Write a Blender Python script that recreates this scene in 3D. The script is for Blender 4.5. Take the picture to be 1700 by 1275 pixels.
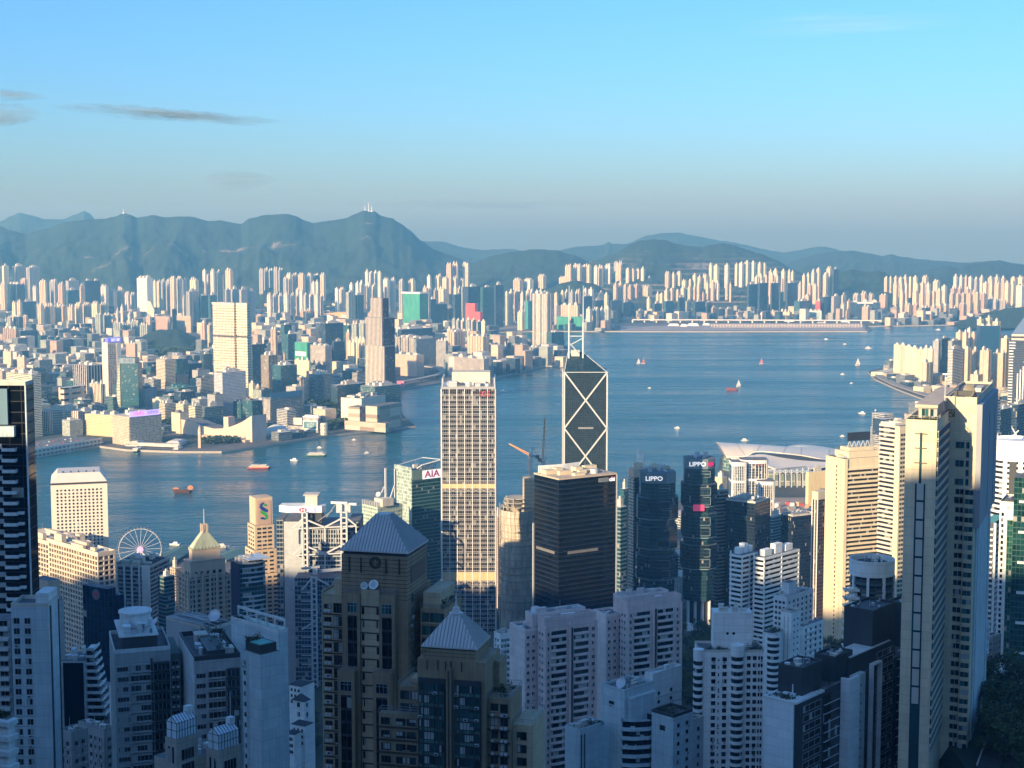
import bpy,math,random
from mathutils import Vector,noise
R = math.radians
rnd = random.Random(11)
for _o in list(bpy.data.objects):
 bpy.data.objects.remove(_o)
sc = bpy.context.scene
COL = sc.collection
# ------------------------------------------------------------------ camera, sky, sun, exposure
CAMH,FPX,PITCH = 428.0,2600.0,R(5.47)
CP,SP = math.cos(PITCH),math.sin(PITCH)
cam_d = bpy.data.cameras.new('camera')
cam = bpy.data.objects.new('camera',cam_d); COL.objects.link(cam)
cam.location = (0,0,CAMH); cam.rotation_euler = (R(90) -PITCH,0,0)
cam_d.sensor_width = 36; cam_d.lens = 36*FPX/1700
cam_d.clip_start = 1; cam_d.clip_end = 120000
sc.camera = cam
SUN_AZ,SUN_EL = 216.0,15.0            # clockwise from the view direction
world = bpy.data.worlds.new('World'); sc.world = world; world.use_nodes = True
nt = world.node_tree
bg = nt.nodes['Background']
sky = nt.nodes.new('ShaderNodeTexSky'); sky.sky_type = 'NISHITA'; sky.sun_disc = False
sky.sun_elevation = R(SUN_EL); sky.sun_rotation = R(SUN_AZ)
sky.altitude = 0; sky.air_density = 1.1; sky.dust_density = 0.95; sky.ozone_density = 9.0
wb = nt.nodes.new('ShaderNodeMix'); wb.data_type = 'RGBA'; wb.blend_type = 'MULTIPLY'; wb.inputs[0].default_value = 1     # the phone's daylight white balance
wb.inputs[7].default_value = (1.0,0.92,0.86,1); nt.links.new(sky.outputs[0],wb.inputs[6])
nt.links.new(wb.outputs[2],bg.inputs[0]); bg.inputs[1].default_value = 0.15
sun_d = bpy.data.lights.new('sun','SUN'); sun = bpy.data.objects.new('sun',sun_d); COL.objects.link(sun)
sun_d.energy = 4.5; sun_d.angle = R(0.5); sun_d.color = (1.0,0.83,0.52)
_s = Vector((math.sin(R(SUN_AZ)) *math.cos(R(SUN_EL)),math.cos(R(SUN_AZ)) *math.cos(R(SUN_EL)),math.sin(R(SUN_EL))))
sun.rotation_euler = (-_s).to_track_quat('-Z','Y').to_euler()
vs = sc.view_settings
vs.view_transform = 'Standard'; vs.look = 'None'; vs.gamma = 1; vs.exposure = 0.93
vs.use_curve_mapping = False
cy = sc.cycles
cy.max_bounces = 5; cy.diffuse_bounces = 4; cy.glossy_bounces = 2; cy.transmission_bounces = 2
cy.volume_bounces = 1; cy.transparent_max_bounces = 6
cy.caustics_reflective = False; cy.caustics_refractive = False
cy.use_denoising = True
try: cy.denoiser = 'OPENIMAGEDENOISE'
except Exception: pass
# ------------------------------------------------------------------ photograph geometry -> metres
def ray(px,py):
 cx = (px -850.0) /FPX; c = (637.5 -py) /FPX
 return cx,CP+c*SP,-SP+c*CP
def at(px,py,Y):                       # the point at ground depth Y seen there
 a,b,c = ray(px,py); t = Y/b
 return Vector((a*t,Y,CAMH+c*t))
def gy(py,g=4.0):                       # ground depth of an image row
 a,b,c = ray(850,py)
 return (g -CAMH) /c*b
def ground(px,py,g=4.0):
 return at(px,py,gy(py,g))
# ------------------------------------------------------------------ object helpers
def link(o): COL.objects.link(o); return o
def tag(o,label=None,cat=None,group=None,kind=None):
 if label: o['label'] = label
 if cat: o['category'] = cat
 if group: o['group'] = group
 if kind: o['kind'] = kind
 return o
def thing(name,label,cat,loc=(0,0,0),rz=0,group=None):
 o = link(bpy.data.objects.new(name,None)); o.location = loc; o.rotation_euler = (0,0,rz)
 o.empty_display_size = 1
 return tag(o,label,cat,group)
class MB:
 """collects faces with metre UVs; build() links them as one mesh object"""
 def __init__(s): s.v = []; s.f = []; s.m = []; s.u = []; s.sm = False
 def face(s,pts,m=0,uv=None):
  n = len(s.v); s.v += [tuple(p) for p in pts]; s.f.append(tuple(range(n,n+len(pts)))); s.m.append(m)
  if uv is None:
   p0 = Vector(pts[0]); e = (Vector(pts[1]) -p0); L = e.length or 1; e = e/L
   nn = e.cross(Vector(pts[2]) -p0); nn.normalize(); g = nn.cross(e)
   uv = [((Vector(p) -p0).dot(e),(Vector(p) -p0).dot(g)) for p in pts]
  s.u += uv
 def prism(s,poly,z0,z1,m=0,mt=1,top=True,bot=False):
  n = len(poly); u = 0.0
  for i in range(n):
   a,b = poly[i],poly[(i+1) % n]; L = math.hypot(b[0] -a[0],b[1] -a[1])
   s.face([(a[0],a[1],z0),(b[0],b[1],z0),(b[0],b[1],z1),(a[0],a[1],z1)],m,
                   [(u,z0),(u+L,z0),(u+L,z1),(u,z1)]); u += L
  if top: s.face([(p[0],p[1],z1) for p in poly],mt,[(p[0],p[1]) for p in poly])
  if bot: s.face([(p[0],p[1],z0) for p in reversed(poly)],mt,[(p[0],p[1]) for p in reversed(poly)])
 def box(s,x0,x1,y0,y1,z0,z1,m=0,mt=None,bot=True):
  s.prism([(x0,y0),(x1,y0),(x1,y1),(x0,y1)],z0,z1,m,m if mt is None else mt,True,bot)
 def frustum(s,p0,p1,z0,z1,m=0,top=True):
  n = len(p0)
  for i in range(n):
   j = (i+1) % n
   s.face([(*p0[i],z0),(*p0[j],z0),(*p1[j],z1),(*p1[i],z1)],m)
  if top: s.face([(*p,z1) for p in p1],m)
 def beam(s,a,b,w,h=None,m=0):
  a = Vector(a); b = Vector(b); d = (b -a).normalized(); h = h or w
  up = Vector((0,0,1)) if abs(d.z) < 0.95 else Vector((0,1,0))
  x = d.cross(up).normalized() *(w/2); z = x.cross(d).normalized() *(h/2)
  q = [(-x -z),(x -z),(x+z),(-x+z)]
  A = [a+k for k in q]; B = [b+k for k in q]
  for i in range(4):
   j = (i+1) % 4; s.face([A[i],A[j],B[j],B[i]],m)
  s.face(A[::-1],m); s.face(B,m)
 def tube(s,a,b,r0,r1=None,n=10,m=0,cap=True):
  a = Vector(a); b = Vector(b); d = (b -a).normalized(); r1 = r0 if r1 is None else r1
  up = Vector((0,0,1)) if abs(d.z) < 0.95 else Vector((1,0,0))
  x = d.cross(up).normalized(); y = d.cross(x)
  A = [a+(x*math.cos(2*math.pi*i/n) +y*math.sin(2*math.pi*i/n)) *r0 for i in range(n)]
  B = [b+(x*math.cos(2*math.pi*i/n) +y*math.sin(2*math.pi*i/n)) *r1 for i in range(n)]
  for i in range(n):
   j = (i+1) % n; s.face([A[j],A[i],B[i],B[j]],m)
  if cap: s.face(A,m); s.face(B[::-1],m)
 def lathe(s,prof,n=24,c=(0,0),a0=0,a1=2*math.pi,m=0,cap=True):
  full = abs(a1 -a0 -2*math.pi) < 1e-6; u = 0
  for k in range(n):
   t0 = a0+(a1 -a0) *k/n; t1 = a0+(a1 -a0) *(k+1) /n
   for (r0,z0),(r1,z1) in zip(prof[:-1],prof[1:]):
    q = [(c[0] +r0*math.cos(t0),c[1] +r0*math.sin(t0),z0),(c[0] +r0*math.cos(t1),c[1] +r0*math.sin(t1),z0),
                     (c[0] +r1*math.cos(t1),c[1] +r1*math.sin(t1),z1),(c[0] +r1*math.cos(t0),c[1] +r1*math.sin(t0),z1)]
    rr = max(r0,r1)
    s.face(q,m,[(t0*rr,z0),(t1*rr,z0),(t1*rr,z1),(t0*rr,z1)])
 def build(s,name,mats,parent=None,loc=None,rz=None,smooth=False,label=None):
  me = bpy.data.meshes.new(name)
  me.from_pydata(s.v,[],s.f)
  uvl = me.uv_layers.new(name='UVMap')
  flat = [c for uv in s.u for c in uv]
  uvl.data.foreach_set('uv',flat)
  if not isinstance(mats,(list,tuple)): mats = [mats]
  for m in mats: me.materials.append(m)
  me.polygons.foreach_set('material_index',[min(i,len(mats) -1) for i in s.m])
  if smooth: me.polygons.foreach_set('use_smooth',[True] *len(s.f))
  me.update()
  o = link(bpy.data.objects.new(name,me))
  if parent is not None: o.parent = parent
  if loc is not None: o.location = loc
  if rz is not None: o.rotation_euler = (0,0,rz)
  if label: o['label'] = label
  return o
def inst(mesh,name,parent,loc=(0,0,0),rz=0):
 o = link(bpy.data.objects.new(name,mesh)); o.parent = parent; o.location = loc; o.rotation_euler = (0,0,rz)
 return o
# ------------------------------------------------------------------ materials
MATS = {}
def _new(name):
 m = bpy.data.materials.new(name); m.use_nodes = True
 return m,m.node_tree,m.node_tree.nodes['Principled BSDF']
class NB:
 """tiny node builder"""
 def __init__(s,t): s.t = t
 def n(s,kind,**kw):
  o = s.t.nodes.new('ShaderNode' +kind)
  for k,v in kw.items(): setattr(o,k,v)
  return o
 def put(s,sock,v):
  if isinstance(v,bpy.types.NodeSocket): s.t.links.new(v,sock)
  else: sock.default_value = v
 def math(s,op,a,b=0.0,c=0.0,clamp=False):
  o = s.n('Math',operation=op,use_clamp=clamp); s.put(o.inputs[0],a); s.put(o.inputs[1],b)
  if op == 'MULTIPLY_ADD': s.put(o.inputs[2],c)
  return o.outputs[0]
 def mix(s,f,a,b,mode='MIX'):
  o = s.n('Mix',data_type='RGBA',blend_type=mode); s.put(o.inputs[0],f)
  s.put(o.inputs[6],a if isinstance(a,bpy.types.NodeSocket) else (*a,1)); s.put(o.inputs[7],b if isinstance(b,bpy.types.NodeSocket) else (*b,1))
  return o.outputs[2]
 def noise(s,scale,vec=None,detail=3,rough=0.5):
  o = s.n('TexNoise'); o.inputs['Scale'].default_value = scale; o.inputs['Detail'].default_value = detail
  o.inputs['Roughness'].default_value = rough
  if vec is not None: s.t.links.new(vec,o.inputs['Vector'])
  return o.outputs[0]
 def rng(s,v,a,b,c=0.0,d=1.0):
  o = s.n('MapRange'); s.put(o.inputs[0],v)
  for i,x in enumerate((a,b,c,d)): s.put(o.inputs[i+1],x)
  return o.outputs[0]
def plain(key,col,rough=0.6,metal=0.0,var=0.12,scale=0.15,emit=None,es=0.0,spec=0.5,streak=True):
 if key in MATS: return MATS[key]
 m,t,p = _new(key); b = NB(t)
 geo = b.n('TexCoord').outputs['Object']
 if streak:
  mp = b.n('Mapping'); mp.inputs['Scale'].default_value = (1,1,0.25); t.links.new(geo,mp.inputs[0]); geo = mp.outputs[0]
 f = b.noise(scale,geo,4,0.6)
 f = b.rng(f,0.3,0.7,1 -var,1+var)
 o = b.n('HueSaturation'); o.inputs['Color'].default_value = (*col,1); t.links.new(f,o.inputs['Value'])
 t.links.new(o.outputs[0],p.inputs['Base Color'])
 p.inputs['Roughness'].default_value = rough; p.inputs['Metallic'].default_value = metal
 p.inputs['Specular IOR Level'].default_value = spec
 if emit: p.inputs['Emission Color'].default_value = (*emit,1); p.inputs['Emission Strength'].default_value = es
 MATS[key] = m; return m
def wall(key,col,var=0.16,rough=0.8,joint=3.0):
 """rendered or tiled wall seen close: floor joints, rain streaks, patches of repair"""
 if key in MATS: return MATS[key]
 m,t,p = _new(key); b = NB(t); co = b.n('TexCoord').outputs['Object']; s = b.n('SeparateXYZ'); t.links.new(co,s.inputs[0])
 mp = b.n('Mapping'); mp.inputs['Scale'].default_value = (1.3,1.3,0.05); t.links.new(co,mp.inputs[0])
 f = b.math('MULTIPLY',b.rng(b.noise(1.0,mp.outputs[0],5,0.7),0.32,0.62,1 -var*1.5,1.04),b.rng(b.noise(0.12,co,4,0.6),0.3,0.7,1 -var,1+var*0.6))
 j = b.math('LESS_THAN',b.math('FRACT',b.math('DIVIDE',s.outputs[2],joint)),0.045)
 f = b.math('MULTIPLY',f,b.rng(j,0,1,1.0,0.74))
 pt = b.n('TexWhiteNoise',noise_dimensions='3D'); m2 = b.n('Mapping'); m2.inputs['Scale'].default_value = (0.22,0.22,1/joint); t.links.new(co,m2.inputs[0]); fl = b.n('VectorMath',operation='FLOOR'); t.links.new(m2.outputs[0],fl.inputs[0]); t.links.new(fl.outputs[0],pt.inputs[0])
 f = b.math('MULTIPLY',f,b.rng(pt.outputs[0],0,1,0.93,1.05))
 o = b.n('HueSaturation'); o.inputs['Color'].default_value = (*col,1); t.links.new(f,o.inputs['Value']); t.links.new(o.outputs[0],p.inputs['Base Color']); p.inputs['Roughness'].default_value = rough
 MATS[key] = m; return m
def facade(key,wall,glass=(0.02,0.035,0.05),fh=3.0,bw=3.2,wf=0.6,hf=0.55,pale=0.25,groughness=0.12,metal=0.0,wr=0.7,tint=0.1,curtain=(0.35,0.34,0.30),vgap=0):
 """wall with a metre grid of windows, each cell with its own chance of blinds; from the mesh's metre UVs"""
 if key in MATS: return MATS[key]
 m,t,p = _new(key); b = NB(t)
 uv = b.n('UVMap').outputs[0]; sp = b.n('SeparateXYZ'); t.links.new(uv,sp.inputs[0])
 u = b.math('DIVIDE',sp.outputs[0],bw); v = b.math('DIVIDE',sp.outputs[1],fh)
 fu = b.math('FRACT',u); fv = b.math('FRACT',v)
 mu = b.math('LESS_THAN',b.math('ABSOLUTE',b.math('SUBTRACT',fu,0.5)),wf/2 if wf < 1 else 0.6)
 mv = b.math('LESS_THAN',b.math('ABSOLUTE',b.math('SUBTRACT',fv,0.5)),hf/2 if hf < 1 else 0.6)
 mask = b.math('MULTIPLY',mu,mv)
 oi = b.n('ObjectInfo').outputs['Random']
 cv = b.n('CombineXYZ'); t.links.new(b.math('FLOOR',u),cv.inputs[0]); t.links.new(b.math('FLOOR',v),cv.inputs[1]); t.links.new(b.math('MULTIPLY',oi,91.0),cv.inputs[2])
 wn = b.n('TexWhiteNoise',noise_dimensions='3D'); t.links.new(cv.outputs[0],wn.inputs[0])
 r = wn.outputs[0]
 g1 = b.mix(b.rng(r,0,1,0.0,0.8),tuple(c*0.55 for c in glass),tuple(min(1,c*1.8) for c in glass))
 g2 = b.mix(b.math('GREATER_THAN',r,1 -pale),g1,curtain)
 wv = b.n('HueSaturation'); wv.inputs['Color'].default_value = (*wall,1)
 t.links.new(b.rng(oi,0,1,0.5 -0.02,0.5+0.02),wv.inputs['Hue'])
 ns = b.noise(0.08,b.n('TexCoord').outputs['Object'],4,0.65)
 t.links.new(b.math('MULTIPLY',b.rng(ns,0.3,0.7,0.84,1.1),b.rng(oi,0,1,1 -tint,1+tint)),wv.inputs['Value'])
 t.links.new(b.mix(mask,wv.outputs[0],g2),p.inputs['Base Color'])
 t.links.new(b.rng(mask,0,1,wr,groughness),p.inputs['Roughness'])
 p.inputs['Metallic'].default_value = metal
 bp = b.n('Bump'); bp.inputs['Strength'].default_value = 0.35; bp.inputs['Distance'].default_value = 0.3
 t.links.new(b.math('SUBTRACT',1.0,mask),bp.inputs['Height']); t.links.new(bp.outputs[0],p.inputs['Normal'])
 MATS[key] = m; return m
def glassmat(key,col,rough=0.08,var=0.5,curtain=0.0,spec=0.6,metal=0.0):
 """one window or glazed band: each object gets its own depth of tone; some have pale blinds drawn"""
 if key in MATS: return MATS[key]
 m,t,p = _new(key); b = NB(t)
 oi = b.n('ObjectInfo').outputs['Random']
 cell = b.n('TexWhiteNoise',noise_dimensions='3D')
 mp = b.n('Mapping'); mp.inputs['Scale'].default_value = (0.7,0.7,0.33); t.links.new(b.n('TexCoord').outputs['Object'],mp.inputs[0])
 sn = b.n('VectorMath',operation='FLOOR'); t.links.new(mp.outputs[0],sn.inputs[0]);
 ad = b.n('VectorMath',operation='ADD'); t.links.new(sn.outputs[0],ad.inputs[0]); t.links.new(oi,ad.inputs[1]); t.links.new(ad.outputs[0],cell.inputs[0])
 f = cell.outputs[0]
 c = b.mix(f,tuple(x*(1 -var) for x in col),tuple(min(1,x*(1+var)) for x in col))
 if curtain > 0: c = b.mix(b.math('GREATER_THAN',f,1 -curtain),c,(0.42,0.44,0.42))
 t.links.new(c,p.inputs['Base Color'])
 p.inputs['Roughness'].default_value = rough; p.inputs['Specular IOR Level'].default_value = spec; p.inputs['Metallic'].default_value = metal
 MATS[key] = m; return m
# ------------------------------------------------------------------ haze, water, land, hills
def haze_box():
 m = bpy.data.materials.new('haze_air'); m.use_nodes = True; t = m.node_tree
 t.nodes.remove(t.nodes['Principled BSDF'])
 v = t.nodes.new('ShaderNodeVolumePrincipled'); v.inputs['Color'].default_value = (0.24,0.66,1.0,1)
 v.inputs['Density'].default_value = 7.8e-5; v.inputs['Absorption Color'].default_value = (1,1,1,1); v.inputs['Anisotropy'].default_value = 0.25
 t.links.new(v.outputs[0],t.nodes['Material Output'].inputs['Volume'])
 mb = MB(); mb.box(-14000,14000,-2600,16400,-4,700)
 o = mb.build('haze',m); o['kind'] = 'stuff'
haze_box()
def water_mat():
 m,t,p = _new('sea_water'); b = NB(t)
 co = b.n('TexCoord').outputs['Object']
 n1 = b.noise(0.0022,co,3,0.6)
 mp = b.n('Mapping'); mp.inputs['Scale'].default_value = (0.35,1.0,1.0); mp.inputs['Rotation'].default_value = (0,0,R(12)); t.links.new(co,mp.inputs[0])
 n2 = b.noise(0.012,mp.outputs[0],4,0.6)
 n3 = b.noise(0.09,mp.outputs[0],3,0.6)
 c = b.mix(b.rng(n1,0.35,0.65),(0.003,0.058,0.080),(0.007,0.090,0.118))
 c = b.mix(b.rng(n2,0.35,0.7,0,0.6),c,(0.014,0.125,0.155))
 m2 = b.n('Mapping'); m2.inputs['Scale'].default_value = (0.0007,0.0075,1); m2.inputs['Rotation'].default_value = (0,0,R(-14)); t.links.new(co,m2.inputs[0])
 cur = b.noise(1.0,m2.outputs[0],5,0.7)                 # wind lanes and tide lines
 c = b.mix(b.rng(cur,0.52,0.68,0,0.55),c,(0.03,0.155,0.19))
 t.links.new(b.rng(cur,0.40,0.66,0.15,0.38),p.inputs['Roughness'])
 t.links.new(c,p.inputs['Base Color'])
 p.inputs['Roughness'].default_value = 0.24; p.inputs['IOR'].default_value = 1.33; p.inputs['Specular IOR Level'].default_value = 0.36
 n4 = b.noise(0.035,mp.outputs[0],4,0.7); pt = b.rng(n1,0.4,0.62,0.35,1.6)
 h = b.math('ADD',b.math('MULTIPLY',b.math('MULTIPLY',n4,4.5),pt),b.math('ADD',b.math('MULTIPLY',n2,3.0),b.math('MULTIPLY',n3,2.2)))
 bp = b.n('Bump'); bp.inputs['Strength'].default_value = 0.8; bp.inputs['Distance'].default_value = 1.0
 t.links.new(h,bp.inputs['Height']); t.links.new(bp.outputs[0],p.inputs['Normal'])
 return m
wb = MB(); wb.face([(-13500,1200,0),(13500,1200,0),(13500,16300,0),(-13500,16300,0)])
o = wb.build('water',water_mat()); o['kind'] = 'structure'
def city_ground_mat(key,a,b_,c_,sc_=0.01):
 m,t,p = _new(key); b = NB(t); co = b.n('TexCoord').outputs['Object']
 n = b.noise(sc_,co,5,0.7); k = b.mix(b.rng(n,0.4,0.62),a,b_)
 n2 = b.noise(sc_*0.35,co,2,0.5); k = b.mix(b.rng(n2,0.5,0.62),k,c_)
 t.links.new(k,p.inputs['Base Color']); p.inputs['Roughness'].default_value = 0.85
 return m
M_CITY = city_ground_mat('city_ground',(0.10,0.105,0.11),(0.17,0.165,0.15),(0.045,0.065,0.045))
M_SAND = city_ground_mat('sandy_ground',(0.34,0.27,0.20),(0.45,0.37,0.29),(0.22,0.19,0.16),0.006)
M_QUAY = plain('quay_concrete',(0.40,0.38,0.34),0.8)
def land(name,pts,mat,z0=-3,z1=4,kind='structure',g=4.0):
 mb = MB(); mb.prism([tuple(ground(px,py,g)[:2]) for px,py in pts],z0,z1,0,1)
 o = mb.build(name,[M_QUAY,mat]); o['kind'] = kind; return o
KOWLOON = [(-160,780),(45,757),(165,740),(210,746),(300,749),(368,749),(445,738),(560,721),(640,712),(690,707),(670,690),(664,672),(667,645),(735,635),(820,627),(905,607),(948,608),(940,592),(930,578),(885,577),(840,570),(816,561),(800,552),(880,549.5),(1000,549.5),(1200,550),(1440,549.5),(1448,546),(1440,541),(1560,539.5),(1700,537),(2100,537),(2100,462),(-500,462)]
land('kowloon_ground',KOWLOON,M_CITY)
ISLAND = [(-300,930),(195,930),(400,915),(600,930),(860,850),(1000,850),(1130,830),(1190,800),(1196,757),(1370,757),(1480,720),(1530,690),(1558,672),(1530,661),(1490,646),(1452,629),(1441,617),(1470,608),(1500,604),(1560,588),(1620,562),(1700,553),(2100,552),(2100,2100),(-2500,2100)]
land('island_ground',ISLAND,M_CITY)
def slab(name,pts,mat,z,kind='structure'):
 mb = MB(); mb.face([(*ground(px,py,z)[:2],z) for px,py in pts][::1]); o = mb.build(name,mat); o['kind'] = kind; return o
slab('construction_ground',[(640,549),(800,549),(800,535),(640,535)],M_SAND,4.05)
slab('construction_ground',[(803,549),(880,548.7),(880,536),(800,535)],M_SAND,4.06)
slab('runway',[(1030,549),(1436,549),(1436,540),(1030,541)],plain('runway_concrete',(0.36,0.34,0.33),0.8,var=0.25,scale=0.02),4.05)
# wooded hills: a ridge line seen in the photograph, built as a slope with gullies at its own distance
def hill_mat(key,rock=0.0,green=(0.012,0.034,0.018),terrace=False):
 m,t,p = _new(key); b = NB(t); co = b.n('TexCoord').outputs['Object']
 n = b.noise(0.004,co,6,0.65)
 c = b.mix(b.rng(n,0.35,0.65),tuple(x*0.7 for x in green),tuple(x*1.6 for x in green))
 c = b.mix(b.rng(b.noise(0.012,co,5,0.75),0.38,0.62,0,0.8),c,(0.026,0.050,0.028))
 if rock:
  mp = b.n('Mapping'); mp.inputs['Scale'].default_value = (1,1,0.4); t.links.new(co,mp.inputs[0])
  c = b.mix(b.rng(b.noise(0.0035,mp.outputs[0],6,0.75),0.64 -rock,0.68,0,0.9),c,(0.30,0.26,0.22))
 if terrace:
  s = b.n('SeparateXYZ'); t.links.new(co,s.inputs[0])
  f = b.math('MULTIPLY',b.math('GREATER_THAN',b.math('FRACT',b.math('DIVIDE',s.outputs[2],26.0)),0.7),b.rng(b.noise(0.0016,co,5,0.65),0.47,0.56,0,0.6))
  c = b.mix(b.math('MULTIPLY',f,b.rng(s.outputs[2],330,250)),c,(0.34,0.29,0.24))
 t.links.new(c,p.inputs['Base Color']); p.inputs['Roughness'].default_value = 0.9
 return m
def ridge(name,pts,Y,front,zb,mat,seed=0,gully=1.0,back=900,nrow=40,step=2.2,expo=1.25):
 xs = []; x = pts[0][0]
 while x <= pts[-1][0]: xs.append(x); x += step
 def prof(x):
  for (xa,ya),(xb,yb) in zip(pts[:-1],pts[1:]):
   if xa <= x <= xb:
    t = (x -xa) /(xb -xa); t = t*0.55+0.45*t*t*(3 -2*t); return ya+(yb -ya) *t
  return pts[-1][1]
 mb = MB(); g = []
 for j in range(nrow+4):
  row = []
  for i,x in enumerate(xs):
   top = at(x,prof(x),Y); k = top.x/Y
   if j <= nrow:
    t = j/nrow; yy = Y -front*(1 -t); base = t ** expo
    w = 4*t*(1 -t)
    q = Vector((k*Y*0.0016+seed*7.3,t*2.2*front/2000,seed))
    nz = noise.fractal(q,0.9,2.1,5) ; rg = 1 -abs(noise.noise(Vector((k*Y*0.0038+seed+0.6*noise.noise(q),t*0.7,3.3))))*2
    z = zb+(top.z -zb) *base+w*gully*(top.z -zb) *(0.13*nz+0.07*rg) +14*w*noise.fractal(Vector((k*Y*0.012,yy*0.012,seed)),0.8,2.2,4)
    if j == nrow: z = top.z+4.0*noise.fractal(Vector((k*Y*0.02,seed,0)),0.8,2,3)
    row.append((k*yy*(1+0),yy,max(z,zb)))
   else:
    t = (j -nrow) /3; row.append((k*(Y+back*t),Y+back*t,max(top.z*(1 -t) +zb*t -6*t,zb)))
  g.append(row)
 nx = len(xs); me = bpy.data.meshes.new(name)
 me.from_pydata([p for r in g for p in r],[],[(j*nx+i,j*nx+i+1,(j+1) *nx+i+1,(j+1) *nx+i) for j in range(len(g) -1) for i in range(nx -1)])
 me.materials.append(mat); me.polygons.foreach_set('use_smooth',[True] *len(me.polygons))
 o = link(bpy.data.objects.new(name,me)); o['kind'] = 'structure'; return o
MH = hill_mat('forest_hill'); MHR = hill_mat('forest_hill_with_rock',0.035); MHT = hill_mat('terraced_quarry_hill',0.03,terrace=True)
ridge('hills',[(-60,372),(0,376),(20,383),(42,389),(75,380),(110,368),(150,364),(165,364),(190,360),(205,354),(216,356),(228,362),(240,359),(255,357),(275,361),(300,359),(320,360),(345,367),(365,366),(400,372),(413,363),(440,357),(475,355),(490,358),(505,366),(520,370),(550,366),(575,362),(590,355),(603,350),(622,351),(632,358),(650,362),(665,371),(680,382),(700,400),(722,415),(750,425),(780,436),(815,449),(860,466)],10400,2300,20,MHR,1,1.0)
ridge('hills',[(-60,372),(0,368),(18,359),(32,353),(50,357),(75,364),(105,364),(125,356),(140,350),(148,354),(160,366),(230,400)],14500,2500,20,MH,2)
ridge('hills',[(640,410),(690,400),(735,401),(770,411),(800,415),(850,413),(885,421),(930,440)],14800,2500,10,MH,3)
ridge('hills',[(730,462),(780,440),(800,431),(815,425),(850,418),(885,414),(900,414),(925,416),(950,423),(985,437),(1030,450),(1060,466)],9900,1500,25,MH,4)
ridge('hills',[(860,430),(925,416),(960,409),(990,408),(1003,406),(1010,401),(1018,405),(1040,405),(1120,420),(1200,440)],14000,2400,10,MH,5)
ridge('hills',[(930,456),(985,433),(1020,420),(1050,404),(1066,399),(1085,397),(1105,399),(1125,405),(1140,408),(1165,410),(1180,406),(1200,404),(1220,407),(1238,414),(1262,421),(1285,430),(1320,449),(1350,462)],9600,1700,25,MHT,6,0.8)
ridge('hills',[(980,420),(1040,405),(1075,391),(1100,387),(1125,386),(1150,391),(1200,400),(1300,419),(1365,409),(1450,430)],15300,1500,5,MH,7,back=600)
ridge('hills',[(1270,452),(1310,436),(1360,421),(1395,417),(1415,416),(1440,420),(1465,425),(1480,422),(1495,426),(1525,430),(1560,433),(1600,436),(1650,433),(1720,441),(1800,450)],12600,2200,10,MH,8)
ridge('hills',[(1470,466),(1520,453),(1548,446),(1572,440),(1590,445),(1608,440),(1625,437),(1645,433),(1660,432),(1680,437),(1710,442),(1760,432),(1830,450)],10300,1800,10,MH,9)
ridge('hills',[(1350,470),(1390,453),(1412,447),(1435,451),(1460,450),(1490,460),(1530,476)],8900,900,10,MH,10)
ridge('hills',[(1590,530),(1640,517),(1690,510),(1740,507),(1800,515)],7500,500,8,MH,12,nrow=12)
# wooded knolls inside the city
ridge('hills',[(225,567),(248,552),(270,546),(295,547),(318,556),(340,570)],6000,420,4,MH,13,nrow=14,back=300)
ridge('hills',[(395,500),(425,482),(450,477),(470,483),(500,500)],8600,500,6,MH,14,nrow=12,back=300)
ridge('hills',[(880,500),(905,481),(935,469),(955,466),(985,471),(1010,484),(1030,496)],8000,500,8,MH,15,nrow=14,back=300)
# the slope below the viewpoint, and the mountain behind it that shades the near city
def ridge_h(t):                           # crest of the mountain spur whose shadow lies over the near city
 P = [(-3000,350),(-1500,385),(-1098,442),(-900,478),(-521,515),(-200,562),(0,588),(400,600),(1500,560),(3000,480)]
 for (a,za),(c,zc) in zip(P[:-1],P[1:]):
  if a <= t <= c: return za+(zc -za) *(t -a) /(c -a)
 return 330
def terr(x,y):
 pts = [(-3000,340),(-160,400),(-40,400),(40,385),(150,300),(350,215),(600,165),(900,128),(1250,92),(1430,60),(1600,14),(1750,3.5),(2300,3.5)]
 for (a,za),(b,zb) in zip(pts[:-1],pts[1:]):
  if a <= y <= b:
   z = za+(zb -za) *(y -a) /(b -a); break
 else: z = 3.5
 if y > 300 and x < -50: z = z -(z -3.4) *min(1,(-50 -x) /250) *min(1,(y -300) /600)
 sx,cx = math.sin(R(SUN_AZ -180)),math.cos(R(SUN_AZ -180)); s = x*sx+y*cx; t = x*cx -y*sx
 q = max(0,1 -abs(s+300) /(330 if s > -300 else 1300)); q = q*q*(3 -2*q)
 k = max(0,1 -math.hypot(x -182,(y -500) *.8) /95); z = max(z,258*min(1,k*3.2) ) if k > .2 and y > 380 else z
 return max(z,ridge_h(t) *q)
def hillside():
 nx,ny = 110,110; vs_ = []
 for j in range(ny+1):
  y = -2300+j*(1950+2300) /ny
  for i in range(nx+1):
   x = -2000+i*4000/nx; z = terr(x,y)
   if z > 420: z += 12*noise.fractal(Vector((x*0.004,y*0.004,4)),0.9,2,4)
   elif y > 60: z += 4*noise.fractal(Vector((x*0.01,y*0.01,2)),0.9,2,4) *min(1,max(0,(1700 -y) /400))
   vs_.append((x,y,z))
 me = bpy.data.meshes.new('hillside')
 me.from_pydata(vs_,[],[(j*(nx+1) +i,j*(nx+1) +i+1,(j+1) *(nx+1) +i+1,(j+1) *(nx+1) +i) for j in range(ny) for i in range(nx)])
 me.materials.append(hill_mat('near_woodland',0,(0.022,0.036,0.018)))
 o = link(bpy.data.objects.new('hillside',me)); o['kind'] = 'structure'
hillside()
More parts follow.
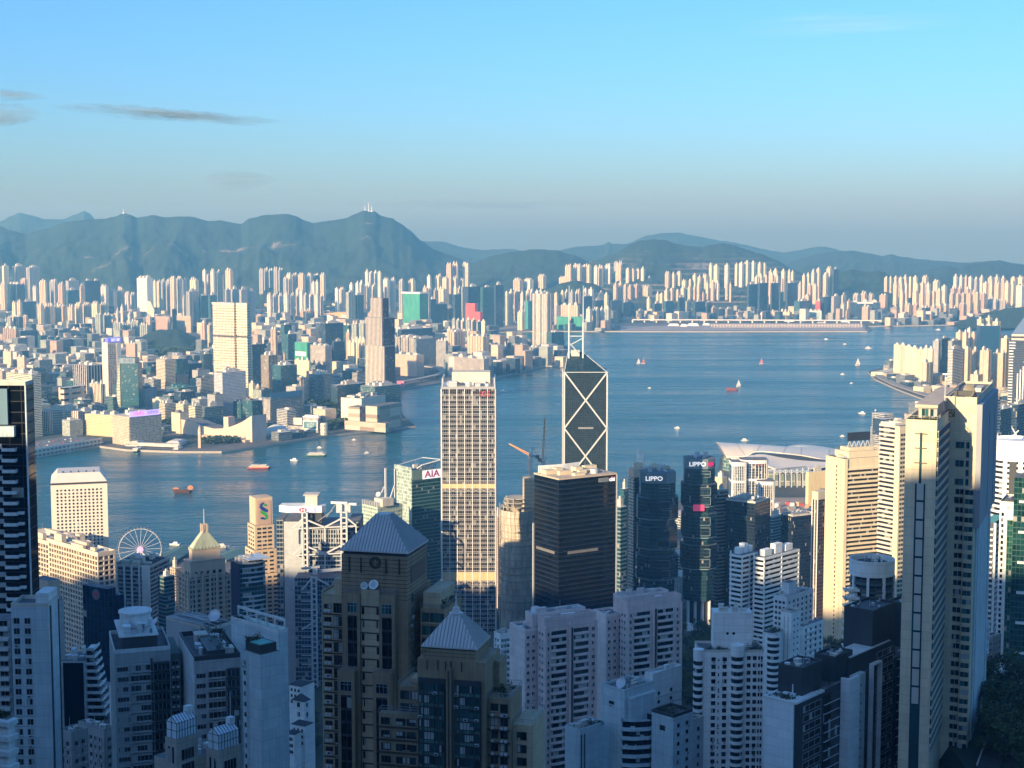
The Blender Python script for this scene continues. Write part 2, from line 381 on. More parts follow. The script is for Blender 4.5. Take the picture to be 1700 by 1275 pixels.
# thin evening clouds far beyond the hills
def cloud(label,px,py,w,h,Y=42000,seed=0,dens=0.6,tilt=0.0,col=(0.15,0.20,0.25)):  # default col darkened so the cloud's missing sunlight is in its colour
 m,t,p = _new('cloud_vapour_%d' % seed); b = NB(t)
 co = b.n('TexCoord').outputs['Object']; s = b.n('SeparateXYZ'); t.links.new(co,s.inputs[0])
 W,H = w/FPX*Y,h/FPX*Y
 wob = b.noise(1/(H*3),co,4,0.65)
 rx = b.math('DIVIDE',s.outputs[0],W/2); rz = b.math('DIVIDE',b.math('ADD',s.outputs[2],b.math('MULTIPLY',b.math('SUBTRACT',wob,0.5),H*0.9)),H/2.6)
 rr = b.math('ADD',b.math('MULTIPLY',rx,rx),b.math('MULTIPLY',rz,rz))
 mp = b.n('Mapping'); mp.inputs['Scale'].default_value = (1/(H*5),1/(H*5),1/(H*0.5)); mp.inputs['Location'].default_value = (seed*3.1,0,0); t.links.new(co,mp.inputs[0])
 n = b.noise(1.0,mp.outputs[0],6,0.65)
 a = b.math('MULTIPLY',b.rng(rr,1.0,0.0),b.rng(n,0.30,0.66)); a = b.math('MULTIPLY',b.math('POWER',a,1.1),dens)
 p.inputs['Base Color'].default_value = (*col,1); p.inputs['Roughness'].default_value = 1; p.inputs['Specular IOR Level'].default_value = 0
 t.links.new(a,p.inputs['Alpha'])
 mb = MB(); n_ = 32
 for k in range(n_):
  t0,t1 = 2*math.pi*k/n_,2*math.pi*(k+1) /n_
  for i in range(8):
   f0,f1 = -math.pi/2+math.pi*i/8,-math.pi/2+math.pi*(i+1) /8
   P = lambda f,q: (W/2*math.cos(f) *math.cos(q),W*0.12*math.cos(f) *math.sin(q),H/2*math.sin(f))
   mb.face([P(f0,t0),P(f0,t1),P(f1,t1),P(f1,t0)])
 c = at(px,py,Y); o = mb.build('cloud',m,loc=c,smooth=True); o.rotation_euler = (0,R(tilt),0)
 return tag(o,label,'cloud')
cloud('long thin grey cloud streak, the longest in the upper left sky',280,190,390,26,seed=1,dens=0.8,tilt=4)
cloud('grey cloud smudge at the left edge, lower of two',8,190,130,44,seed=2,dens=0.75)
cloud('narrow grey cloud wisp at the left edge, upper of two',18,158,120,24,seed=3,dens=0.6,tilt=3)
cloud('faint small cloud patch above the masted mountain skyline',395,300,130,40,seed=4,dens=0.4)
cloud('very faint long cloud band low above the centre hills',780,340,420,22,seed=5,dens=0.22)
cloud('very faint wide cloud veil high on the right',1420,40,420,46,seed=6,dens=0.07,tilt=-2,col=(.6,.6,.6))
# ------------------------------------------------------------------ builder for buildings made of blocks and parts
M_FRAME = plain('window_frame',(0.30,0.32,0.33),0.5,var=0.05)
M_FRAMEW = plain('white_window_frame',(0.62,0.64,0.64),0.5,var=0.05)
M_WIN = glassmat('window_glass',(0.020,0.036,0.045),0.06,0.8,curtain=0.24)
M_WIND = glassmat('dark_window_glass',(0.010,0.016,0.022),0.05,0.6,curtain=0.06)
M_WINT = glassmat('teal_window_glass',(0.03,0.10,0.10),0.05,0.7,curtain=0.12)
M_METAL = plain('grey_metal',(0.34,0.35,0.36),0.4,metal=0.4)
M_STEEL = plain('pale_steel',(0.62,0.64,0.65),0.4,metal=0.2,var=0.06)
M_DARK = plain('dark_metal',(0.05,0.055,0.06),0.5)
M_ROOFG = plain('grey_roof',(0.17,0.175,0.18),0.9,var=0.35,scale=0.2)
M_PLANT = plain('roof_plants',(0.035,0.06,0.022),0.9,var=0.5,scale=0.8)
class Blk:
 def __init__(s,x0,x1,y0,y1,z0,z1): s.x0,s.x1,s.y0,s.y1,s.z0,s.z1 = x0,x1,y0,y1,z0,z1
 w = property(lambda s: s.x1 -s.x0); d = property(lambda s: s.y1 -s.y0); h = property(lambda s: s.z1 -s.z0)
 cx = property(lambda s: (s.x0+s.x1) /2); cy = property(lambda s: (s.y0+s.y1) /2)
 def org(s,f): return {'F': (s.x0,s.y0),'R': (s.x1,s.y0),'L': (s.x0,s.y1)}[f]
 def length(s,f): return s.w if f == 'F' else s.d
FACE = {'F': ((1,0),(0,-1),0),'R': ((0,1),(1,0),R(90)),'L': ((0,-1),(-1,0),R(-90))}
BLDS = []
class Bld:
 def __init__(s,name,label,cat,Y,a,xref,zb,group=None):
  s.Y,s.a,s.zb = Y,a,zb; p = at(xref,640,Y); s.loc = Vector((p.x,Y,zb)); s.rz = -R(a); BLDS.append(s)
  if a < 0: s.rz = -math.atan2(p.x,Y) *(-a)
  s.t = thing(name,label,cat,s.loc,s.rz,group); s.n = {}; s.rest = {}; s.rnd = random.Random(int(Y*7+xref))
  USED.append((p.x,Y,40))
 def local(s,p):
  v = p -s.loc; c,n = math.cos(-s.rz),math.sin(-s.rz)
  return Vector((v.x*c -v.y*n,v.x*n+v.y*c,v.z))
 def px(s,px,py,Y=None): return s.local(at(px,py,Y or s.Y))
 def blk(s,part,xl,xc,xr,yt,mat,Y=None,d=None,z0=0.0,poly=None,yb=None,parent=None,rm=None,label=None):
  Y = Y or s.Y
  if s.a <= 3:
   P = at(xl,yt,Y); C = s.local(P); kr = kx(xr,yt); w = (kr*P.y -P.x) /(math.cos(s.rz) -kr*math.sin(s.rz)); B = Blk(C.x,C.x+w,C.y,C.y+(d or w*.7),z0,C.z)
  else:
   P,w,dd,rz = site(xl,xc,xr,yt,Y,s.a); C = s.local(P); dd = d or dd; B = Blk(C.x -w,C.x,C.y,C.y+dd,z0,C.z)
  if yb is not None: B.z0 = s.px(xc,yb,Y).z
  if part:
   mb = MB(); pl = [(B.x0,B.y0),(B.x1,B.y0),(B.x1,B.y1),(B.x0,B.y1)]
   if poly: pl = poly(B)
   mb.prism(pl,B.z0,B.z1,0,1,True,B.z0 > 0.5)
   B.o = mb.build(part,[mat,rm or M_ROOFG],parent or s.t,label=label)
  return B
 def add(s,part,mb,mat,parent=None,label=None,smooth=False): return mb.build(part,mat,parent or s.t,label=label,smooth=smooth)
 def put(s,part,mesh,loc,rz=0):
  """individual part up to 100 of its name on this thing; any beyond that are gathered into one"""
  n = s.n.get(part,0); s.n[part] = n+1
  if n < 98: return inst(mesh,part,s.t,loc,rz)
  s.rest.setdefault(part,[]).append((mesh,loc,rz))
 def flush(s):
  for part,L in s.rest.items():
   mb = MB(); mats = []
   for mesh,loc,rz in L:
    c,n = math.cos(rz),math.sin(rz)
    mi = []
    for m in mesh.materials:
     if m not in mats: mats.append(m)
     mi.append(mats.index(m))
    for p in mesh.polygons:
     mb.face([(v.x*c -v.y*n+loc[0],v.x*n+v.y*c+loc[1],v.z+loc[2]) for v in (mesh.vertices[i].co for i in p.vertices)],mi[p.material_index])
   o = mb.build(part,mats,s.t); o['kind'] = 'stuff'
  s.rest = {}
 def pos(s,B,f,u,z,out=0.0):
  o = B.org(f); d,n,r = FACE[f]; return (o[0] +d[0] *u+n[0] *out,o[1] +d[1] *u+n[1] *out,z),r
 def wins(s,B,f,us,zs,w,h,mat=None,frame=None,mull=1,part='window',transom=False):
  """us: centres in metres from the face's left end; zs: sill heights"""
  me = win_mesh(w,h,mat or M_WIN,frame or M_FRAME,mull,transom)
  for z in sorted(zs,reverse=True):
   for u in us:
    p,r = s.pos(B,f,u,z); s.put(part,me,p,r)
    if s.Y < 800 and part == 'window' and w < 2.3 and s.rnd.random() < .13: q,r = s.pos(B,f,u+s.rnd.uniform(-.2,.2) *w,z -.72); s.put('cooling_unit',ac_mesh(),q,r)
 def boxes(s,part,B,f,us,zs,w,h,out,mat,thick=None,inset=0.0):
  """repeated boxes standing out from a face (balconies, sills, fins, ledges); u centre, z bottom"""
  mb = MB(); mb.box(-w/2,w/2,-out,inset,0,h); me = mb.build('tmp',mat).data; kill(me)
  for z in sorted(zs,reverse=True):
   for u in us:
    p,r = s.pos(B,f,u,z); s.put(part,me,p,r)
 def custom(s,part,B,f,us,zs,me):
  for z in sorted(zs,reverse=True):
   for u in us:
    p,r = s.pos(B,f,u,z); s.put(part,me,p,r)
 def parapet(s,B,h=1.1,t=0.3,mat=None):
  mb = MB(); z = B.z1+0.01
  mb.prism([(B.x0,B.y0),(B.x1,B.y0),(B.x1,B.y0+t),(B.x0,B.y0+t)],z,z+h,0,0)
  mb.prism([(B.x0,B.y1 -t),(B.x1,B.y1 -t),(B.x1,B.y1),(B.x0,B.y1)],z,z+h,0,0)
  mb.prism([(B.x0,B.y0+t),(B.x0+t,B.y0+t),(B.x0+t,B.y1 -t),(B.x0,B.y1 -t)],z,z+h,0,0)
  mb.prism([(B.x1 -t,B.y0+t),(B.x1,B.y0+t),(B.x1,B.y1 -t),(B.x1 -t,B.y1 -t)],z,z+h,0,0)
  mb.build('parapet',mat or M_ROOFW,s.t)
 def clutter(s,B,seed=1,n=7,hmax=3.0,mat=None):
  """plant on a flat roof: lift houses, air-conditioning units, ducts, tanks, whip aerials"""
  r = random.Random(seed); z = B.z1+0.02; taken = []
  for i in range(n):
   for _t in range(12):
    w,d,h = r.uniform(.08,.24) *B.w,r.uniform(.1,.28) *B.d,r.uniform(.35,1) *hmax
    x,y = r.uniform(B.x0+w/2+.6,B.x1 -w/2 -.6),r.uniform(B.y0+d/2+.6,B.y1 -d/2 -.6)
    if all(abs(x -a) > (w+c) /2+.3 or abs(y -b) > (d+e) /2+.3 for a,b,c,e in taken): break
   else: continue
   taken.append((x,y,w,d)); k = r.random(); mb = MB()
   if k < .45:
    mb.box(x -w/2,x+w/2,y -d/2,y+d/2,z,z+h); mb.box(x -w/2 -.15,x+w/2+.15,y -d/2 -.15,y+d/2+.15,z+h,z+h+.2); nm = 'lift_house'
    m = mat or M_ROOFW
   elif k < .7:
    for j in range(3): mb.box(x -w/2+j*w/3+.1,x -w/2+(j+1) *w/3 -.1,y -d/3,y+d/3,z+.3,z+1.6)
    mb.box(x -w/2,x+w/2,y -.1,y+.1,z,z+.32); nm = 'cooling_unit'; m = M_STEEL
   elif k < .85:
    rr = min(w,d) *.45; mb.tube((x,y,z),(x,y,z+h*.8),rr,n=12); nm = 'water_tank'; m = M_STEEL
   else:
    mb.tube((x -w/2,y,z+.5),(x+w/2,y,z+.5),.35,n=8); mb.tube((x+w/2,y,z+.5),(x+w/2,y,z+1.6),.35,n=8); nm = 'duct'; m = M_METAL
   mb.build(nm,m,s.t)
  mb = MB(); x,y = B.x0+B.w*r.uniform(.2,.8),B.y0+B.d*r.uniform(.3,.8); mb.tube((x,y,z),(x,y,z+hmax*1.8),.09,.04,6); mb.build('aerial',M_STEEL,s.t)
 def rail(s,B,h=1.1):
  mb = MB(); z = B.z1; P = [(B.x0,B.y0),(B.x1,B.y0),(B.x1,B.y1),(B.x0,B.y1)]
  for i in range(4):
   a,b = P[i],P[(i+1) % 4]; mb.beam((*a,z+h),(*b,z+h),.1); mb.beam((*a,z+h*.55),(*b,z+h*.55),.06)
   L = math.hypot(b[0] -a[0],b[1] -a[1]); k = max(1,int(L/2))
   for j in range(k): t = j/k; mb.beam((a[0] +(b[0] -a[0]) *t,a[1] +(b[1] -a[1]) *t,z),(a[0] +(b[0] -a[0]) *t,a[1] +(b[1] -a[1]) *t,z+h),.08)
  mb.build('railing',M_METAL,s.t)
 def dish(s,x,y,z,r=1.6,az=200,el=35,mat=None,name='satellite_dish'):
  dish_mesh = MB(); n = 18
  prof = [(0.01,0),(r*.35,r*.03),(r*.7,r*.13),(r,r*.28)]
  dish_mesh.lathe(prof,n); dish_mesh.lathe([(p,q -.05) for p,q in prof][::-1],n)
  dish_mesh.tube((0,0,0),(0,0,r*.75),.06,.06,6)
  o = dish_mesh.build(name,mat or M_STEEL,s.t,loc=(x,y,z+r*.9),smooth=False); o.rotation_euler = (R(90 -el),0,R(az -180)); mb = MB(); mb.tube((x,y,z),(x,y,z+r*.85),.14,n=8); mb.build('dish_mount',M_METAL,s.t)
  return o
def kill(me):
 for o in [o for o in bpy.data.objects if o.data is me]: bpy.data.objects.remove(o)
WM = {}
def ac_mesh():
 if 'ac' not in WM:
  mb = MB(); mb.box(-.42,.42,-.5,0,0,.55); mb.box(-.3,.3,-.53,-.501,.08,.47,1); WM['ac'] = mb.build('tmp',[M_STEEL,M_DARK]).data; kill(WM['ac'])
 return WM['ac']
def win_mesh(w,h,gm,fm,mull,transom):
 k = (round(w,2),round(h,2),gm.name,fm.name,mull,transom)
 if k in WM: return WM[k]
 mb = MB(); t = min(.09,w*.08); P = .09
 mb.face([(-w/2,-.03,0),(w/2,-.03,0),(w/2,-.03,h),(-w/2,-.03,h)],0)
 for x0,x1,z0,z1 in [(-w/2 -t,-w/2,-t,h+t),(w/2,w/2+t,-t,h+t),(-w/2,w/2,-t,0),(-w/2,w/2,h,h+t)]: mb.box(x0,x1,-P,0,z0,z1,1)
 for i in range(1,mull+1): x = -w/2+w*i/(mull+1); mb.box(x -t/2,x+t/2,-P,-.031,0,h,1)
 if transom: mb.box(-w/2,w/2,-P+.01,-.032,h*.68,h*.68+t,1)
 me = mb.build('window',[gm,fm]).data; kill(me); WM[k] = me; return me
def lettering(parent,body,size,loc,rot,mat,part='lettering',ext=0.15,align='CENTER',sx=1.0,bold=0.0):
 cu = bpy.data.curves.new(part,'FONT'); cu.body = body; cu.size = size; cu.extrude = ext; cu.align_x = align; cu.align_y = 'CENTER'; cu.offset = bold; cu.resolution_u = 3
 tmp = link(bpy.data.objects.new('tmp',cu)); bpy.context.view_layer.update()
 me = bpy.data.meshes.new_from_object(tmp.evaluated_get(bpy.context.evaluated_depsgraph_get())); bpy.data.objects.remove(tmp)
 me.name = part; me.materials.clear(); me.materials.append(mat)
 o = link(bpy.data.objects.new(part,me)); o.parent = parent; o.location = loc; o.rotation_euler = rot; o.scale = (sx,1,1); return o
def glow(key,col,s=1.0): return plain(key,col,0.5,var=0.0,emit=col,es=s)
def fr(n,a,b,c=False):
 """n centres spread over [a, b]"""
 return [a+(b -a) *(i+.5) /n for i in range(n)]
def seq(z1,step,n,off=0): return [z1 -off -step*(i+1) for i in range(n)]
def slabs(s,part,B,zs,h,out,mat,back=True):
 mb = MB(); mb.box(B.x0 -out,B.x1+out,B.y0 -out,B.y1+(out if back else 0),0,h); me = mb.build('tmp',mat).data; kill(me)
 for z in sorted(zs,reverse=True): s.put(part,me,(0,0,z))
Bld.slabs = slabs
def ladder(s,part,x0,x1,y,z0,z1,step,w,mat):
 mb = MB()
 for x in (x0,x1): mb.box(x -w/2,x+w/2,y -w,y,z0,z1)
 z = z0+step/2
 while z < z1: mb.box(x0+w/2,x1 -w/2,y -w*.8,y -.1,z,z+w*.8); z += step
 s.add(part,mb,mat)
Bld.ladder = ladder
def beams(s,part,L,w,mat):
 for p,q in L: mb = MB(); mb.beam(p,q,w); s.add(part,mb,mat)
Bld.beams = beams
# ------------------------------------------------------------------ far city: generic towers
W_ = (0.74,0.70,0.62)
FM = {
 'cream': facade('cream_flats',(0.78,0.67,0.48),fh=2.9,bw=3.4,wf=0.5,hf=0.5),
 'peach': facade('peach_flats',(0.74,0.58,0.43),fh=2.9,bw=3.4,wf=0.5,hf=0.5),
 'white': facade('white_flats',(0.78,0.75,0.68),fh=2.9,bw=3.6,wf=0.5,hf=0.5),
 'pink': facade('pink_flats',(0.66,0.52,0.40),fh=2.9,bw=3.2,wf=0.45,hf=0.5),
 'grey': facade('grey_flats',(0.44,0.46,0.46),fh=2.9,bw=3.4,wf=0.5,hf=0.5),
 'greygreen': facade('grey_green_flats',(0.40,0.46,0.42),fh=2.9,bw=3.0,wf=0.55,hf=0.55),
 'tan': facade('tan_blocks',(0.56,0.45,0.34),fh=3.1,bw=3.4,wf=0.55,hf=0.5),
 'navy': facade('navy_glass_and_shade',(0.06,0.10,0.14),(0.015,0.04,0.07),fh=3.8,bw=1.8,wf=0.85,hf=0.8,pale=0.03),  # glass; on some far slabs this blue stands for shadow
 'teal': facade('teal_glass',(0.07,0.16,0.18),(0.015,0.07,0.09),fh=3.8,bw=2.0,wf=0.85,hf=0.8,pale=0.04),
 'office': facade('banded_office',(0.50,0.50,0.47),(0.02,0.04,0.06),fh=3.6,bw=3.0,wf=1.0,hf=0.5,pale=0.12),
 'ribbed': facade('ribbed_office',(0.70,0.66,0.58),(0.02,0.035,0.05),fh=3.6,bw=4.4,wf=0.5,hf=1.0,pale=0.05),
 'net': plain('green_netting',(0.05,0.28,0.20),0.9,var=0.3,scale=0.08),
 'red': plain('red_sheeting',(0.62,0.10,0.09),0.8,var=0.1,scale=0.05),
 'conc': plain('bare_concrete',(0.40,0.38,0.34),0.85),
}
M_ROOF = plain('flat_roof',(0.33,0.32,0.30),0.9,var=0.3,scale=0.1)
M_ROOFW = plain('pale_roof',(0.60,0.57,0.50),0.85,var=0.2,scale=0.1)
M_WHITE = plain('white_paint',(0.78,0.77,0.73),0.6)
ORD = ['first','second','third','fourth','fifth','sixth','seventh','eighth','ninth','tenth','eleventh','twelfth','thirteenth','fourteenth','fifteenth','sixteenth','seventeenth','eighteenth','nineteenth','twentieth']
def kx(px,py):
 a,b,c = ray(px,py); return a/b
def site(xl,xc,xr,yt,Y,a=42):
 C = at(xc,yt,Y); A = R(a); ca,sa = math.cos(A),math.sin(A)
 kl,kr = kx(xl,yt),kx(xr,yt)
 w = (C.x -kl*C.y) /(ca+kl*sa)
 d = (kr*C.y -C.x) /(sa -kr*ca) if a > 3 else None
 return C,w,d,-A
def notched(w,d,nx,ny,dep,gap=0.2):
 def side(L,n):
  out = []; b = L/n
  for i in range(n):
   out += [(i*b,0),((i+1) *b,0)] if i == 0 and n == 1 else []
  pts = [(0,0)]
  for i in range(1,n):
   c = i*b; g = b*gap; pts += [(c -g,0),(c -g,dep),(c+g,dep),(c+g,0)]
  return pts
 P = []
 P += [(-w/2+u,-d/2+v) for u,v in side(w,nx)]
 P += [(w/2 -v,-d/2+u) for u,v in side(d,ny)]
 P += [(w/2 -u,d/2 -v) for u,v in side(w,nx)]
 P += [(-w/2+v,d/2 -u) for u,v in side(d,ny)]
 return P
USED = []      # footprints already taken (x, y, r)
def tower(name,label,cat,xl,xr,yt,Y,mat,a=42,split=0.62,zb=3.5,notch=1,group=None,d=None,roof=None,cap=True,xc=None,roofm=None,crown=None):
 xc = xl+split*(xr -xl) if xc is None else xc
 if a <= 3: xc = xl
 if xl > 1030 and 6700 < Y < 7500 and yt < 540: Y = 7750+(Y -6850) *.5
 elif xl > 1030 and 7500 <= Y < 9000: Y = 8080+(Y -7500) *.55
 C,w,dd,rz = site(xl,xc,xr,yt,Y,a)
 if a <= 3: w = (kx(xr,yt) -kx(xl,yt)) *Y; dd = d or w*0.6; C = at(xl,yt,Y); cen = Vector((C.x+w/2,Y+dd/2,zb))
 else:
  dd = d or max(7,min(dd,160)); A = R(a); cen = Vector((C.x -w/2*math.cos(A) +dd/2*math.sin(A),C.y+w/2*math.sin(A) +dd/2*math.cos(A),zb))
 h = C.z -zb; w = max(w,6)
 USED.append((cen.x,cen.y,0.5*math.hypot(w,dd)))
 mb = MB()
 if notch and w > 16:
  n1 = max(1,round(w/13)); n2 = max(1,round(dd/13)); poly = notched(w,dd,n1,n2,min(3.2,w*0.1))
 else: poly = [(-w/2,-dd/2),(w/2,-dd/2),(w/2,dd/2),(-w/2,dd/2)]
 mb.prism(poly,0,h,0,1)
 m = FM[mat] if isinstance(mat,str) else mat
 rm = roofm or M_ROOFW
 rp = MB(); q = rp if (xr -xl) >= 11 else mb; r = random.Random(int(xl*31+yt*7)); mi = 0 if q is rp else 1; roofs = []
 if cap:
  nb = 1+int(w > 22) +int(w > 38)
  for i in range(nb):
   cx = (-0.5+(i+0.5) /nb) *w+r.uniform(-1,1); bw = w/nb*r.uniform(0.3,0.55); bd = dd*r.uniform(0.3,0.6); bh = r.uniform(3.5,8) *(1+(Y > 6500) *0.4)
   if q is rp: q = MB(); roofs.append(q)
   q.box(cx -bw/2,cx+bw/2,-bd/2,bd/2,h+0.02,h+bh,mi,bot=False)
   q.box(cx -bw/5,cx+bw/4,-bd/4,bd/5,h+bh,h+bh*1.45,mi,bot=False)
   if q is not mb: q = rp
 o = mb.build(name,[m,rm],loc=cen,rz=rz)
 tag(o,label,cat,group)
 for q in roofs: q.build('roof_house',[rm],o)
 return o,w,dd,h
def cluster(desc,where,Y,mat,rows,cat='apartment tower',name='apartment_tower',a=42,split=0.62,zb=3.5,notch=1,group=None,way='from left',**kw):
 rows = sorted(rows,key=lambda r: r[0]); n = len(rows)
 for i,rw in enumerate(rows):
  xl,xr,yt = rw[:3]; m = rw[3] if len(rw) > 3 and rw[3] else mat; YY = rw[4] *100 if len(rw) > 4 else Y+(i % 3) *40
  sp = rw[5] if len(rw) > 5 else split
  lab = '%s, %s %s %s' % (desc,ORD[i],way,where) if n > 1 else '%s %s' % (desc,where)
  tower(name,lab,cat,xl,xr,yt,YY,m,a,sp,zb,notch,group,**kw)
# --- left half, Kowloon
cluster('tall hazy slab tower','in the leftmost row below the mountain',8300,'grey',[(-2,3,446),(3,15,441,'cream'),(20,42,442),(43,66,444)],split=0.25,group='towers below the mountain, far left')
cluster('slim pale tower','below the four leftmost hazy slabs',7800,'peach',[(0,11,473,'cream'),(12,38,472,'navy'),(34,45,464),(54,62,477,'white'),(65,78,468,'peach',76,0.75),(82,96,467,'grey'),(96,107,472,'pink')],group='towers in the second row, far left')  # the navy slab's shadow is put into its colour
cluster('hazy blue-grey frame-topped block','well left of the narrow grey slab tower',7600,'navy',[(109,131,466,'grey'),(109,131,482,'teal',74,0.15),(132,141,475,'pink',73),(138,153,466),(152,166,466)],split=0.2,group='blue-grey blocks left of the grey slab')  # navy rows: blue shadow on the slabs painted as their colour
cluster('small pale block','under the ridge, left of the grey slab tower',8000,'white',[(167,180,476),(181,194,483),(194,206,480,'cream'),(207,216,487),(216,226,489)],cat='apartment block',name='apartment_block',group='pale blocks left of the grey slab')
cluster('big cream tower with mauve side','in the bright cream row',6950,'cream',[(59,73,507),(73,91,508),(91,112,508),(112,124,510),(124,137,505),(137,152,505),(152,166,504),(166,181,505)],split=0.6,group='bright cream estate towers')
cluster('slim tower','left of the bright cream estate',6900,'cream',[(20,28,503),(28,36,501),(34,60,501,'navy',71,0.12),(12,20,527,'greygreen',64),(22,37,526,'navy',64),(37,47,525,'tan',64)],group='towers left of the cream estate')
cluster('ribbed grey tower with turrets','below the bright cream estate end',6350,'greygreen',[(158,171,522),(171,185,523)],group='ribbed grey twin towers')
cluster('grey estate block with white turrets','left of the wooded knoll',6200,'greygreen',[(188,203,537),(203,217,540),(217,232,534),(232,248,540)],split=0.75,group='grey estate blocks by the wooded knoll')
cluster('slim white tower','behind the grey estate blocks by the knoll',6600,'white',[(193,196,515),(200,205,509),(212,222,521),(243,252,526,'pink')],group='slim white towers near the knoll')
cluster('long low cream block','at the foot of the bright cream estate',6450,'cream',[(60,79,545),(80,96,549),(97,117,546),(118,140,547),(141,158,549)],cat='low block',name='low_block',group='low cream blocks',notch=0,split=0.8)
tower('apartment_slab','broad tan slab block at the left edge above the dark glass tower','apartment block',5,31,546,5750,'tan',split=0.8)
tower('office_tower','broad dark blue-green slab beside the tan slab at left','office tower',31,62,549,5700,'navy',split=0.1)
cluster('shaded blue-green block with bright edge','below the low cream blocks',5700,'teal',[(63,78,557),(78,90,560,'office'),(90,103,560),(104,117,561,'navy'),(118,134,560)],split=0.3,cat='office block',name='office_block',group='shaded blocks right of the dark slab')
o = tower('office_tower','narrow grey-white slab tower alone below the mountain','office tower',227,254,462,7700,plain('pale_panel',(0.62,0.66,0.62),0.5,var=0.04),split=0.62,cap=True,notch=0)
def wedge(label,xl,xr,yt,yb,Y,m):
 A = at(xl,yb,Y); B = at(xr,yb,Y); T1 = at(xl+1,yt,Y); T2 = at(xl+(xr -xl) *0.42,yt,Y); mb = MB(); D = 14
 f = [(A.x,0,A.z),(B.x,0,B.z),(T2.x,0,T2.z),(T1.x,0,T1.z)]; c = (A.x+B.x) /2; f = [(x -c,y,z) for x,y,z in f]; k = [(x,D,z) for x,y,z in f]
 mb.face(f); mb.face(k[::-1])
 for i in range(4): j = (i+1) % 4; mb.face([f[j],f[i],k[i],k[j]])
 mb.box(f[0][0] +2,f[1][0] -4,2,D -2,4,A.z)
 o = mb.build('office_tower',m,loc=(c,Y,0)); tag(o,label,'office tower')
wedge('pale green tapering tower with one slanted edge, below the narrow grey slab',244,257,500,517,6900,plain('pale_green_panel',(0.50,0.56,0.47),0.5))
cluster('pale tower','just right of the narrow grey slab',7900,'cream',[(254,260,467),(260,267,468),(267,275,466,'grey'),(275,284,466,'grey')],group='pale towers right of the grey slab')
cluster('sunlit slender tower','under the ridge, left of the cream hotel tower',7600,'white',[(282,292,461,'pink'),(293,303,462),(303,310,464),(315,330,465,'cream'),(336,343,449),(343,348,457,'peach'),(349,357,450),(360,367,450,'grey'),(370,374,457,'peach'),(374,387,449,'peach')],group='slender towers under the ridge')
cluster('shaded mauve-grey tower','behind the tall cream hotel tower',6900,'grey',[(303,309,494,'cream'),(309,330,484),(330,345,491,'teal'),(345,360,490,'teal'),(373,383,481),(383,397,480),(397,411,481),(411,424,484)],split=0.25,group='shaded towers behind the hotel tower')
tower('chimney_block','thin dark slab standing before the tan stadium hall','office tower',285,293,513,6400,'navy',split=0.2)
cluster('low tan hall','beyond the wooded knoll',6700,'tan',[(257,284,526),(293,319,525)],cat='hall',name='sports_hall',notch=0,cap=False,split=0.9,group='tan halls')
cluster('orange-lit apartment tower','left of the tall cream hotel tower',5600,'peach',[(333,343,536),(344,355,540,'cream')],group='orange towers')
cluster('pale grey slab on a green slope','beside the cream ridge row',8500,'grey',[(430,437,448),(438,445,447),(446,453,448),(454,461,446),(462,470,448)],zb=40,split=0.85,group='grey slabs on the slope')
cluster('tall sunlit tower','in the cream and pink row under the ridge',8300,'cream',[(470,478,462,'grey'),(475,485,456),(485,495,456,'peach'),(495,507,456,'peach'),(510,518,456,'white'),(518,531,457,'navy',84),(531,541,456),(517,524,470,'white',79),(523,530,468,'white',79)],group='cream and pink towers under the ridge')  # navy tower: its shadow is painted in as colour
cluster('flat block with shaded foot','in the row below the pink towers',7500,'white',[(443,452,490),(453,461,489),(462,470,490),(471,480,489),(482,490,490),(491,497,481,'cream'),(497,504,483),(504,512,490),(513,521,489),(522,530,490),(531,537,492)],group='long row of blocks below the pink towers')
cluster('white slim tower','right of the long row of ridge-topped blocks',7700,'white',[(556,563,479),(563,573,480),(580,587,472),(590,597,470),(597,604,469)],group='white slim towers, centre left')
cluster('paired white tower behind the striped brown skyscraper','under the summit',8400,'white',[(606,613,451),(613,620,452),(621,627,451),(627,634,452)],group='four white towers under the summit')
cluster('pale tower','in the row behind the striped brown skyscraper top',7800,'white',[(598,608,475,'cream'),(609,616,473),(617,626,474,'cream'),(627,634,474),(636,647,464),(648,657,464),(662,671,466,'grey'),(678,690,466,'cream')],group='pale towers behind the striped skyscraper')
cluster('grey shaded office slab','left of the striped brown skyscraper',7000,'office',[(574,590,485,'greygreen'),(590,604,490,'navy')],split=0.3,cat='office tower',name='office_tower',group='grey office slabs')
cluster('cream tower on the slope','under the masted mountain right end',8800,'cream',[(741,750,439,'peach'),(751,761,438,'peach'),(768,779,438)],zb=30,split=0.8,group='cream towers on the slope')
cluster('slim sunlit tower','above the black glass blocks near the red building',8000,'cream',[(709,716,459,'white'),(722,732,460),(727,734,458),(734,745,462),(751,760,462),(763,772,465)],group='slim towers above the red building')
cluster('low cream tower','between the green-netted block and the red building',7400,'cream',[(702,711,478),(711,717,478,'white'),(720,727,482),(728,741,480),(753,760,477),(760,766,479)],group='low cream towers near the red building')
o,w,d,h = tower('covered_building','square block wrapped in green netting with a pale top rim','covered building',669,711,488,7000,'net',a=42,split=0.66,notch=0,cap=False)
b = MB(); b.box(-w/2 -8,w/2+3,-d/2 -3,d/2+3,h,h+7); b.build('roof_rim',M_WHITE,o)
cluster('dark glass office block','between the green-netted block and the red building',6950,'navy',[(712,724,497),(724,742,505),(742,752,512),(752,766,489)],split=0.25,cat='office block',name='office_block',notch=0,group='dark glass blocks')
cluster('tall navy glass tower','behind and right of the red building',7100,'navy',[(766,774,476,'greygreen'),(774,797,476),(797,820,477,'teal'),(820,836,473)],split=0.2,cat='office tower',name='office_tower',notch=0,group='navy glass towers')
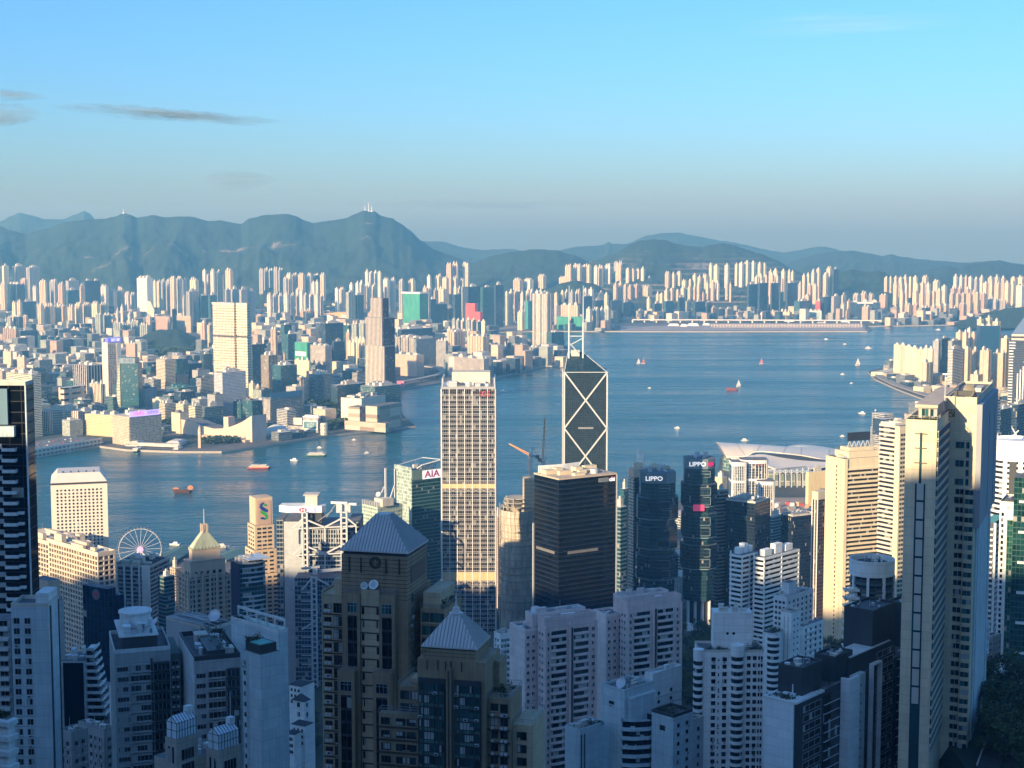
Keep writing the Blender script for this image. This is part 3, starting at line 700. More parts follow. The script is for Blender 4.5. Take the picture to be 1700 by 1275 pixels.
tower('covered_building','bright red wrapped stepped building on the sandy shore','covered building',773,790,504,6750,'red',split=0.9,notch=0,cap=False,d=20)
tower('covered_building','lower red wrapped wing beside the bright red building','covered building',788,798,518,6700,'red',split=0.9,notch=0,cap=False,d=20)
cluster('cream tower','right of the navy glass towers behind the shore',7300,'cream',[(837,845,486),(845,852,484)],group='cream pair')
# stadium shell, yellow with red end
def halls():
 c = ground(566,536); t = thing('stadium','long yellow stadium hall with a red lower end','stadium',(c.x,c.y,4),R(-8))
 w = 60/FPX*c.y; b = MB()
 pr = [(-w/2,0),(-w/2,42),(-w*0.1,50),(w*0.25,49),(w/2,40),(w/2,0)]
 f = [(x,0,z) for x,z in pr]; k = [(x,90,z) for x,z in pr]; b.face(f); b.face(k[::-1])
 for i in range(len(f)): j = (i+1) % len(f); b.face([f[j],f[i],k[i],k[j]])
 b.build('shell',plain('yellow_cladding',(0.72,0.42,0.14),0.6,var=0.2,scale=0.03),t)
 b = MB(); b.box(-w*0.42,w*0.05,-6,-0.5,0,24); b.build('red_wall',FM['red'],t)
halls()
cluster('small tan block','beside the yellow stadium hall',7300,'tan',[(497,507,517),(508,519,515)],group='tan blocks by the stadium')
cluster('low pale-roofed estate block near the bay','behind the ribbed slab',6200,'greygreen',[(750,757,530),(757,765,531),(765,773,532,'cream'),(773,782,531),(782,791,531,'cream'),(791,800,534),(799,807,533,'cream')],split=0.7,group='estate blocks near the bay')
cluster('lower estate block','in the front rank near the bay',5900,'greygreen',[(742,750,546,'cream'),(750,758,545),(758,766,548),(767,775,550),(775,783,548,'grey')],split=0.7,group='front estate blocks near the bay')
# --- middle: mid-distance named blocks of Kowloon
tower('apartment_slab','long slab with bright vertical ribs beside its blue shaded wing','apartment block',656,688,561,5150,'ribbed',split=0.97,d=60)
tower('apartment_slab','long blue shaded slab joined right of the bright ribbed slab','apartment block',687,727,563,5050,facade('shaded_rib',(0.36,0.42,0.46),(0.03,0.06,0.09),3.0,4.4,0.5,1.0,0.05),split=0.1)  # wing's shade put into a bluer, darker copy of the ribbed wall
tower('low_block','long dark low slab behind the bright ribbed slab','low block',660,740,547,5650,'navy',split=0.08,notch=0)
tower('office_block','wide pinkish tan block with a small square window grid by the flyover','office block',655,704,590,4650,facade('tan_grid',(0.60,0.44,0.35),fh=3.4,bw=3.4,wf=0.3,hf=0.4),split=0.74,notch=0)
tower('low_block','stacked white terraced block between the ribbed slab and orange flats','low block',724,744,566,5000,'office',split=0.8,notch=0)
tower('apartment_slab','tall orange and red flats half in shade behind the hotel','apartment block',742,772,551,5300,'pink',split=0.4)
tower('apartment_slab','broad cream flats right of the orange flats','apartment block',776,812,559,5200,'cream',split=0.72)
tower('hotel','cream hotel of tall upright ribs behind the flat-topped metal skyscraper','hotel',754,812,596,4550,'ribbed',split=0.86,notch=0)
cluster('stepped teal and grey office block','by the striped harbour tower',5450,'teal',[(812,829,573,'office',53,0.8),(829,841,578),(840,849,569,'navy'),(849,862,574),(860,873,572,'grey')],split=0.3,cat='office block',name='office_block',notch=0,group='office blocks on the point')
tower('apartment_tower','low ribbed flats at the foot of the tall striped harbour tower','apartment block',874,909,577,5250,facade('grey_rib',(0.46,0.48,0.48),(0.05,0.08,0.10),3,5,0.5,1.0,0.05),split=0.4)
tower('apartment_tower','tall harbour tower with black and white upright stripes','apartment tower',884,918,488,5600,facade('bw_stripe',(0.80,0.78,0.68),(0.02,0.03,0.04),3,6.0,0.42,1.0,0.02),split=0.72,zb=3.5,notch=1,d=30)
tower('covered_building','green glass block half netted beside the tall striped harbour tower','office block',907,936,552,5450,'teal',split=0.3,notch=0)
# --- centre and right, far shore
cluster('cream tower','behind the bay, left of the tall striped harbour tower',7500,'cream',[(837,844,487,'peach'),(845,852,485),(853,860,484,'peach'),(864,870,487,'white'),(873,880,483),(880,887,482,'white')],group='cream towers behind the bay')
tower('covered_building','slim tower wrapped in teal netting left of the tall striped harbour tower','covered building',871,885,500,7000,plain('teal_netting',(0.05,0.26,0.25),0.9,var=0.2,scale=0.06),split=0.4,notch=0,cap=False)
tower('low_block','small cream tower on the sandy shore left of the teal-netted tower','apartment block',859,872,518,6900,'cream',split=0.6)
cluster('long pale block','below the small quarry hill',8800,'white',[(852,869,465,'pink'),(870,886,464),(893,907,458,'cream'),(928,943,461,'cream')],zb=8,cat='apartment block',name='apartment_block',group='pale blocks below the hill')
cluster('tall pale yellow tower','in the row left of the quarry hill',8700,'cream',[(938,950,442),(952,966,440),(967,982,441),(986,993,443,'white'),(993,1002,443),(1004,1015,441,'white'),(1019,1026,436,'grey',91),(1027,1034,436,'grey',91),(1022,1033,440)],zb=10,split=0.75,group='pale yellow towers, centre')
cluster('small cream tower','in the crowded band above the twin masts',7700,'cream',[(888,894,484),(895,901,482,'peach'),(902,908,484),(920,927,487,'peach'),(931,937,485),(938,944,484),(946,953,485,'grey'),(955,965,484),(968,976,481,'white'),(977,986,480,'white'),(986,993,487),(994,1002,486),(1003,1011,489)],group='crowded cream towers above the masts')
tower('apartment_tower','wide pink flats above the green netting behind the twin masts','apartment block',931,962,507,7100,'pink',split=0.9)
tower('apartment_tower','slim grey tower left of the wide pink flats behind the masts','apartment tower',920,930,507,7150,'grey',split=0.4)
tower('covered_building','low block wrapped in bright green netting left half behind the masts','covered building',925,946,526,6950,'net',split=0.9,notch=0,cap=False)
tower('covered_building','low block wrapped in bright green netting right half behind the masts','covered building',948,968,526,6950,'net',split=0.9,notch=0,cap=False)
cluster('white-striped waterfront tower','right of the twin masts',6950,'white',[(973,983,513),(984,995,513,'greygreen'),(996,1003,512),(1004,1014,513,'greygreen')],group='striped waterfront towers')
cluster('dull blue block','behind the striped waterfront towers',7400,'navy',[(966,983,492),(984,1003,499),(1013,1030,499),(1031,1047,500)],split=0.2,cat='office block',name='office_block',group='dull blue blocks')
cluster('pale tower','in the upper row under the quarry terraces',8500,'cream',[(1039,1046,447),(1047,1055,448),(1056,1063,448),(1064,1071,446),(1072,1081,462,'grey')],group='pale towers under the quarry')
cluster('peach tower','below the pale towers under the quarry',7800,'peach',[(1018,1026,473),(1027,1034,470),(1035,1041,474),(1042,1050,476,'tan'),(1051,1061,474,'tan'),(1063,1083,477,'cream'),(1073,1081,496,'cream',74),(1089,1095,488,'cream',74),(1095,1102,488,'cream',74)],group='peach towers, centre right')
cluster('sunlit tower','in the dense middle row under the two-humped hill',8200,'cream',[(1104,1113,453,'peach'),(1114,1122,455),(1123,1132,453),(1132,1141,466),(1142,1149,466),(1150,1157,457),(1158,1165,460,'peach'),(1166,1176,458,'peach'),(1177,1184,440),(1185,1194,441),(1203,1211,440,'white'),(1220,1226,439),(1227,1235,437,'white'),(1236,1245,435),(1246,1255,436,'white')],group='dense middle towers under the two-humped hill')
cluster('slim peach tower','in the lower dense row under the two-humped hill',7700,'peach',[(1103,1110,482,'cream'),(1111,1119,480),(1121,1129,483,'cream'),(1130,1138,478,'cream'),(1141,1148,478),(1149,1156,480),(1157,1163,471),(1164,1170,486,'pink'),(1171,1178,470,'cream'),(1180,1187,468),(1188,1195,470,'white'),(1204,1210,471),(1211,1215,472)],group='lower dense row under the two-humped hill')
cluster('navy waterfront office block','above the white viaduct',6950,'navy',[(1031,1047,502),(1056,1070,516,'greygreen'),(1083,1099,504),(1101,1118,500,'teal'),(1125,1137,494),(1138,1148,500,'greygreen'),(1149,1171,501),(1172,1181,502),(1181,1190,511,'tan'),(1191,1203,513),(1204,1218,513,'office'),(1222,1233,518,'tan'),(1234,1244,520,'cream')],split=0.25,cat='office block',name='office_block',notch=0,group='waterfront office blocks above the viaduct')
cluster('tall tower','below the right end of the two-humped hill',8000,'cream',[(1258,1265,438),(1266,1273,439),(1276,1283,450),(1284,1292,449),(1297,1305,450),(1308,1313,450),(1313,1319,452),(1332,1338,457),(1339,1345,456)],group='tall towers below the right hill end')
cluster('cream tower','in the second rank below the right hill end',7700,'cream',[(1253,1259,460,'white'),(1260,1267,458),(1268,1276,459),(1277,1286,457,'peach'),(1287,1294,459),(1295,1301,463,'peach')],group='second rank below the right hill end')
cluster('broad peach or white tower','in the bright group above the pink block',7700,'white',[(1347,1354,451,'peach'),(1355,1363,447,'peach'),(1366,1375,456,'cream'),(1372,1382,446,'cream',79),(1382,1393,447,'navy',78,0.2)],group='tall bright group')
cluster('dark glass tower','rising behind the pink and cream waterfront blocks',7250,'navy',[(1240,1258,472),(1258,1275,470),(1279,1293,470),(1294,1301,485,'teal'),(1304,1323,470)],split=0.2,cat='office tower',name='office_tower',notch=0,group='dark glass towers behind the waterfront')
cluster('small mixed tower','between the dark glass towers and the pink block',7200,'pink',[(1325,1332,471,'grey'),(1340,1349,474),(1349,1358,475),(1336,1346,490)],group='small mixed towers')
tower('office_block','teal glass waterfront office with a pale glazed left side','office block',1318,1346,500,6900,'teal',split=0.35,notch=0)
tower('office_block','salmon pink narrow tower beside the teal glass waterfront office','office tower',1354,1363,500,7000,'red',split=0.8,notch=0)
o,w,d,h = tower('office_block','white framed billboard block above the viaduct','office block',1344,1364,516,6850,'office',a=2,notch=0,d=40)
b = MB(); b.box(-w/2,w/2,-d/2 -1.5,-d/2 -0.3,0,h,0); b.box(-w/2+4,w/2 -4,-d/2 -2,-d/2 -1.5,6,h -5,1); b.build('billboard',[M_WHITE,plain('faded_poster',(0.30,0.42,0.40),0.6,var=0.5,scale=0.05)],o)
cluster('low pink or cream waterfront block','above the viaduct',6900,'pink',[(1240,1255,520),(1262,1278,520,'cream'),(1280,1294,518),(1294,1315,518,'cream'),(1388,1398,518),(1399,1411,516)],cat='low block',name='low_block',notch=0,split=0.8,group='low waterfront blocks')
cluster('grey-blue office','right of the billboard block',7100,'office',[(1362,1380,493,'navy'),(1380,1396,492,'grey'),(1397,1405,490,'cream'),(1399,1404,506,'cream',69),(1406,1414,500,'cream')],split=0.3,cat='office block',name='office_block',notch=0,group='grey-blue offices')
o,w,d,h = tower('office_block','broad navy office with a long white sign board along its roof','office block',1414,1462,502,6950,'navy',a=3,notch=0,d=70)
b = MB(); b.box(-w*0.3,w*0.25,-d/2 -2,-d/2,h -6,h+2); b.build('sign_board',M_WHITE,o)
tower('office_block','stepped tan tower in front of the broad navy office','office block',1431,1448,509,6800,'tan',split=0.6,notch=0)
cluster('small pink turreted block','behind the broad navy office',7400,'pink',[(1416,1428,489,'grey'),(1429,1440,487),(1441,1452,490,'grey')],group='pink turreted blocks')
tower('apartment_tower','pink and white slim block right of the broad navy office','apartment tower',1460,1474,490,7300,'pink',split=0.7)
cluster('tall cream tower','in the back row of the far right estate',8200,'cream',[(1468,1475,461,'peach'),(1475,1482,462),(1484,1491,460,'peach'),(1492,1499,461),(1500,1507,460),(1508,1515,461),(1516,1524,460),(1531,1542,460,'peach')],group='back row, far right estate')
cluster('cream tower','in the middle row of the far right estate',7800,'cream',[(1483,1492,470),(1493,1500,471),(1501,1508,472,'white'),(1519,1526,471),(1527,1536,470),(1537,1546,472,'white'),(1549,1561,467),(1563,1573,475,'white')],group='middle row, far right estate')
cluster('sunlit tower','in the lower row of the far right estate',7400,'cream',[(1494,1501,486),(1501,1508,486),(1515,1525,485),(1526,1536,487),(1539,1546,485,'peach'),(1546,1554,484),(1555,1564,482,'peach')],group='lower row, far right estate')
cluster('tower','in the bright back row at the right edge',8200,'white',[(1583,1591,459),(1592,1600,460),(1601,1607,460,'peach'),(1608,1615,460),(1616,1625,463,'grey'),(1626,1634,461),(1640,1650,461,'peach'),(1651,1660,460,'peach'),(1661,1671,462,'peach'),(1678,1688,461,'cream'),(1689,1702,461,'cream')],group='bright back row, right edge')
cluster('shaded beige tower','below the bright back row at right',7700,'tan',[(1578,1588,479),(1589,1598,479),(1602,1611,480),(1613,1622,484),(1632,1641,470,'cream'),(1642,1650,470,'cream'),(1651,1662,470,'cream'),(1668,1677,470,'cream'),(1677,1686,470,'cream'),(1687,1703,474,'white')],group='beige towers, right')
cluster('low beige slab','in the rank behind the waterfront slabs at right',7300,'tan',[(1576,1585,488),(1586,1594,489),(1595,1604,488),(1605,1615,489),(1617,1627,487),(1628,1638,488)],group='low beige rank, right')
cluster('tan waterfront slab block','in the front rank across the water at right',6950,'tan',[(1502,1514,506),(1514,1526,506),(1527,1544,511,'navy'),(1545,1555,508),(1556,1565,508),(1565,1574,507),(1576,1591,512,'navy'),(1592,1605,505)],group='waterfront slabs, right')
cluster('grey shaded slab on a slope','below the bright right-edge towers',7500,'grey',[(1619,1637,498),(1640,1656,497),(1657,1671,499)],split=0.85,group='grey slabs on the right slope')
# ------------------------------------------------------------------ Kowloon near shore
F = facade
FM['bandcream'] = F('banded_cream',(0.72,0.66,0.50),(0.03,0.06,0.06),3.6,3,1.0,0.45,0.1)
FM['bandteal'] = F('banded_teal',(0.16,0.24,0.25),(0.02,0.06,0.07),3.8,3,1.0,0.6,0.05)
FM['shade'] = F('shaded_office',(0.22,0.26,0.28),(0.02,0.04,0.05),3.6,3.0,0.7,0.6,0.1)
FM['hotelgrid'] = F('hotel_grid',(0.70,0.58,0.42),(0.05,0.05,0.05),3.2,3.6,0.55,0.5,0.25)
FM['ribdark'] = F('dark_ribbed',(0.55,0.47,0.38),(0.02,0.025,0.03),4,4.4,0.62,1.0,0.02)
T = tower
T('office_tower','pale banded tower with green-gold glass beside the dark near tower','office tower',10,68,622,3250,'bandcream',xc=53,notch=0)
T('apartment_tower','slim peach slab with blank end wall above the green-gold tower','apartment tower',28,42,593,4350,'peach',xc=40,notch=0)
T('office_block','small cream block left of the slim peach slab','office block',5,21,584,4700,'cream',split=0.8,notch=0)
cluster('shaded blue office block','between the peach slab and the white-ribbed block',4500,'shade',[(42,68,604,'navy',48,0.2),(57,87,598),(75,86,604,'teal'),(86,100,612),(98,120,610,'grey'),(107,123,616)],split=0.3,cat='office block',name='office_block',notch=0,group='shaded blue blocks, left')
T('office_tower','broad dark block with white upright ribs at left','office block',121,173,607,4150,F('white_rib',(0.80,0.80,0.76),(0.03,0.04,0.06),4,9,0.76,1.0,0.0),xc=145,notch=0)
T('office_block','lower cream ribbed block before the broad white-ribbed block','office block',148,175,638,3850,F('cream_rib',(0.76,0.70,0.58),(0.05,0.04,0.03),4,6.2,0.5,1.0,0.0),xc=168,notch=0)
o,w,d,h = T('office_tower','very slim cream tower with mosaic side and blue sign board on top','office tower',169,201,569,4050,F('mosaic',(0.80,0.70,0.52),(0.04,0.05,0.06),3.4,30,0.001,0.5),xc=178,notch=0,cap=False)
b = MB(); b.box(w/2+.1,w/2+.8,1 -d/2,d*.1,0,h -4,0); b.build('mosaic_panel',F('mosaic_side',(0.70,0.62,0.48),(0.02,0.02,0.03),5,6,0.6,0.55,0.3),o)
b = MB(); [b.box(w/2+.1,w/2+1.6,y,y+2,h*.45,h -3) for y in (d*.16,d*.27,d*.38)]; b.build('white_ribs',M_WHITE,o)
b = MB(); b.box(0,w/2+1,-d/2+1,d*.5,h+.1,h+12); b.build('sign_board',glow('blue_sign',(0.16,0.15,0.62),.5),o)
lettering(o,'招行銀',9,(w/2+1.1,d*.08,h+6),(R(90),0,R(90)),glow('pale_sign_letters',(0.75,0.72,0.9),.8))
T('apartment_block','small dark red and cream ribbed block right of the mosaic tower','apartment block',209,228,571,4800,F('red_rib',(0.62,0.50,0.42),(0.18,0.06,0.05),3,5,0.5,1.0,0.0),split=.8,notch=0)
def sail_tower():
 b = Bld('office_tower','teal glass tower with sail-curved striped left side and lettered top','office tower',3650,8,212,3.5)
 P = lambda x,y: b.px(x,y); A,Bt = P(194,594),P(232,692)
 top = A.z; mb = MB(); D = 26; X0,X1 = A.x+6,Bt.x
 mb.box(X0,X1,0,D,0,top -12,0); mb.box(X0 -4,X1 -6,0.5,D,top -12,top); b.add('glass_body',mb,FM['teal'])
 mb = MB(); n = 14; pr = [(-14*math.sin(math.pi*min(1,(i/n) *1.15) *.5) ** .7*(1 -.95*max(0,i/n -.3) /.7),top*i/n) for i in range(n+1)]
 f = [(X0 -.2,-2,z) for x,z in pr]; g = [(X0+x,-2,z) for x,z in pr]
 for i in range(n):
  mb.face([g[i],f[i],f[i+1],g[i+1]],0,[(0,pr[i][1]),(12,pr[i][1]),(12,pr[i+1][1]),(0,pr[i+1][1])])
  mb.face([(g[i][0],D,g[i][2]),g[i],g[i+1],(g[i+1][0],D,g[i+1][2])],0,[(0,pr[i][1]),(20,pr[i][1]),(20,pr[i+1][1]),(0,pr[i+1][1])])
 b.add('sail_wall',mb,FM['bandcream'])
 mb = MB(); mb.box(X0 -3,X1 -7,-.4,.4,top -13,top -1); b.add('sign_band',mb,plain('sign_band_grey',(0.20,0.28,0.32),.5))
 lettering(b.t,'$UBS',11,((X0+X1) /2 -2,-.7,top -7),(R(90),0,0),plain('dark_letters',(0.04,0.06,0.12),.5))
sail_tower()
T('hotel','low pink-tan block with one dark window band by the park','museum',97,143,644,3800,F('pink_tan',(0.66,0.54,0.42),(0.03,0.03,0.03),14,40,0.7,0.35,0.0),a=30,split=0.2,notch=0,cap=False)
# waterfront hotels
T('hotel','white hotel of long window bands between ribbed end bays by the pier','hotel',70,142,684,3330,F('hotel_band',(0.76,0.72,0.62),(0.05,0.06,0.07),3.6,60,0.93,0.42,0.0),a=25,xc=141,notch=0,d=40)
for xl,xr,nm in ((69,81,'left'),(119,131,'right')):
 T('hotel_wing','ribbed cream end bay of the white banded hotel, the %s one' % nm,'hotel',xl,xr,683,3310,F('cream_rib2',(0.78,0.72,0.58),(0.08,0.06,0.05),60,5,0.45,0.96,0.0),a=25,xc=xr -1,d=14,notch=0,cap=False)
T('hotel','yellow window-gridded hotel beside the pier, left of the sign-topped hotel','hotel',141,188,690,3260,F('yellow_grid',(0.80,0.64,0.34),(0.10,0.08,0.05),3.2,3.4,0.6,0.4,0.4),a=28,xc=187,d=40,notch=0)
o,w,d,h = T('hotel','peach waterfront hotel with a shaded gridded side under a lilac sign','hotel',186,268,692,3120,'hotelgrid',a=42,xc=214,notch=0)
b = MB(); b.box(w/2+.05,w/2+.5,2 -d/2,d/2 -.5,0,h -1,0); b.build('gridded_side',F('shaded_grid',(0.40,0.42,0.38),(0.04,0.05,0.06),3.2,3.4,0.6,0.5,0.3),o)  # grey panel carries the right face's shade in its colour
b = MB(); b.box(w/2+.1,w/2+1.2,1 -d/2,d/2 -4,h -1,h+10); b.build('sign_board',glow('lilac_sign',(0.48,0.36,0.80),.75),o)
for i,ch in enumerate('己木里立 百里木回'):
 if ch != ' ': lettering(o,ch,7.5,(w/2+1.3,-d*.34+i*d*.085,h+4.6),(R(90),0,R(90)),glow('magenta_letters' if i < 4 else 'blue_letters',(0.75,0.05,0.35) if i < 4 else (0.10,0.10,0.5),.6),ext=.1)
def pier_terminal():
 A,B2 = ground(-30,776,0),ground(170,741,0); dv = (B2 -A).normalized(); nv = Vector((-dv.y,dv.x,0)); L = (B2 -A).length
 rz = math.atan2(dv.y,dv.x); t = thing('pier_terminal','long low pier terminal with cars parked on its roof','pier',(A.x,A.y,0),rz)
 m = MB(); m.box(0,L,0,90,-2,16,0,1); m.build('deck_hall',[F('pier_wall',(0.58,0.60,0.58),(0.05,0.08,0.09),8,11,0.65,0.5,0.1),M_ROOFG],t)
 m = MB(); m.box(-1,L+1,-3,-.2,8,9.2); m.build('walkway',M_WHITE,t)
 m = MB(); m.box(0,L,-.2,.6,16,18); m.build('parapet',M_WHITE,t)
 r = random.Random(3); cm = [plain('car_%d' % i,c,.3,var=0) for i,c in enumerate([(.7,.7,.7),(.05,.05,.06),(.5,.06,.05),(.1,.2,.4)])]
 for i in range(36):
  u,v = L*(.22+.75*(i // 2) /18),12+(i % 2) *36+r.uniform(0,12); c = MB(); c.box(-2.3,2.3,-1,1,.3,.95); c.box(-1.3,1.2,-.85,.85,.95,1.55)
  p = A+dv*u+nv*v; o = c.build('parked_car',cm[r.randrange(4)],loc=(p.x,p.y,16.02),rz=rz+R(90)); tag(o,'small parked car on the roof of the long pier terminal','car','cars on the pier terminal roof')
pier_terminal()
def ferry(name,label,px,py,L,rz,cols,group=None,decks=2,cat='ferry'):
 c = ground(px,py,0); t = thing(name,label,cat,(c.x,c.y,0),R(rz),group)
 k = L/2; w = L*.14; m = MB()
 P = [(-k,0),(-k*.75,-w),(k*.75,-w),(k,0),(k*.75,w),(-k*.75,w)]; m.frustum([(x*.93,y*.7) for x,y in P],P,-.4,L*.055); m.build('hull',cols[0],t)
 for i in range(decks):
  m = MB(); s = .8 -i*.2; z = L*(.056+.06*i); m.box(-k*s,k*s,-w*.85,w*.85,z,z+L*.045); m.build('deck_house',cols[1],t)
  m = MB(); m.box(-k*(s+.05),k*(s+.05),-w*.95,w*.95,z+L*.045,z+L*.055); m.build('deck_roof',cols[2],t)
 m = MB(); z = L*(.056+.06*decks); m.tube((0,0,z),(0,0,z+L*.09),L*.03,L*.025,8); m.build('funnel',cols[3],t)
 return t
cW = plain('boat_white',(.8,.78,.72),.5,var=.05); cG = plain('boat_green',(.05,.18,.12),.5); cR = plain('boat_red',(.5,.06,.04),.5); cD = plain('boat_dark',(.05,.05,.06),.5); cO = plain('boat_orange',(.55,.22,.10),.7); cBr = plain('boat_wood',(.12,.05,.03),.7)
cWin = F('boat_windows',(.78,.75,.66),(.04,.05,.06),2.5,2.2,.7,.6,.1)
def star_piers():
 for i,(x,y) in enumerate(((218,743),(286,743))):
  c = ground(x,y+1.5,0); t = thing('ferry_pier','pale two-storey ferry pier, the %s one below the lilac sign' % ('left' if i == 0 else 'right'),'pier',(c.x,c.y+4,0),R(-8),'ferry piers')
  m = MB(); m.box(-13,13,0,46,-2,10,0,1); m.build('pier_hall',[F('pier_hall_wall',(.74,.70,.60),(.06,.07,.07),5,4,.6,.5,.1),M_ROOFW],t)
  m = MB(); m.frustum([(-15,-2),(15,-2),(15,48),(-15,48)],[(-9,6),(9,6),(9,40),(-9,40)],10,14); m.build('roof',plain('pier_roof',(.66,.64,.56),.7),t)
 m = MB(); A,B2 = ground(232,741,4),ground(300,744,4); m.beam((A.x,A.y,9),(B2.x,B2.y,9),12,6); o = m.build('pier_hall',M_ROOFW); tag(o,'long pale covered concourse joining the two ferry piers','pier')
star_piers()
ferry('ferry','white ferry docked beside the left ferry pier',229,749,42,80,(cG,cWin,cW,cD)); ferry('ferry','dark-hulled ferry docked at the right ferry pier',296,748,40,80,(cD,cWin,cW,cD))
def clock_tower():
 b = Bld('clock_tower','slender pink stone clock tower on the promenade by the ferry piers','clock tower',3090,20,331,3.5)
 m = plain('pink_stone',(.62,.44,.32),.8); B = b.blk('shaft',328.5,332.6,334.5,716,m)
 c = MB(); x,y,z = B.cx,B.cy,B.z1; c.box(B.x0 -.6,B.x1+.6,B.y0 -.6,B.y1+.6,z,z+1.2); c.box(B.x0+.3,B.x1 -.3,B.y0+.3,B.y1 -.3,z+1.2,z+6); b.add('belfry',c,m)
 c = MB(); c.lathe([(B.w*.42,z+6),(B.w*.36,z+8.5),(.2,z+10.5)],12,(x,y)); c.tube((x,y,z+10),(x,y,z+14),.25,.1,6); b.add('dome',c,plain('dome_grey',(.5,.42,.36),.6))
 for f in ('F','R'):
  c = MB(); c.tube((0,-.25,0),(0,.02,0),1.7,n=16); me = c.build('tmp',M_WHITE).data; kill(me); p,r = b.pos(B,f,B.length(f) /2,z -3); b.put('clock_face',me,p,r)
clock_tower()
def culture_centre():
 b = Bld('concert_hall','windowless pink-tan concert hall with a sweeping concave roof by the promenade','concert hall',3180,38,418,3.5)
 m = plain('pink_tile',(.70,.53,.40),.7,var=.05); B = b.blk(None,298,418,442,690,None)
 def H(x,y): return b.px(x,y).z
 prof = [(0,0),(0,H(418,709)),(.06,H(418,709.5)),(.2,H(418,711.5)),(.32,H(418,716)),(.48,H(418,719)),(.6,H(418,717)),(.72,H(418,712)),(.86,H(418,703)),(1,B.z1),(1,0)]
 mb = MB(); f = [(B.x0+B.w*u,B.y0,z) for u,z in prof]; k = [(B.x0+B.w*u,B.y1,z) for u,z in prof]
 for i in range(len(prof) -1):
  if 0 < i < len(prof) -2: mb.face([(f[i][0],f[i][1],0),(f[i+1][0],f[i+1][1],0),f[i+1],f[i]],0,[(f[i][0],0),(f[i+1][0],0),(f[i+1][0],f[i+1][2]),(f[i][0],f[i][2])]); mb.face([f[i],f[i+1],k[i+1],k[i]],1)
 mb.face([f[-1],k[-1],k[-2],f[-2]],2); mb.face([k[0],f[0],f[1],k[1]],0); b.add('hall_body',mb,[m,M_ROOFG,plain('shaded_tile',(.42,.42,.42),.7)])  # right wall's shade put into a greyer tile colour
 P0,P1 = b.px(371,692,3240),b.px(386,713,3240); mb = MB(); mb.box(P0.x,P1.x,P0.y,P0.y+18,0,P0.z); b.add('stage_tower',mb,m)
 A = b.px(418,738,3150); mb = MB(); mb.box(B.x0+B.w*.35,B.x1 -6,B.y0 -14,B.y0 -.5,0,5); b.add('arcade',mb,plain('arcade_wall',(.56,.46,.36),.8))
culture_centre()
def museum():
 c = ground(460,722); t = thing('planetarium','white egg-shaped planetarium dome on a low base','planetarium',(c.x,c.y,3.5)); m = MB(); n = 9
 m.lathe([(26*math.cos(math.pi/2*i/n),3+20*math.sin(math.pi/2*i/n)) for i in range(n)] +[(.1,23)],24); m.build('dome',plain('dome_white',(.7,.68,.62),.5,var=.04),t,smooth=True)
 m = MB(); m.box(-38,44,4,40,0,7); m.box(-40,46,-22,3.9,0,3); m.build('base',M_ROOFW,t)
 b = Bld('museum','blocky museum with a big framed picture screen on its harbour wall','museum',3330,24,528,3.5)
 m = F('museum_tile',(.56,.54,.48),(.3,.3,.28),5,8,.95,.95,0,groughness=.6)
 b.blk('wing',478,506,516,708,m,3345); b.blk('cream_block',483,501,506,694,plain('cream_tile',(.78,.68,.5),.7),3375); B = b.blk('main_block',503,528,532,694,m);
 mb = MB(); W,H = B.w -1,B.h*.6; z0 = B.h*.2; y = B.y0
 for q in ((0,2,0,H),(W -2,W,0,H),(2,W -2,0,2),(2,W -2,H -2,H)): mb.box(B.x0+.5+q[0],B.x0+.5+q[1],y -1.5,y,z0+q[2],z0+q[3])
 fr_ = b.add('screen_frame',mb,M_WHITE); mb = MB(); mb.box(B.x0+2.6,B.x1 -2.6,y -.6,y -.05,z0+2.1,z0+H -2.1); b.add('screen',mb,plain('screen_teal',(.10,.22,.25),.4))
 lettering(b.t,'60!',H*.75,(B.cx,y -.8,z0+H*.5),(R(90),0,0),plain('pale_letters',(.4,.5,.52),.5),ext=.1)
 mb = MB(); mb.frustum([(B.x0 -2,B.y0 -2),(B.x1+4,B.y0 -2),(B.x1+2,B.y1),(B.x0,B.y1)],[(B.x0+3,B.y0+6),(B.x1 -4,B.y0+5),(B.x1 -4,B.y1),(B.x0+3,B.y1)],B.z1+.1,B.z1+5); b.add('roof',mb,M_WHITE)
 c = ground(538,722); m2 = MB(); m2.lathe([(8,0),(8,24),(6.5,26),(.1,26)],16); o = m2.build('drum_pavilion',F('drum',(.6,.58,.5),(.1,.12,.12),8,9,.2,.5,0),loc=(c.x,c.y,3.5)); tag(o,'round pale drum pavilion right of the screen-fronted museum','pavilion')
museum()
o,w,d,h = T('hotel','blue sign-topped hotel with a cream ribbed end behind the concert hall','hotel',437,502,662,3500,'shade',xc=449,notch=0,cap=False)
b = MB(); b.box(w/2 -.2,w/2+.8,-d/2+1,d/2,h -1,h+13); b.build('blue_fascia',plain('blue_fascia',(.04,.14,.26),.4),o); b = MB(); b.box(-w/2,w/2,-d/2 -.8,-d/2+.05,4,h -2); b.build('ribbed_end',FM['ribbed'],o)
T('hotel','low terraced hotel wing with rounded bands at the tip of the point','hotel',598,665,642,3560,'bandteal',xc=622,notch=0)
def regent():
 b = Bld('hotel','broad blank-walled tan waterfront hotel with two stepped facets on the point','hotel',3360,30,626,3.5)
 m = F('tan_stone',(.66,.52,.38),(.45,.36,.28),9,40,.98,.93,0,groughness=.7)
 b.blk('left_facet',578,597,612,676,m,3380); b.blk('right_facet',607,626,667,675,m)
 B = b.blk('roof_terrace',566,600,640,662,plain('terrace_cream',(.74,.66,.52),.7),3470); b.clutter(B,5,9,7); B = b.blk('podium',572,640,672,703,m,3340,d=30)
regent()
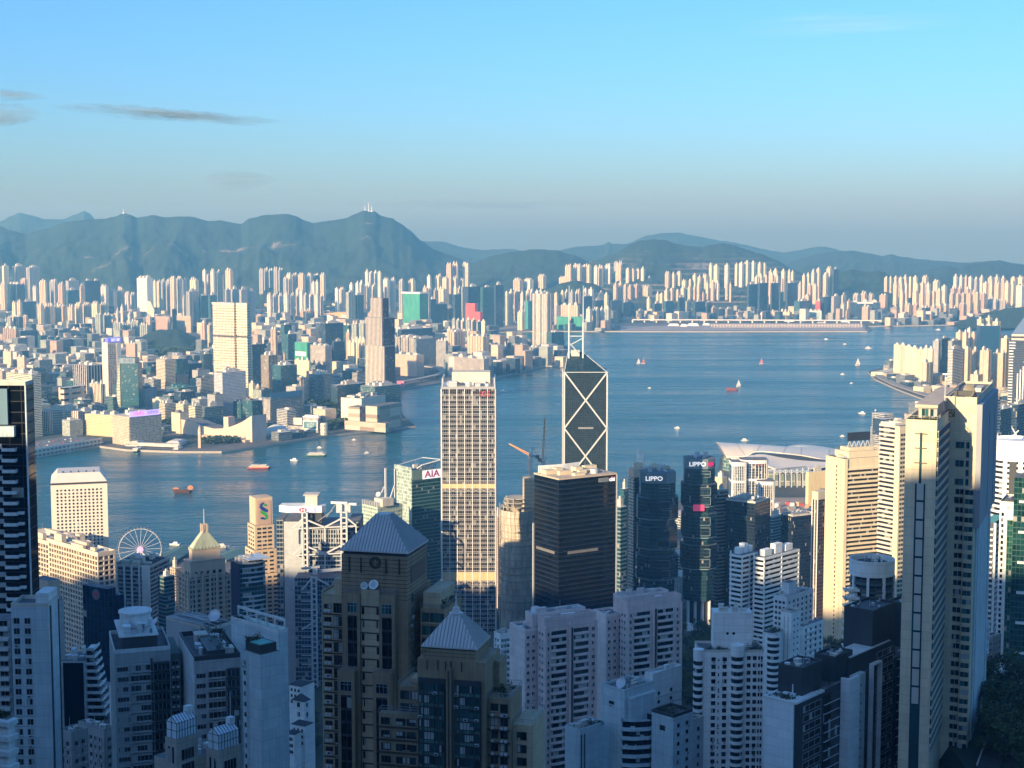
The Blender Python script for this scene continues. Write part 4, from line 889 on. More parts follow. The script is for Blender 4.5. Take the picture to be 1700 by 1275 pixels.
def flyover():
 m = MB(); P = [(640,640),(672,633),(700,628),(722,623),(735,617),(730,612),(715,609),(695,607)]; pts = [ground(x,y,14) for x,y in P]
 for a,b in zip(pts[:-1],pts[1:]): m.beam(a,b,16,3); m.beam((b.x,b.y,0),(b.x,b.y,13),4)
 o = m.build('flyover',M_QUAY); tag(o,'curving grey flyover ramp at the water beyond the point','flyover')
 c = ground(665,645,4); m = MB(); m.box(-10,10,-1,1,4,22); m.box(-1,1,-.8,.8,0,4); o = m.build('billboard',plain('pink_poster',(.6,.2,.3),.5),loc=(c.x,c.y,3.5)); tag(o,'small pink billboard on the sea wall by the flyover','billboard')
flyover()
# towers behind the promenade
def masterpiece():
 b = Bld('hotel_tower','very tall cream hotel tower of small windows with flared roof rim','skyscraper',4000,34,402,3.5)
 m = F('cream_hotel',(.78,.68,.48),(.06,.05,.045),6.8,5.2,.55,.5,.12); B = b.blk('main_shaft',353,388,400,508,m); B2 = b.blk('right_wing',386,410,416,508,m,3985)
 mb = MB(); z = B.z1
 for q in (B,B2): mb.frustum([(q.x0,q.y0),(q.x1,q.y0),(q.x1,q.y1),(q.x0,q.y1)],[(q.x0 -2.5,q.y0 -2.5),(q.x1+2.5,q.y0 -2.5),(q.x1+2.5,q.y1+2),(q.x0 -2.5,q.y1+2)],z+.1,z+8)
 b.add('roof_rim',mb,M_ROOFW)
 for zz in (H_ := [b.px(388,y).z for y in (560,608)]):
  mb = MB(); mb.box(B.x0 -.4,B.x1+.4,B.y0 -.4,B.y0+.1,zz,zz+3.5); mb.box(B2.x0 -.4,B2.x1+.4,B2.y0 -.4,B2.y0+.1,zz,zz+3.5); b.add('plant_floor',mb,M_DARK if zz > H_[1] else M_ROOFW)
masterpiece()
def striped():
 b = Bld('skyscraper','stepped skyscraper of dark brown and white upright stripes','skyscraper',3780,42,634,3.5)
 m = F('brown_stripe',(.74,.70,.62),(.05,.032,.028),4,4.6,.56,1.0,0.0); m2 = F('shaded_flank_brown',(.10,.08,.09),(.03,.04,.06),4,3,.8,.75,.06)  # m2 puts the shade of the right faces into a dark colour
 for part,xl,xc,xr,yt,Y in (('upper_shaft',615,634,645,495,3800),('middle_shaft',607,634,655,528,3780),('lower_shaft',606,638,656,575,3770)):
  B = b.blk(part,xl,xc,xr,yt,m,Y); mb = MB(); mb.box(B.x1+.02,B.x1+.5,B.y0+3,B.y1,0,B.z1 -1); b.add('shaded_flank',mb,m2)
 B = b.blk('podium',603,618,664,655,FM['bandcream'],3700,d=40)
striped()
T('hotel_tower','tower with blue glass front, white window grid and cream end','hotel tower',355,408,619,3650,F('blue_white_grid',(.55,.58,.60),(.02,.05,.09),3.4,3.2,.62,.55,.1),xc=369,notch=0)
T('office_tower','cream banded tower with dark teal side left of the tall hotel tower','office tower',259,291,597,4000,'bandcream',xc=274,notch=0)
T('office_tower','dark blue tower right of the tall hotel tower','office tower',415,439,572,4250,'navy',xc=419,notch=0)
T('office_tower','dark round-shouldered ribbed tower with a white cap, right of the dark blue tower','office tower',433,459,590,3900,'ribdark',xc=446,notch=0)
T('office_tower','stepped teal mirror-glass tower above the blue sign-topped hotel','office tower',452,493,607,3800,'teal',xc=466,notch=0)
T('apartment_tower','tall beige tower left of the teal slab','apartment tower',449,461,547,4800,'tan',split=.7); T('office_tower','slim teal slab tower, middle distance','office tower',467,484,539,4950,'teal',split=.3,notch=0)
T('office_tower','dark green tower left of the green-netted box','office tower',472,492,555,4750,'teal',split=.3,notch=0)
o,w,d,h = T('covered_building','building wrapped in bright green netting with a white banner','covered building',489,520,569,4600,'net',xc=510,notch=0,cap=False)
b = MB(); b.box(-w*.42,w*.4,-d/2 -.6,-d/2,h*.62,h*.74); b.build('banner',M_WHITE,o)
T('apartment_block','cream window-dotted block below the green-netted building','apartment block',489,515,599,4450,'cream',xc=513,notch=0)
T('office_tower','white tower of close upright ribs right of the green-netted building','office tower',515,551,574,4480,'ribbed',xc=540,notch=0)
T('office_tower','huge dark slab with one bright edge behind the ribbed white tower','office tower',533,570,537,5000,'navy',xc=540,notch=0)
cluster('grey-green flats','right of the huge dark slab',5250,'greygreen',[(569,583,540,'teal'),(584,596,538),(596,608,537),(574,583,552,'tan',50)],group='grey-green flats')
T('office_block','glass block with white frame left of the rough cream flats','office block',551,572,567,4700,'navy',xc=554,notch=0)
cluster('rough cream flats','left of the stepped striped skyscraper',4800,'cream',[(577,590,569),(589,608,563)],split=.85,group='rough cream flats')
cluster('small dark hotel-like block','in the row behind the concert hall',3480,'shade',[(264,292,670,'bandcream',35,.35),(292,317,671,'hotelgrid',34.8,.5),(313,337,674,'bandcream',34.4,.45),(336,372,676,'bandteal',34,.1)],cat='office block',name='office_block',notch=0,group='blocks behind the concert hall')
T('shopping_hall','low teal-roofed hall behind the row of small hotels','hall',276,327,644,3850,'bandteal',split=.4,notch=0,roofm=plain('teal_roof',(.10,.24,.24),.6)); T('office_block','small red-walled block left of the cream banded tower','office block',240,259,634,4000,plain('red_wall',(.5,.14,.12),.7),split=.5,notch=0)
cluster('dark office block','between the banded tower and the tall hotel tower',4200,'navy',[(288,312,596,'teal'),(311,336,604,'navy'),(334,352,588,'navy',45)],split=.2,cat='office block',name='office_block',notch=0,group='dark blocks left of the hotel tower')
T('office_block','grey office with a square-gridded solar roof frame, centre','office block',513,553,622,3900,'shade',xc=527,notch=0); T('office_block','wide dark low block left of the striped skyscraper foot','office block',549,607,640,3800,'navy',xc=560,notch=0)
cluster('pale low long hall','in the rail yard beyond the ribbed white tower',4600,'cream',[(551,575,601),(577,606,607),(573,602,613,'white',44)],cat='hall',name='rail_hall',notch=0,cap=False,group='rail yard halls')
cluster('small pale block','in the streets left of the teal mirror tower',3900,'cream',[(413,424,637),(423,434,642,'tan'),(494,503,634,'tan'),(503,513,630,'peach')],cat='apartment block',name='apartment_block',notch=0,group='small pale street blocks')
# --- Causeway Bay and Wan Chai, right edge
cluster('cream waterfront estate slab','on the curved right shore',4700,'cream',[(1484,1494,572),(1493,1504,573,None,46.8),(1503,1514,575,None,46.3),(1513,1524,577,None,45.6),(1523,1535,580,None,44.8),(1533,1550,579,None,44)],split=.9,cat='apartment block',name='apartment_slab',group='cream estate on the right shore')
T('apartment_block','lower cream stepped block before the right shore estate','apartment block',1527,1546,602,4350,'cream',split=.6)
cluster('tower','behind the white-banded tower on the right shore',4650,'greygreen',[(1549,1564,566,'grey'),(1562,1576,562,'navy',46,.1),(1574,1597,566,'greygreen',45,.3),(1587,1599,552,'cream',52),(1598,1608,552,'cream',52),(1613,1621,553,'peach',53)],group='towers behind the white-banded tower')
T('office_tower','white-banded office tower with a bright corner column, right shore','office tower',1574,1599,580,4250,F('white_band',(.78,.76,.70),(.06,.07,.07),4.2,3,1,.45,0),xc=1582,notch=0)
cluster('sunlit cream residential tower','right of the white-banded office',4300,'cream',[(1597,1614,578),(1614,1624,581,'tan'),(1611,1632,622,'cream',40)],split=.6,group='cream towers on the right shore')
cluster('salmon pink twin tower','on the right shore',4200,'pink',[(1627,1647,582),(1649,1672,586)],split=.72,group='salmon twin towers')
T('office_tower','plain dark blue glass block below red rooftops at right','office tower',1628,1660,541,4700,plain('blue_curtain_glass',(.02,.07,.15),.15,var=.1),a=2,notch=0,d=40)
cluster('cream stepped block','behind the dark blue glass block at right',5300,'cream',[(1622,1634,530),(1636,1648,528),(1648,1662,534),(1606,1613,545,'white')],group='cream blocks behind the blue block')
T('apartment_tower','slim pale yellow tower left of the dark triangular-topped skyscraper','apartment tower',1662,1678,562,4400,'cream',split=.6)
def harbour_plaza():
 b = Bld('skyscraper','dark skyscraper with white bands and sloped glass top at the right edge','skyscraper',3500,20,1690,3.5)
 B = b.blk('shaft',1676,1722,1748,566,F('dark_white_band',(.09,.11,.13),(.02,.03,.05),4,3,.8,.7,.02)); z = B.z1
 for i in range(26):
  mb = MB(); mb.box(B.x0 -.3,B.x0+9+(4 if i < 3 else 0),B.y0 -.5,B.y0+.1,z -6 -i*6.4,z -3.6 -i*6.4); b.add('white_band',mb,M_WHITE)
 for i,hh in enumerate((.2,.12,.05,.1,.18,.25)):
  mb = MB(); x = B.x0+B.w*(.33+i*.1); mb.box(x -1.3,x+1.3,B.y0 -.9,B.y0+.1,0,z*(.72 -hh*.6)); b.add('white_fin',mb,M_WHITE)
 mb = MB(); P = [(B.x0+4,B.y0),(B.x1,B.y0),(B.x1,B.y1),(B.x0+4,B.y1)]; q = [(B.cx+14,B.cy -3),(B.cx+18,B.cy -3),(B.cx+18,B.cy+3),(B.cx+14,B.cy+3)]; mb.frustum(P,q,z+14,z+70); mb.box(B.x0+4,B.x1,B.y0+.1,B.y1,z,z+14); b.add('sloped_top',mb,F('gold_band',(.62,.56,.42),(.06,.06,.06),9,3,1,.5,0))
harbour_plaza()
def shore():
 m = plain('shore_road',(.30,.29,.27),.8,var=.2); pts = [(1446,618),(1456,627),(1478,638),(1515,651),(1556,664),(1600,674)]
 mb = MB()
 for (a,b) in zip(pts[:-1],pts[1:]):
  A,B = ground(*a,8),ground(*b,8); mb.beam((A.x+14,A.y,8),(B.x+14,B.y,8),22,3)
 tag(mb.build('flyover',m),'long elevated shore road curving along the right waterfront','flyover')
 c = ground(1462,622); b = MB(); b.box(-20,20,-70,70,0,13); o = b.build('low_block',FM['cream'],loc=(c.x+20,c.y,3.5),rz=R(-38)); tag(o,'long low pale shed on the tip of the right shore','shed')
shore()
def viaduct():
 m = MB(); A,B = ground(1050,530.5,18),ground(1470,532,18); A.z = B.z = 18; m.beam(A,B,24,4)
 for i in range(22): p = A.lerp(B,i/21); m.beam((p.x,p.y,0),(p.x,p.y,16),6)
 tag(m.build('viaduct',M_WHITE),'long white elevated road along the far shore','viaduct')
 m = MB(); A,B = ground(1180,541,10),ground(1430,541,10); c = (A+B) /2; L = (B -A).length; m.box(-L/2,L/2,-18,18,0,16,0,1); o = m.build('terminal',[F('terminal_wall',(.5,.48,.46),(.08,.09,.1),8,14,.6,.5,0),M_ROOFW],loc=(c.x,c.y,3.5)); tag(o,'long low terminal building on the far runway','terminal')
 m = MB(); A,B = ground(640,534,14),ground(860,534,14); A.z = B.z = 14; m.beam(A,B,20,4); tag(m.build('viaduct',M_WHITE),'pale elevated road beyond the sandy construction ground','viaduct')
 for i,(x,y) in enumerate(((1118,541),(1135,542),(1150,541),(1172,540),(1196,542),(1310,534),(1365,536),(1402,535))):
  c = ground(x,y); r = random.Random(i); m = MB(); w = r.uniform(14,30); m.frustum([(-w,-8),(w,-8),(w,8),(-w,8)],[(-w*.6,-4),(w*.7,-4),(w*.7,4),(-w*.6,4)],0,r.uniform(6,12)); tag(m.build('white_tent',M_WHITE,loc=(c.x,c.y,4.2)),'small white canopy on the far runway strip','canopy','canopies on the runway')
viaduct()
# --- filler blocks in the streets of Kowloon and the right shore
def inpoly(x,y,P):
 c = False
 for (x0,y0),(x1,y1) in zip(P,P[1:] +P[:1]):
  if (y0 > y) != (y1 > y) and x < (x1 -x0) *(y -y0) /(y1 -y0) +x0: c = not c
 return c
KP = [tuple(ground(*p)[:2]) for p in KOWLOON]
def gpoly(pts): return [tuple(ground(*p)[:2]) for p in pts]
PARKS = [gpoly([(65,690),(65,655),(150,655),(200,668),(150,690)]),gpoly([(235,580),(225,553),(330,553),(345,575),(330,600),(255,600)]),gpoly([(498,690),(505,655),(560,650),(570,690)]),gpoly([(545,720),(540,690),(575,680),(580,712)]),gpoly([(300,748),(320,700),(445,700),(445,738)]),gpoly([(0,780),(0,725),(300,725),(310,752)]),gpoly([(636,552),(636,533),(885,533),(885,552)]),gpoly([(560,725),(560,655),(700,655),(700,725)]),gpoly([(655,660),(655,600),(745,600),(745,660)]),gpoly([(1020,552),(1020,533),(1450,533),(1450,552)])]
def filler():
 r = random.Random(21); pal = ['shade','tan','cream','shade','greygreen','navy','grey','bandteal','office','teal']
 near = []; far = MB(); A = R(42); ca,sa = math.cos(A),math.sin(A); farmats = [FM[k] for k in ('shade','tan','cream','greygreen','navy','white')] +[M_ROOFW]
 for i in range(-120,120):
  for j in range(-20,220):
   u,v = i*62,j*62
   x,y = u*ca+v*sa+r.uniform(-12,12),3200 -u*sa+v*ca+r.uniform(-12,12)
   if not (3150 < y < 8600) or abs(x/y) > .36 or not inpoly(x,y,KP) or any(inpoly(x,y,P) for P in PARKS): continue
   w,d = r.uniform(20,42),r.uniform(20,42)
   if any((x -a) ** 2+(y -b) ** 2 < (c+22) ** 2 for a,b,c in USED): continue
   if y > 6900 and abs(x -(-0.17*y)) < 250: pass
   near.append((x,y,w,d,r.choice((14,18,24,30,38,46,60)) *(0.75 if y < 3500 else 1),r.randrange(100)))
 near.sort(key=lambda q: q[1])
 for n,(x,y,w,d,h,k) in enumerate(near):
  if n < 200:
   m = MB(); m.box(-w/2,w/2,-d/2,d/2,0,h,0,1,bot=False); a,b = r.uniform(-.2,.2) *w,r.uniform(-.2,.2) *d; m.box(a -w*.2,a+w*.2,b -d*.2,b+d*.2,h+.02,h+4,1,bot=False)
   o = m.build('street_block',[FM[pal[k % len(pal)]],M_ROOFG if k % 3 else M_ROOFW],loc=(x,y,3.5),rz=-A); tag(o,'small block packed among the taller towers of the peninsula streets','city block','street blocks of the peninsula')
  else:
   P = [(x+(-w/2*s1) *ca+d/2*s2*sa,y+(w/2*s1) *sa+d/2*s2*ca) for s1,s2 in ((1,-1),(-1,-1),(-1,1),(1,1))]
   far.prism(P,3.5,3.5+h,k % 6,6)
 o = far.build('far_city_blocks',farmats); o['kind'] = 'stuff'
filler()
def canopy(name,label,pts,z,hgt,cell=16,kind='stuff',seed=0,mat=None):
 P = gpoly(pts) if pts and not isinstance(pts[0][0],float) else pts; xs = [p[0] for p in P]; ys = [p[1] for p in P]; mb = MB(); r = random.Random(seed)
 x = min(xs)
 while x < max(xs):
  y = min(ys)
  while y < max(ys):
   if inpoly(x,y,P):
    h = hgt*r.uniform(.5,1.15); q = cell*r.uniform(.55,.85); cx,cy = x+r.uniform(-5,5),y+r.uniform(-5,5)
    for k in range(22):
     t = r.uniform(0,6.28); e = r.uniform(.05,1.0); rr = q*math.sqrt(1 -(e*.9) ** 2) *r.uniform(.7,1.05); p = Vector((cx+rr*math.cos(t),cy+rr*math.sin(t),z+h*(.25+.75*e)))
     s = q*r.uniform(.25,.5); a = Vector((r.uniform(-1,1),r.uniform(-1,1),r.uniform(-.3,.6))).normalized(); b = a.cross(Vector((r.uniform(-1,1),r.uniform(-1,1),1))).normalized()
     mb.face([p -a*s -b*s*.7,p+a*s -b*s*.5,p+a*s*.7+b*s,p -a*s*.6+b*s*.8])
   y += cell
  x += cell
 m = mat or plain('tree_leaves',(.035,.065,.025),.9,var=.6,scale=.12,streak=False)
 o = mb.build(name,m); o['kind'] = kind; return o
canopy('tree_cover','',[(70,688),(68,658),(120,660),(145,668),(142,684)],3.5,12,seed=1); canopy('tree_cover','',[(503,690),(508,658),(556,655),(562,690)],3.5,14,seed=2)
canopy('tree_cover','',[(548,716),(545,694),(575,690),(578,706)],3.5,12,seed=3,cell=13); canopy('tree_cover','',[(335,739),(335,731),(402,726),(404,734)],3.5,9,seed=4,cell=9); canopy('tree_cover','',[(240,598),(232,575),(325,572),(325,585),(270,592)],3.5,14,seed=5,cell=22)
canopy('tree_cover','',[(268,712),(270,690),(296,692),(298,712)],3.5,12,seed=6,cell=13)
# --- boats
def sailboat(label,px,py,h,col,group=None,cat='sailing boat'):
 c = ground(px,py,0); t = thing('sailing_boat',label,cat,(c.x,c.y,0),R(20),group); L = h*.8; m = MB(); P = [(-L/2,0),(-L*.3,-L*.13),(L*.3,-L*.12),(L/2,0),(L*.3,L*.12),(-L*.3,L*.13)]
 m.frustum([(x*.85,y*.6) for x,y in P],P,-.3,L*.12); m.build('hull',cW,t); m = MB(); m.tube((0,0,L*.1),(0,0,h*1.05),.35,.2,6); m.build('mast',M_STEEL,t)
 m = MB()
 for s in (-.25,.25): m.face([(.3,s,h*.15),(L*.45,s*3,h*.15),(.3,s,h)][::(1 if s < 0 else -1)]); m.face([(-.3,s,h*.15),(-L*.42,s*3,h*.15),(-.3,s,h*.9)][::(-1 if s < 0 else 1)])
 m.build('sail',col,t)
sailboat('white sailing boat beside the red one in mid harbour',1060,604,19,cW); sailboat('red-sailed boat in mid harbour right of the twin masts',1068,604,20,plain('red_sail',(.5,.16,.16),.7)); sailboat('small pink-sailed boat alone in mid harbour',1264,604,20,plain('pink_sail',(.62,.2,.26),.7)); sailboat('white sailing boat near the right shore',1424,607,26,cW)
def junk(label,px,py,L,sails,hullm):
 c = ground(px,py,0); t = thing('junk_boat',label,'junk',(c.x,c.y,0),R(8)); k = L/2; w = L*.13; m = MB()
 P = [(-k,-w*.8),(k*.7,-w),(k,0),(k*.7,w),(-k,w*.8)]; m.frustum([(x*.8,y*.6) for x,y in P],P,-.5,L*.11); m.box(-k,-k*.5,-w*.75,w*.75,L*.11,L*.2); m.box(-k*.4,k*.3,-w*.6,w*.6,L*.11,L*.16); m.build('hull',hullm,t)
 for x,h,open_ in sails:
  m = MB(); m.tube((x*k,0,L*.1),(x*k,0,L*.12+h),.35,.2,6); m.build('mast',cBr,t)
  if open_:
   m = MB(); pr = [(-.1,.05),(.1,.05),(.17,.4),(.13,.8),(0,1),(-.12,.75),(-.14,.35)]; f = [(x*k+q*L,-.3,L*.14+z*h) for q,z in pr]; g = [(a,.3,c_) for a,b_,c_ in f]; m.face(f); m.face(g[::-1])
   for i in range(len(f)): j = (i+1) % len(f); m.face([f[j],f[i],g[i],g[j]])
   m.build('sail',cO,t)
junk('dark wooden junk with two orange sails on the near water',304,818,32,[(-.75,5,True),(.1,9,False),(.72,8,True)],cBr); junk('big red-brown masted ship in the middle of the harbour',1216,648,36,[(-.4,20,False),(.05,34,False),(.5,22,False)],plain('ship_red',(.34,.08,.05),.6))
sailboat('tiny white sail right behind the big red-brown ship',1226,642,20,cW)
ferry('ferry','orange-decked ferry left of the cream ferry on the near water',430,778,44,6,(cR,plain('ferry_orange',(.7,.38,.22),.6),cW,cD)); ferry('ferry','cream double-deck ferry in the near harbour',525,757,42,4,(cG,cWin,cW,cD))
WK = plain('wake_foam',(.38,.46,.50),.7,var=.3,scale=.1,streak=False)
def motorboat(label,px,py,L,rz,wake=0,group=None,cols=None):
 L *= .8
 c = ground(px,py,0); t = thing('motorboat',label,'motorboat',(c.x,c.y,0),R(rz),group); k = L/2; w = L*.16; m = MB(); P = [(-k,-w),(k*.4,-w),(k,0),(k*.4,w),(-k,w)]; m.frustum([(x*.9,y*.75) for x,y in P],P,-.3,L*.12); m.build('hull',(cols or [cW])[0],t)
 m = MB(); m.frustum([(-k*.6,-w*.7),(k*.35,-w*.7),(k*.35,w*.7),(-k*.6,w*.7)],[(-k*.5,-w*.6),(k*.1,-w*.6),(k*.1,w*.6),(-k*.5,w*.6)],L*.12,L*.3); m.build('cabin',cW,t)
 if wake:
  m = MB(); n = 14; rr = random.Random(px);
  for i in range(n):
   t0,t1 = i/n,(i+.75) /n; h0 = .5+2.2*t0; j = rr.uniform(-.8,.8); a = -k -t0*wake; b_ = -k -t1*wake
   m.face([(b_,j -h0,.06),(a,j -h0*.8,.06),(a,j+h0*.8,.06),(b_,j+h0,.06)])
  ca,sa = math.cos(R(rz)),math.sin(R(rz)); o = m.build('wake',WK,loc=(c.x,c.y,0),rz=R(rz)); o['kind'] = 'stuff'
MBT = [('white motorboat just right of the orange-decked ferry',488,765,22,160,0),('small white boat behind the cream ferry',531,744,16,10,40),('small grey boat near the museum sea wall',588,731,14,10,40),('small white boat halfway from ferry to metal skyscraper',610,753,16,30,30),('dark barge left of the sun-glint by the flat-topped skyscraper',836,650,26,5,0),('tiny white boat below the red and white sails',1079,645,16,20,60),('small dark-cabined boat right of the cross-braced tower',1124,711,16,160,80),('white boat with a long wake high in the harbour',1372,564,26,12,260),('small white boat above the long-waked barge',1403,572,22,20,0),('dark boat with a long wake, upper right harbour',1442,579,34,5,260),('white boat off the right shore tip',1399,622,18,10,0),('tiny white boat midway to the right shore',1414,637,16,30,0),('white yacht in front of the tall cream tower',1431,687,24,150,40),('small white boat right of the yacht',1454,682,14,60,0),('white boat left of the rooftop billboard of the banded tower',1399,725,16,10,130),('small white boat far right by the shore',1557,548,26,170,120),('white ferryboat moored behind the wheel',290,905,20,170,80),('pale yacht moored right of the pyramid roof',370,909,24,20,0),('yacht moored at the wheel-side pier',283,925,20,20,0),('white boat at the shell roof tip',1237,732,22,10,0)]
for q in MBT: motorboat(*q)
def wakeline(px0,py0,px1,py1,w):
 A,B = ground(px0,py0,0),ground(px1,py1,0); m = MB(); n = 40; r = random.Random(px0); d = (B -A).normalized(); nn = Vector((-d.y,d.x,0))
 for i in range(n):
  if r.random() < .25: continue
  p = A.lerp(B,i/n) +nn*r.uniform(-w,w); q = A.lerp(B,(i+.9) /n) +nn*r.uniform(-w,w); h = w*r.uniform(.3,.8)
  m.face([p -nn*h,q -nn*h,q+nn*h,p+nn*h])
 for i,v in enumerate(m.v): m.v[i] = (v[0],v[1],.06)
 o = m.build('wake',WK); o['kind'] = 'stuff'
wakeline(48,808,90,806,2.6); wakeline(1290,575,1368,565,4); wakeline(1090,648,1130,652,1.5); wakeline(640,780,720,772,1.5); wakeline(1240,741,1390,731,2); wakeline(430,712,560,738,1.2); wakeline(830,695,930,690,1.6); wakeline(1240,672,1330,660,2.2); wakeline(175,885,215,876,2.2)
# ------------------------------------------------------------------ Central and Admiralty
M_STONE = plain('beige_stone',(.56,.45,.33),.75); M_CREAM = plain('cream_paint',(.74,.62,.42),.7); M_WALLW = plain('white_wall',(.82,.82,.78),.65); M_TANST = plain('tan_stone_wall',(.62,.47,.33),.75)
M_GL = F('dark_curtain',(.05,.06,.07),(.012,.02,.028),3.9,1.6,.88,.86,.06,groughness=.06); M_CORE = F('office_glass',(.03,.035,.04),(.015,.022,.03),3.8,3.0,.94,.9,.12,groughness=.06)
def disc_mesh(r,m,n=14,fm=None):
 mb = MB(); mb.face([(r*math.cos(2*math.pi*i/n),-.04,r*math.sin(2*math.pi*i/n)) for i in range(n)]); q = r*1.22
 for i in range(n):
  a,b = 2*math.pi*i/n,2*math.pi*(i+1) /n; mb.face([(q*math.cos(a),-.1,q*math.sin(a)),(q*math.cos(b),-.1,q*math.sin(b)),(r*math.cos(b),-.1,r*math.sin(b)),(r*math.cos(a),-.1,r*math.sin(a))],1)
 me = mb.build('tmp',[m,fm or m]).data; kill(me); return me
def round_window_tower():
 b = Bld('office_tower','white tower with rows of round windows and a sloped mansard roof','office tower',1508,-1,132,3.5); B = b.blk('wall',84,84,178,806,plain('white_tile',(.76,.70,.60),.55,var=.05),d=54)
 me = disc_mesh(1.0,M_WIND,14,M_STEEL); b.custom('round_window',B,'F',fr(12,4.2,B.w -4.2),[B.z1 -5.5 -3.35*i for i in range(48)],me)
 m = MB(); z = B.z1; m.box(B.x0+.8,B.x1 -.8,B.y0+.8,B.y1 -.8,z,z+2.0); b.add('eave_recess',m,M_DARK)
 t = b.px(95,787,1520); u = b.px(166,787,1520); m = MB(); P = [(B.x0,B.y0),(B.x1,B.y0),(B.x1,B.y1),(B.x0,B.y1)]; m.frustum(P,[(t.x,B.y0+9),(u.x,B.y0+9),(u.x,B.y1 -9),(t.x,B.y1 -9)],z+2,t.z+1); b.add('mansard_roof',m,plain('mansard',(.72,.66,.58),.5,var=.04))
 for x in fr(5,t.x+2,u.x -2): m = MB(); m.box(x -.8,x+.8,B.y0+10,B.y0+11.5,t.z+1,t.z+2.6); b.add('roof_unit',m,M_DARK)
round_window_tower()
def eggcrate(name,label,xl,xc,xr,yt,Y,a,bay,fh,nf,wall,seed,lower=None):
 b = Bld(name,label,'office block',Y,a,xc,3.5); B = b.blk('glazed_core',xl,xc,xr,yt,M_CORE); z1 = B.z1
 nf = int((z1 -4) /fh); b.slabs('floor_beam',B,[z1 -2.2] +[z1 -2.2 -fh*(i+1) for i in range(nf)],1.3,1.1,wall)
 n = round(B.w/bay); b.boxes('pier',B,'F',[B.w*i/n for i in range(n+1)],[z1 -2.2 -fh*nf],1.2,fh*nf+1.8,1.0,wall); n = round(B.d/bay); b.boxes('pier',B,'R',[B.d*i/n for i in range(1,n+1)],[z1 -2.2 -fh*nf],1.2,fh*nf+1.8,1.0,wall)
 B2 = Blk(B.x0 -1,B.x1+1,B.y0 -1,B.y1+1,z1 -1,z1); m = MB(); m.box(B2.x0,B2.x1,B2.y0,B2.y1,z1 -.85,z1+.02); b.add('roof_slab',m,M_ROOFW); b.parapet(B2,1.6,.5,wall); b.clutter(B2,seed,14,8,wall); return b,B
eggcrate('office_block','front cream egg-crate office block with deep square windows at left',83,163,189,920,1330,46,4.6,4.5,24,plain('cream_concrete',(.70,.58,.44),.75),3)
eggcrate('office_block','rear cream egg-crate office block below the round-windowed tower',30,104,150,908,1420,46,5.2,4.6,18,plain('cream_concrete2',(.66,.56,.44),.75),8)
def white_column_block():
 b = Bld('office_block','dark banded office block with white columns near the big wheel','office block',1560,12,236,3.5); B = b.blk('glazed_core',188,250,264,941,M_CORE,d=45); z = B.z1
 b.slabs('floor_band',B,[z -1.5 -4.2*i for i in range(20)],1.5,.5,plain('grey_band',(.36,.37,.38),.6)); b.boxes('column',B,'F',fr(4,0,B.w*.8),[0],1.6,z,1.4,M_WALLW); m = MB(); m.box(B.x1 -9,B.x1 -.5,B.y0 -2,B.y0 -.6,0,z+1); b.add('blank_wall',m,M_WALLW); b.parapet(B,1.5); b.clutter(B,5,9,6)
white_column_block()
def wheel():
 c = ground(233,934.5,4); hub = at(233,912,c.y); hz = hub.z -4; r = 35/FPX*c.y; t = thing('ferris_wheel','big white observation wheel with a pink lit hub by the piers','ferris wheel',(c.x,c.y,4),R(14))
 st = plain('wheel_steel',(.66,.68,.70),.4,var=.02); n = 42
 for y in (-1.6,1.6):
  m = MB()
  for i in range(n): a,b = 2*math.pi*i/n,2*math.pi*(i+1) /n; m.tube((r*math.cos(a),y,hz+r*math.sin(a)),(r*math.cos(b),y,hz+r*math.sin(b)),.3,n=6,cap=False)
  m.build('rim',st,t)
 for i in range(21): a = 2*math.pi*i/21; m = MB(); m.tube((0,0,hz),(r*math.cos(a),0,hz+r*math.sin(a)),.22,n=5,cap=False); m.build('spoke',st,t)
 m = MB(); m.tube((0,-2.2,hz),(0,2.2,hz),1.2,n=16); m.build('axle',st,t); m = MB(); m.tube((0,-2.6,hz),(0,-2.25,hz),4.2,n=24); m.build('hub_disc',glow('hub_pink',(.75,.38,.62),.3),t)
 m = MB(); m.lathe([(.1,-1.2),(1.0,-1.0),(1.25,-.2),(1.0,.9),(.1,1.2)],10); gm = m.build('tmp',plain('gondola',(.12,.14,.18),.3)).data; kill(gm)
 for i in range(n): a = 2*math.pi*i/n; inst(gm,'gondola',t,((r+1.6) *math.cos(a),0,hz+(r+1.6) *math.sin(a)))
 for sx in (-1,1):
  for sy in (-1,1): m = MB(); m.tube((sx*r*.45,sy*9,0),(0,sy*2.4,hz),.7,.5,8); m.build('leg',st,t)
 m = MB(); m.box(-r*.6,r*.6,-10,10,0,2.5); m.build('platform',M_ROOFW,t)
wheel()
def near_pier(label,x0,y0,x1,y1,w):
 A,B = ground(x0,y0,6),ground(x1,y1,6); d = B -A; L = d.length; t = thing('ferry_pier',label,'pier',(A.x,A.y,0),math.atan2(d.y,d.x)); gr = plain('green_roof',(.12,.22,.18),.6)
 m = MB(); m.box(0,L,-w/2,w/2,-2,7.5,0,1); m.build('pier_hall',[F('pier_win',(.40,.42,.40),(.03,.05,.05),4,4,.6,.5,.2),M_ROOFG],t); m = MB(); m.face([(-2,-w*.6,7.6),(L+2,-w*.6,7.6),(L+2,0,11),(-2,0,11)]); m.face([(L+2,w*.6,7.6),(-2,w*.6,7.6),(-2,0,11),(L+2,0,11)]); m.face([(-2,w*.6,7.6),(-2,-w*.6,7.6),(-2,0,11)]); m.face([(L+2,-w*.6,7.6),(L+2,w*.6,7.6),(L+2,0,11)]); m.build('roof',gr,t)
near_pier('green-roofed ferry pier right behind the big wheel',262,938,306,912,26); near_pier('green-roofed ferry pier right of the pyramid-topped tower',362,930,400,916,24)
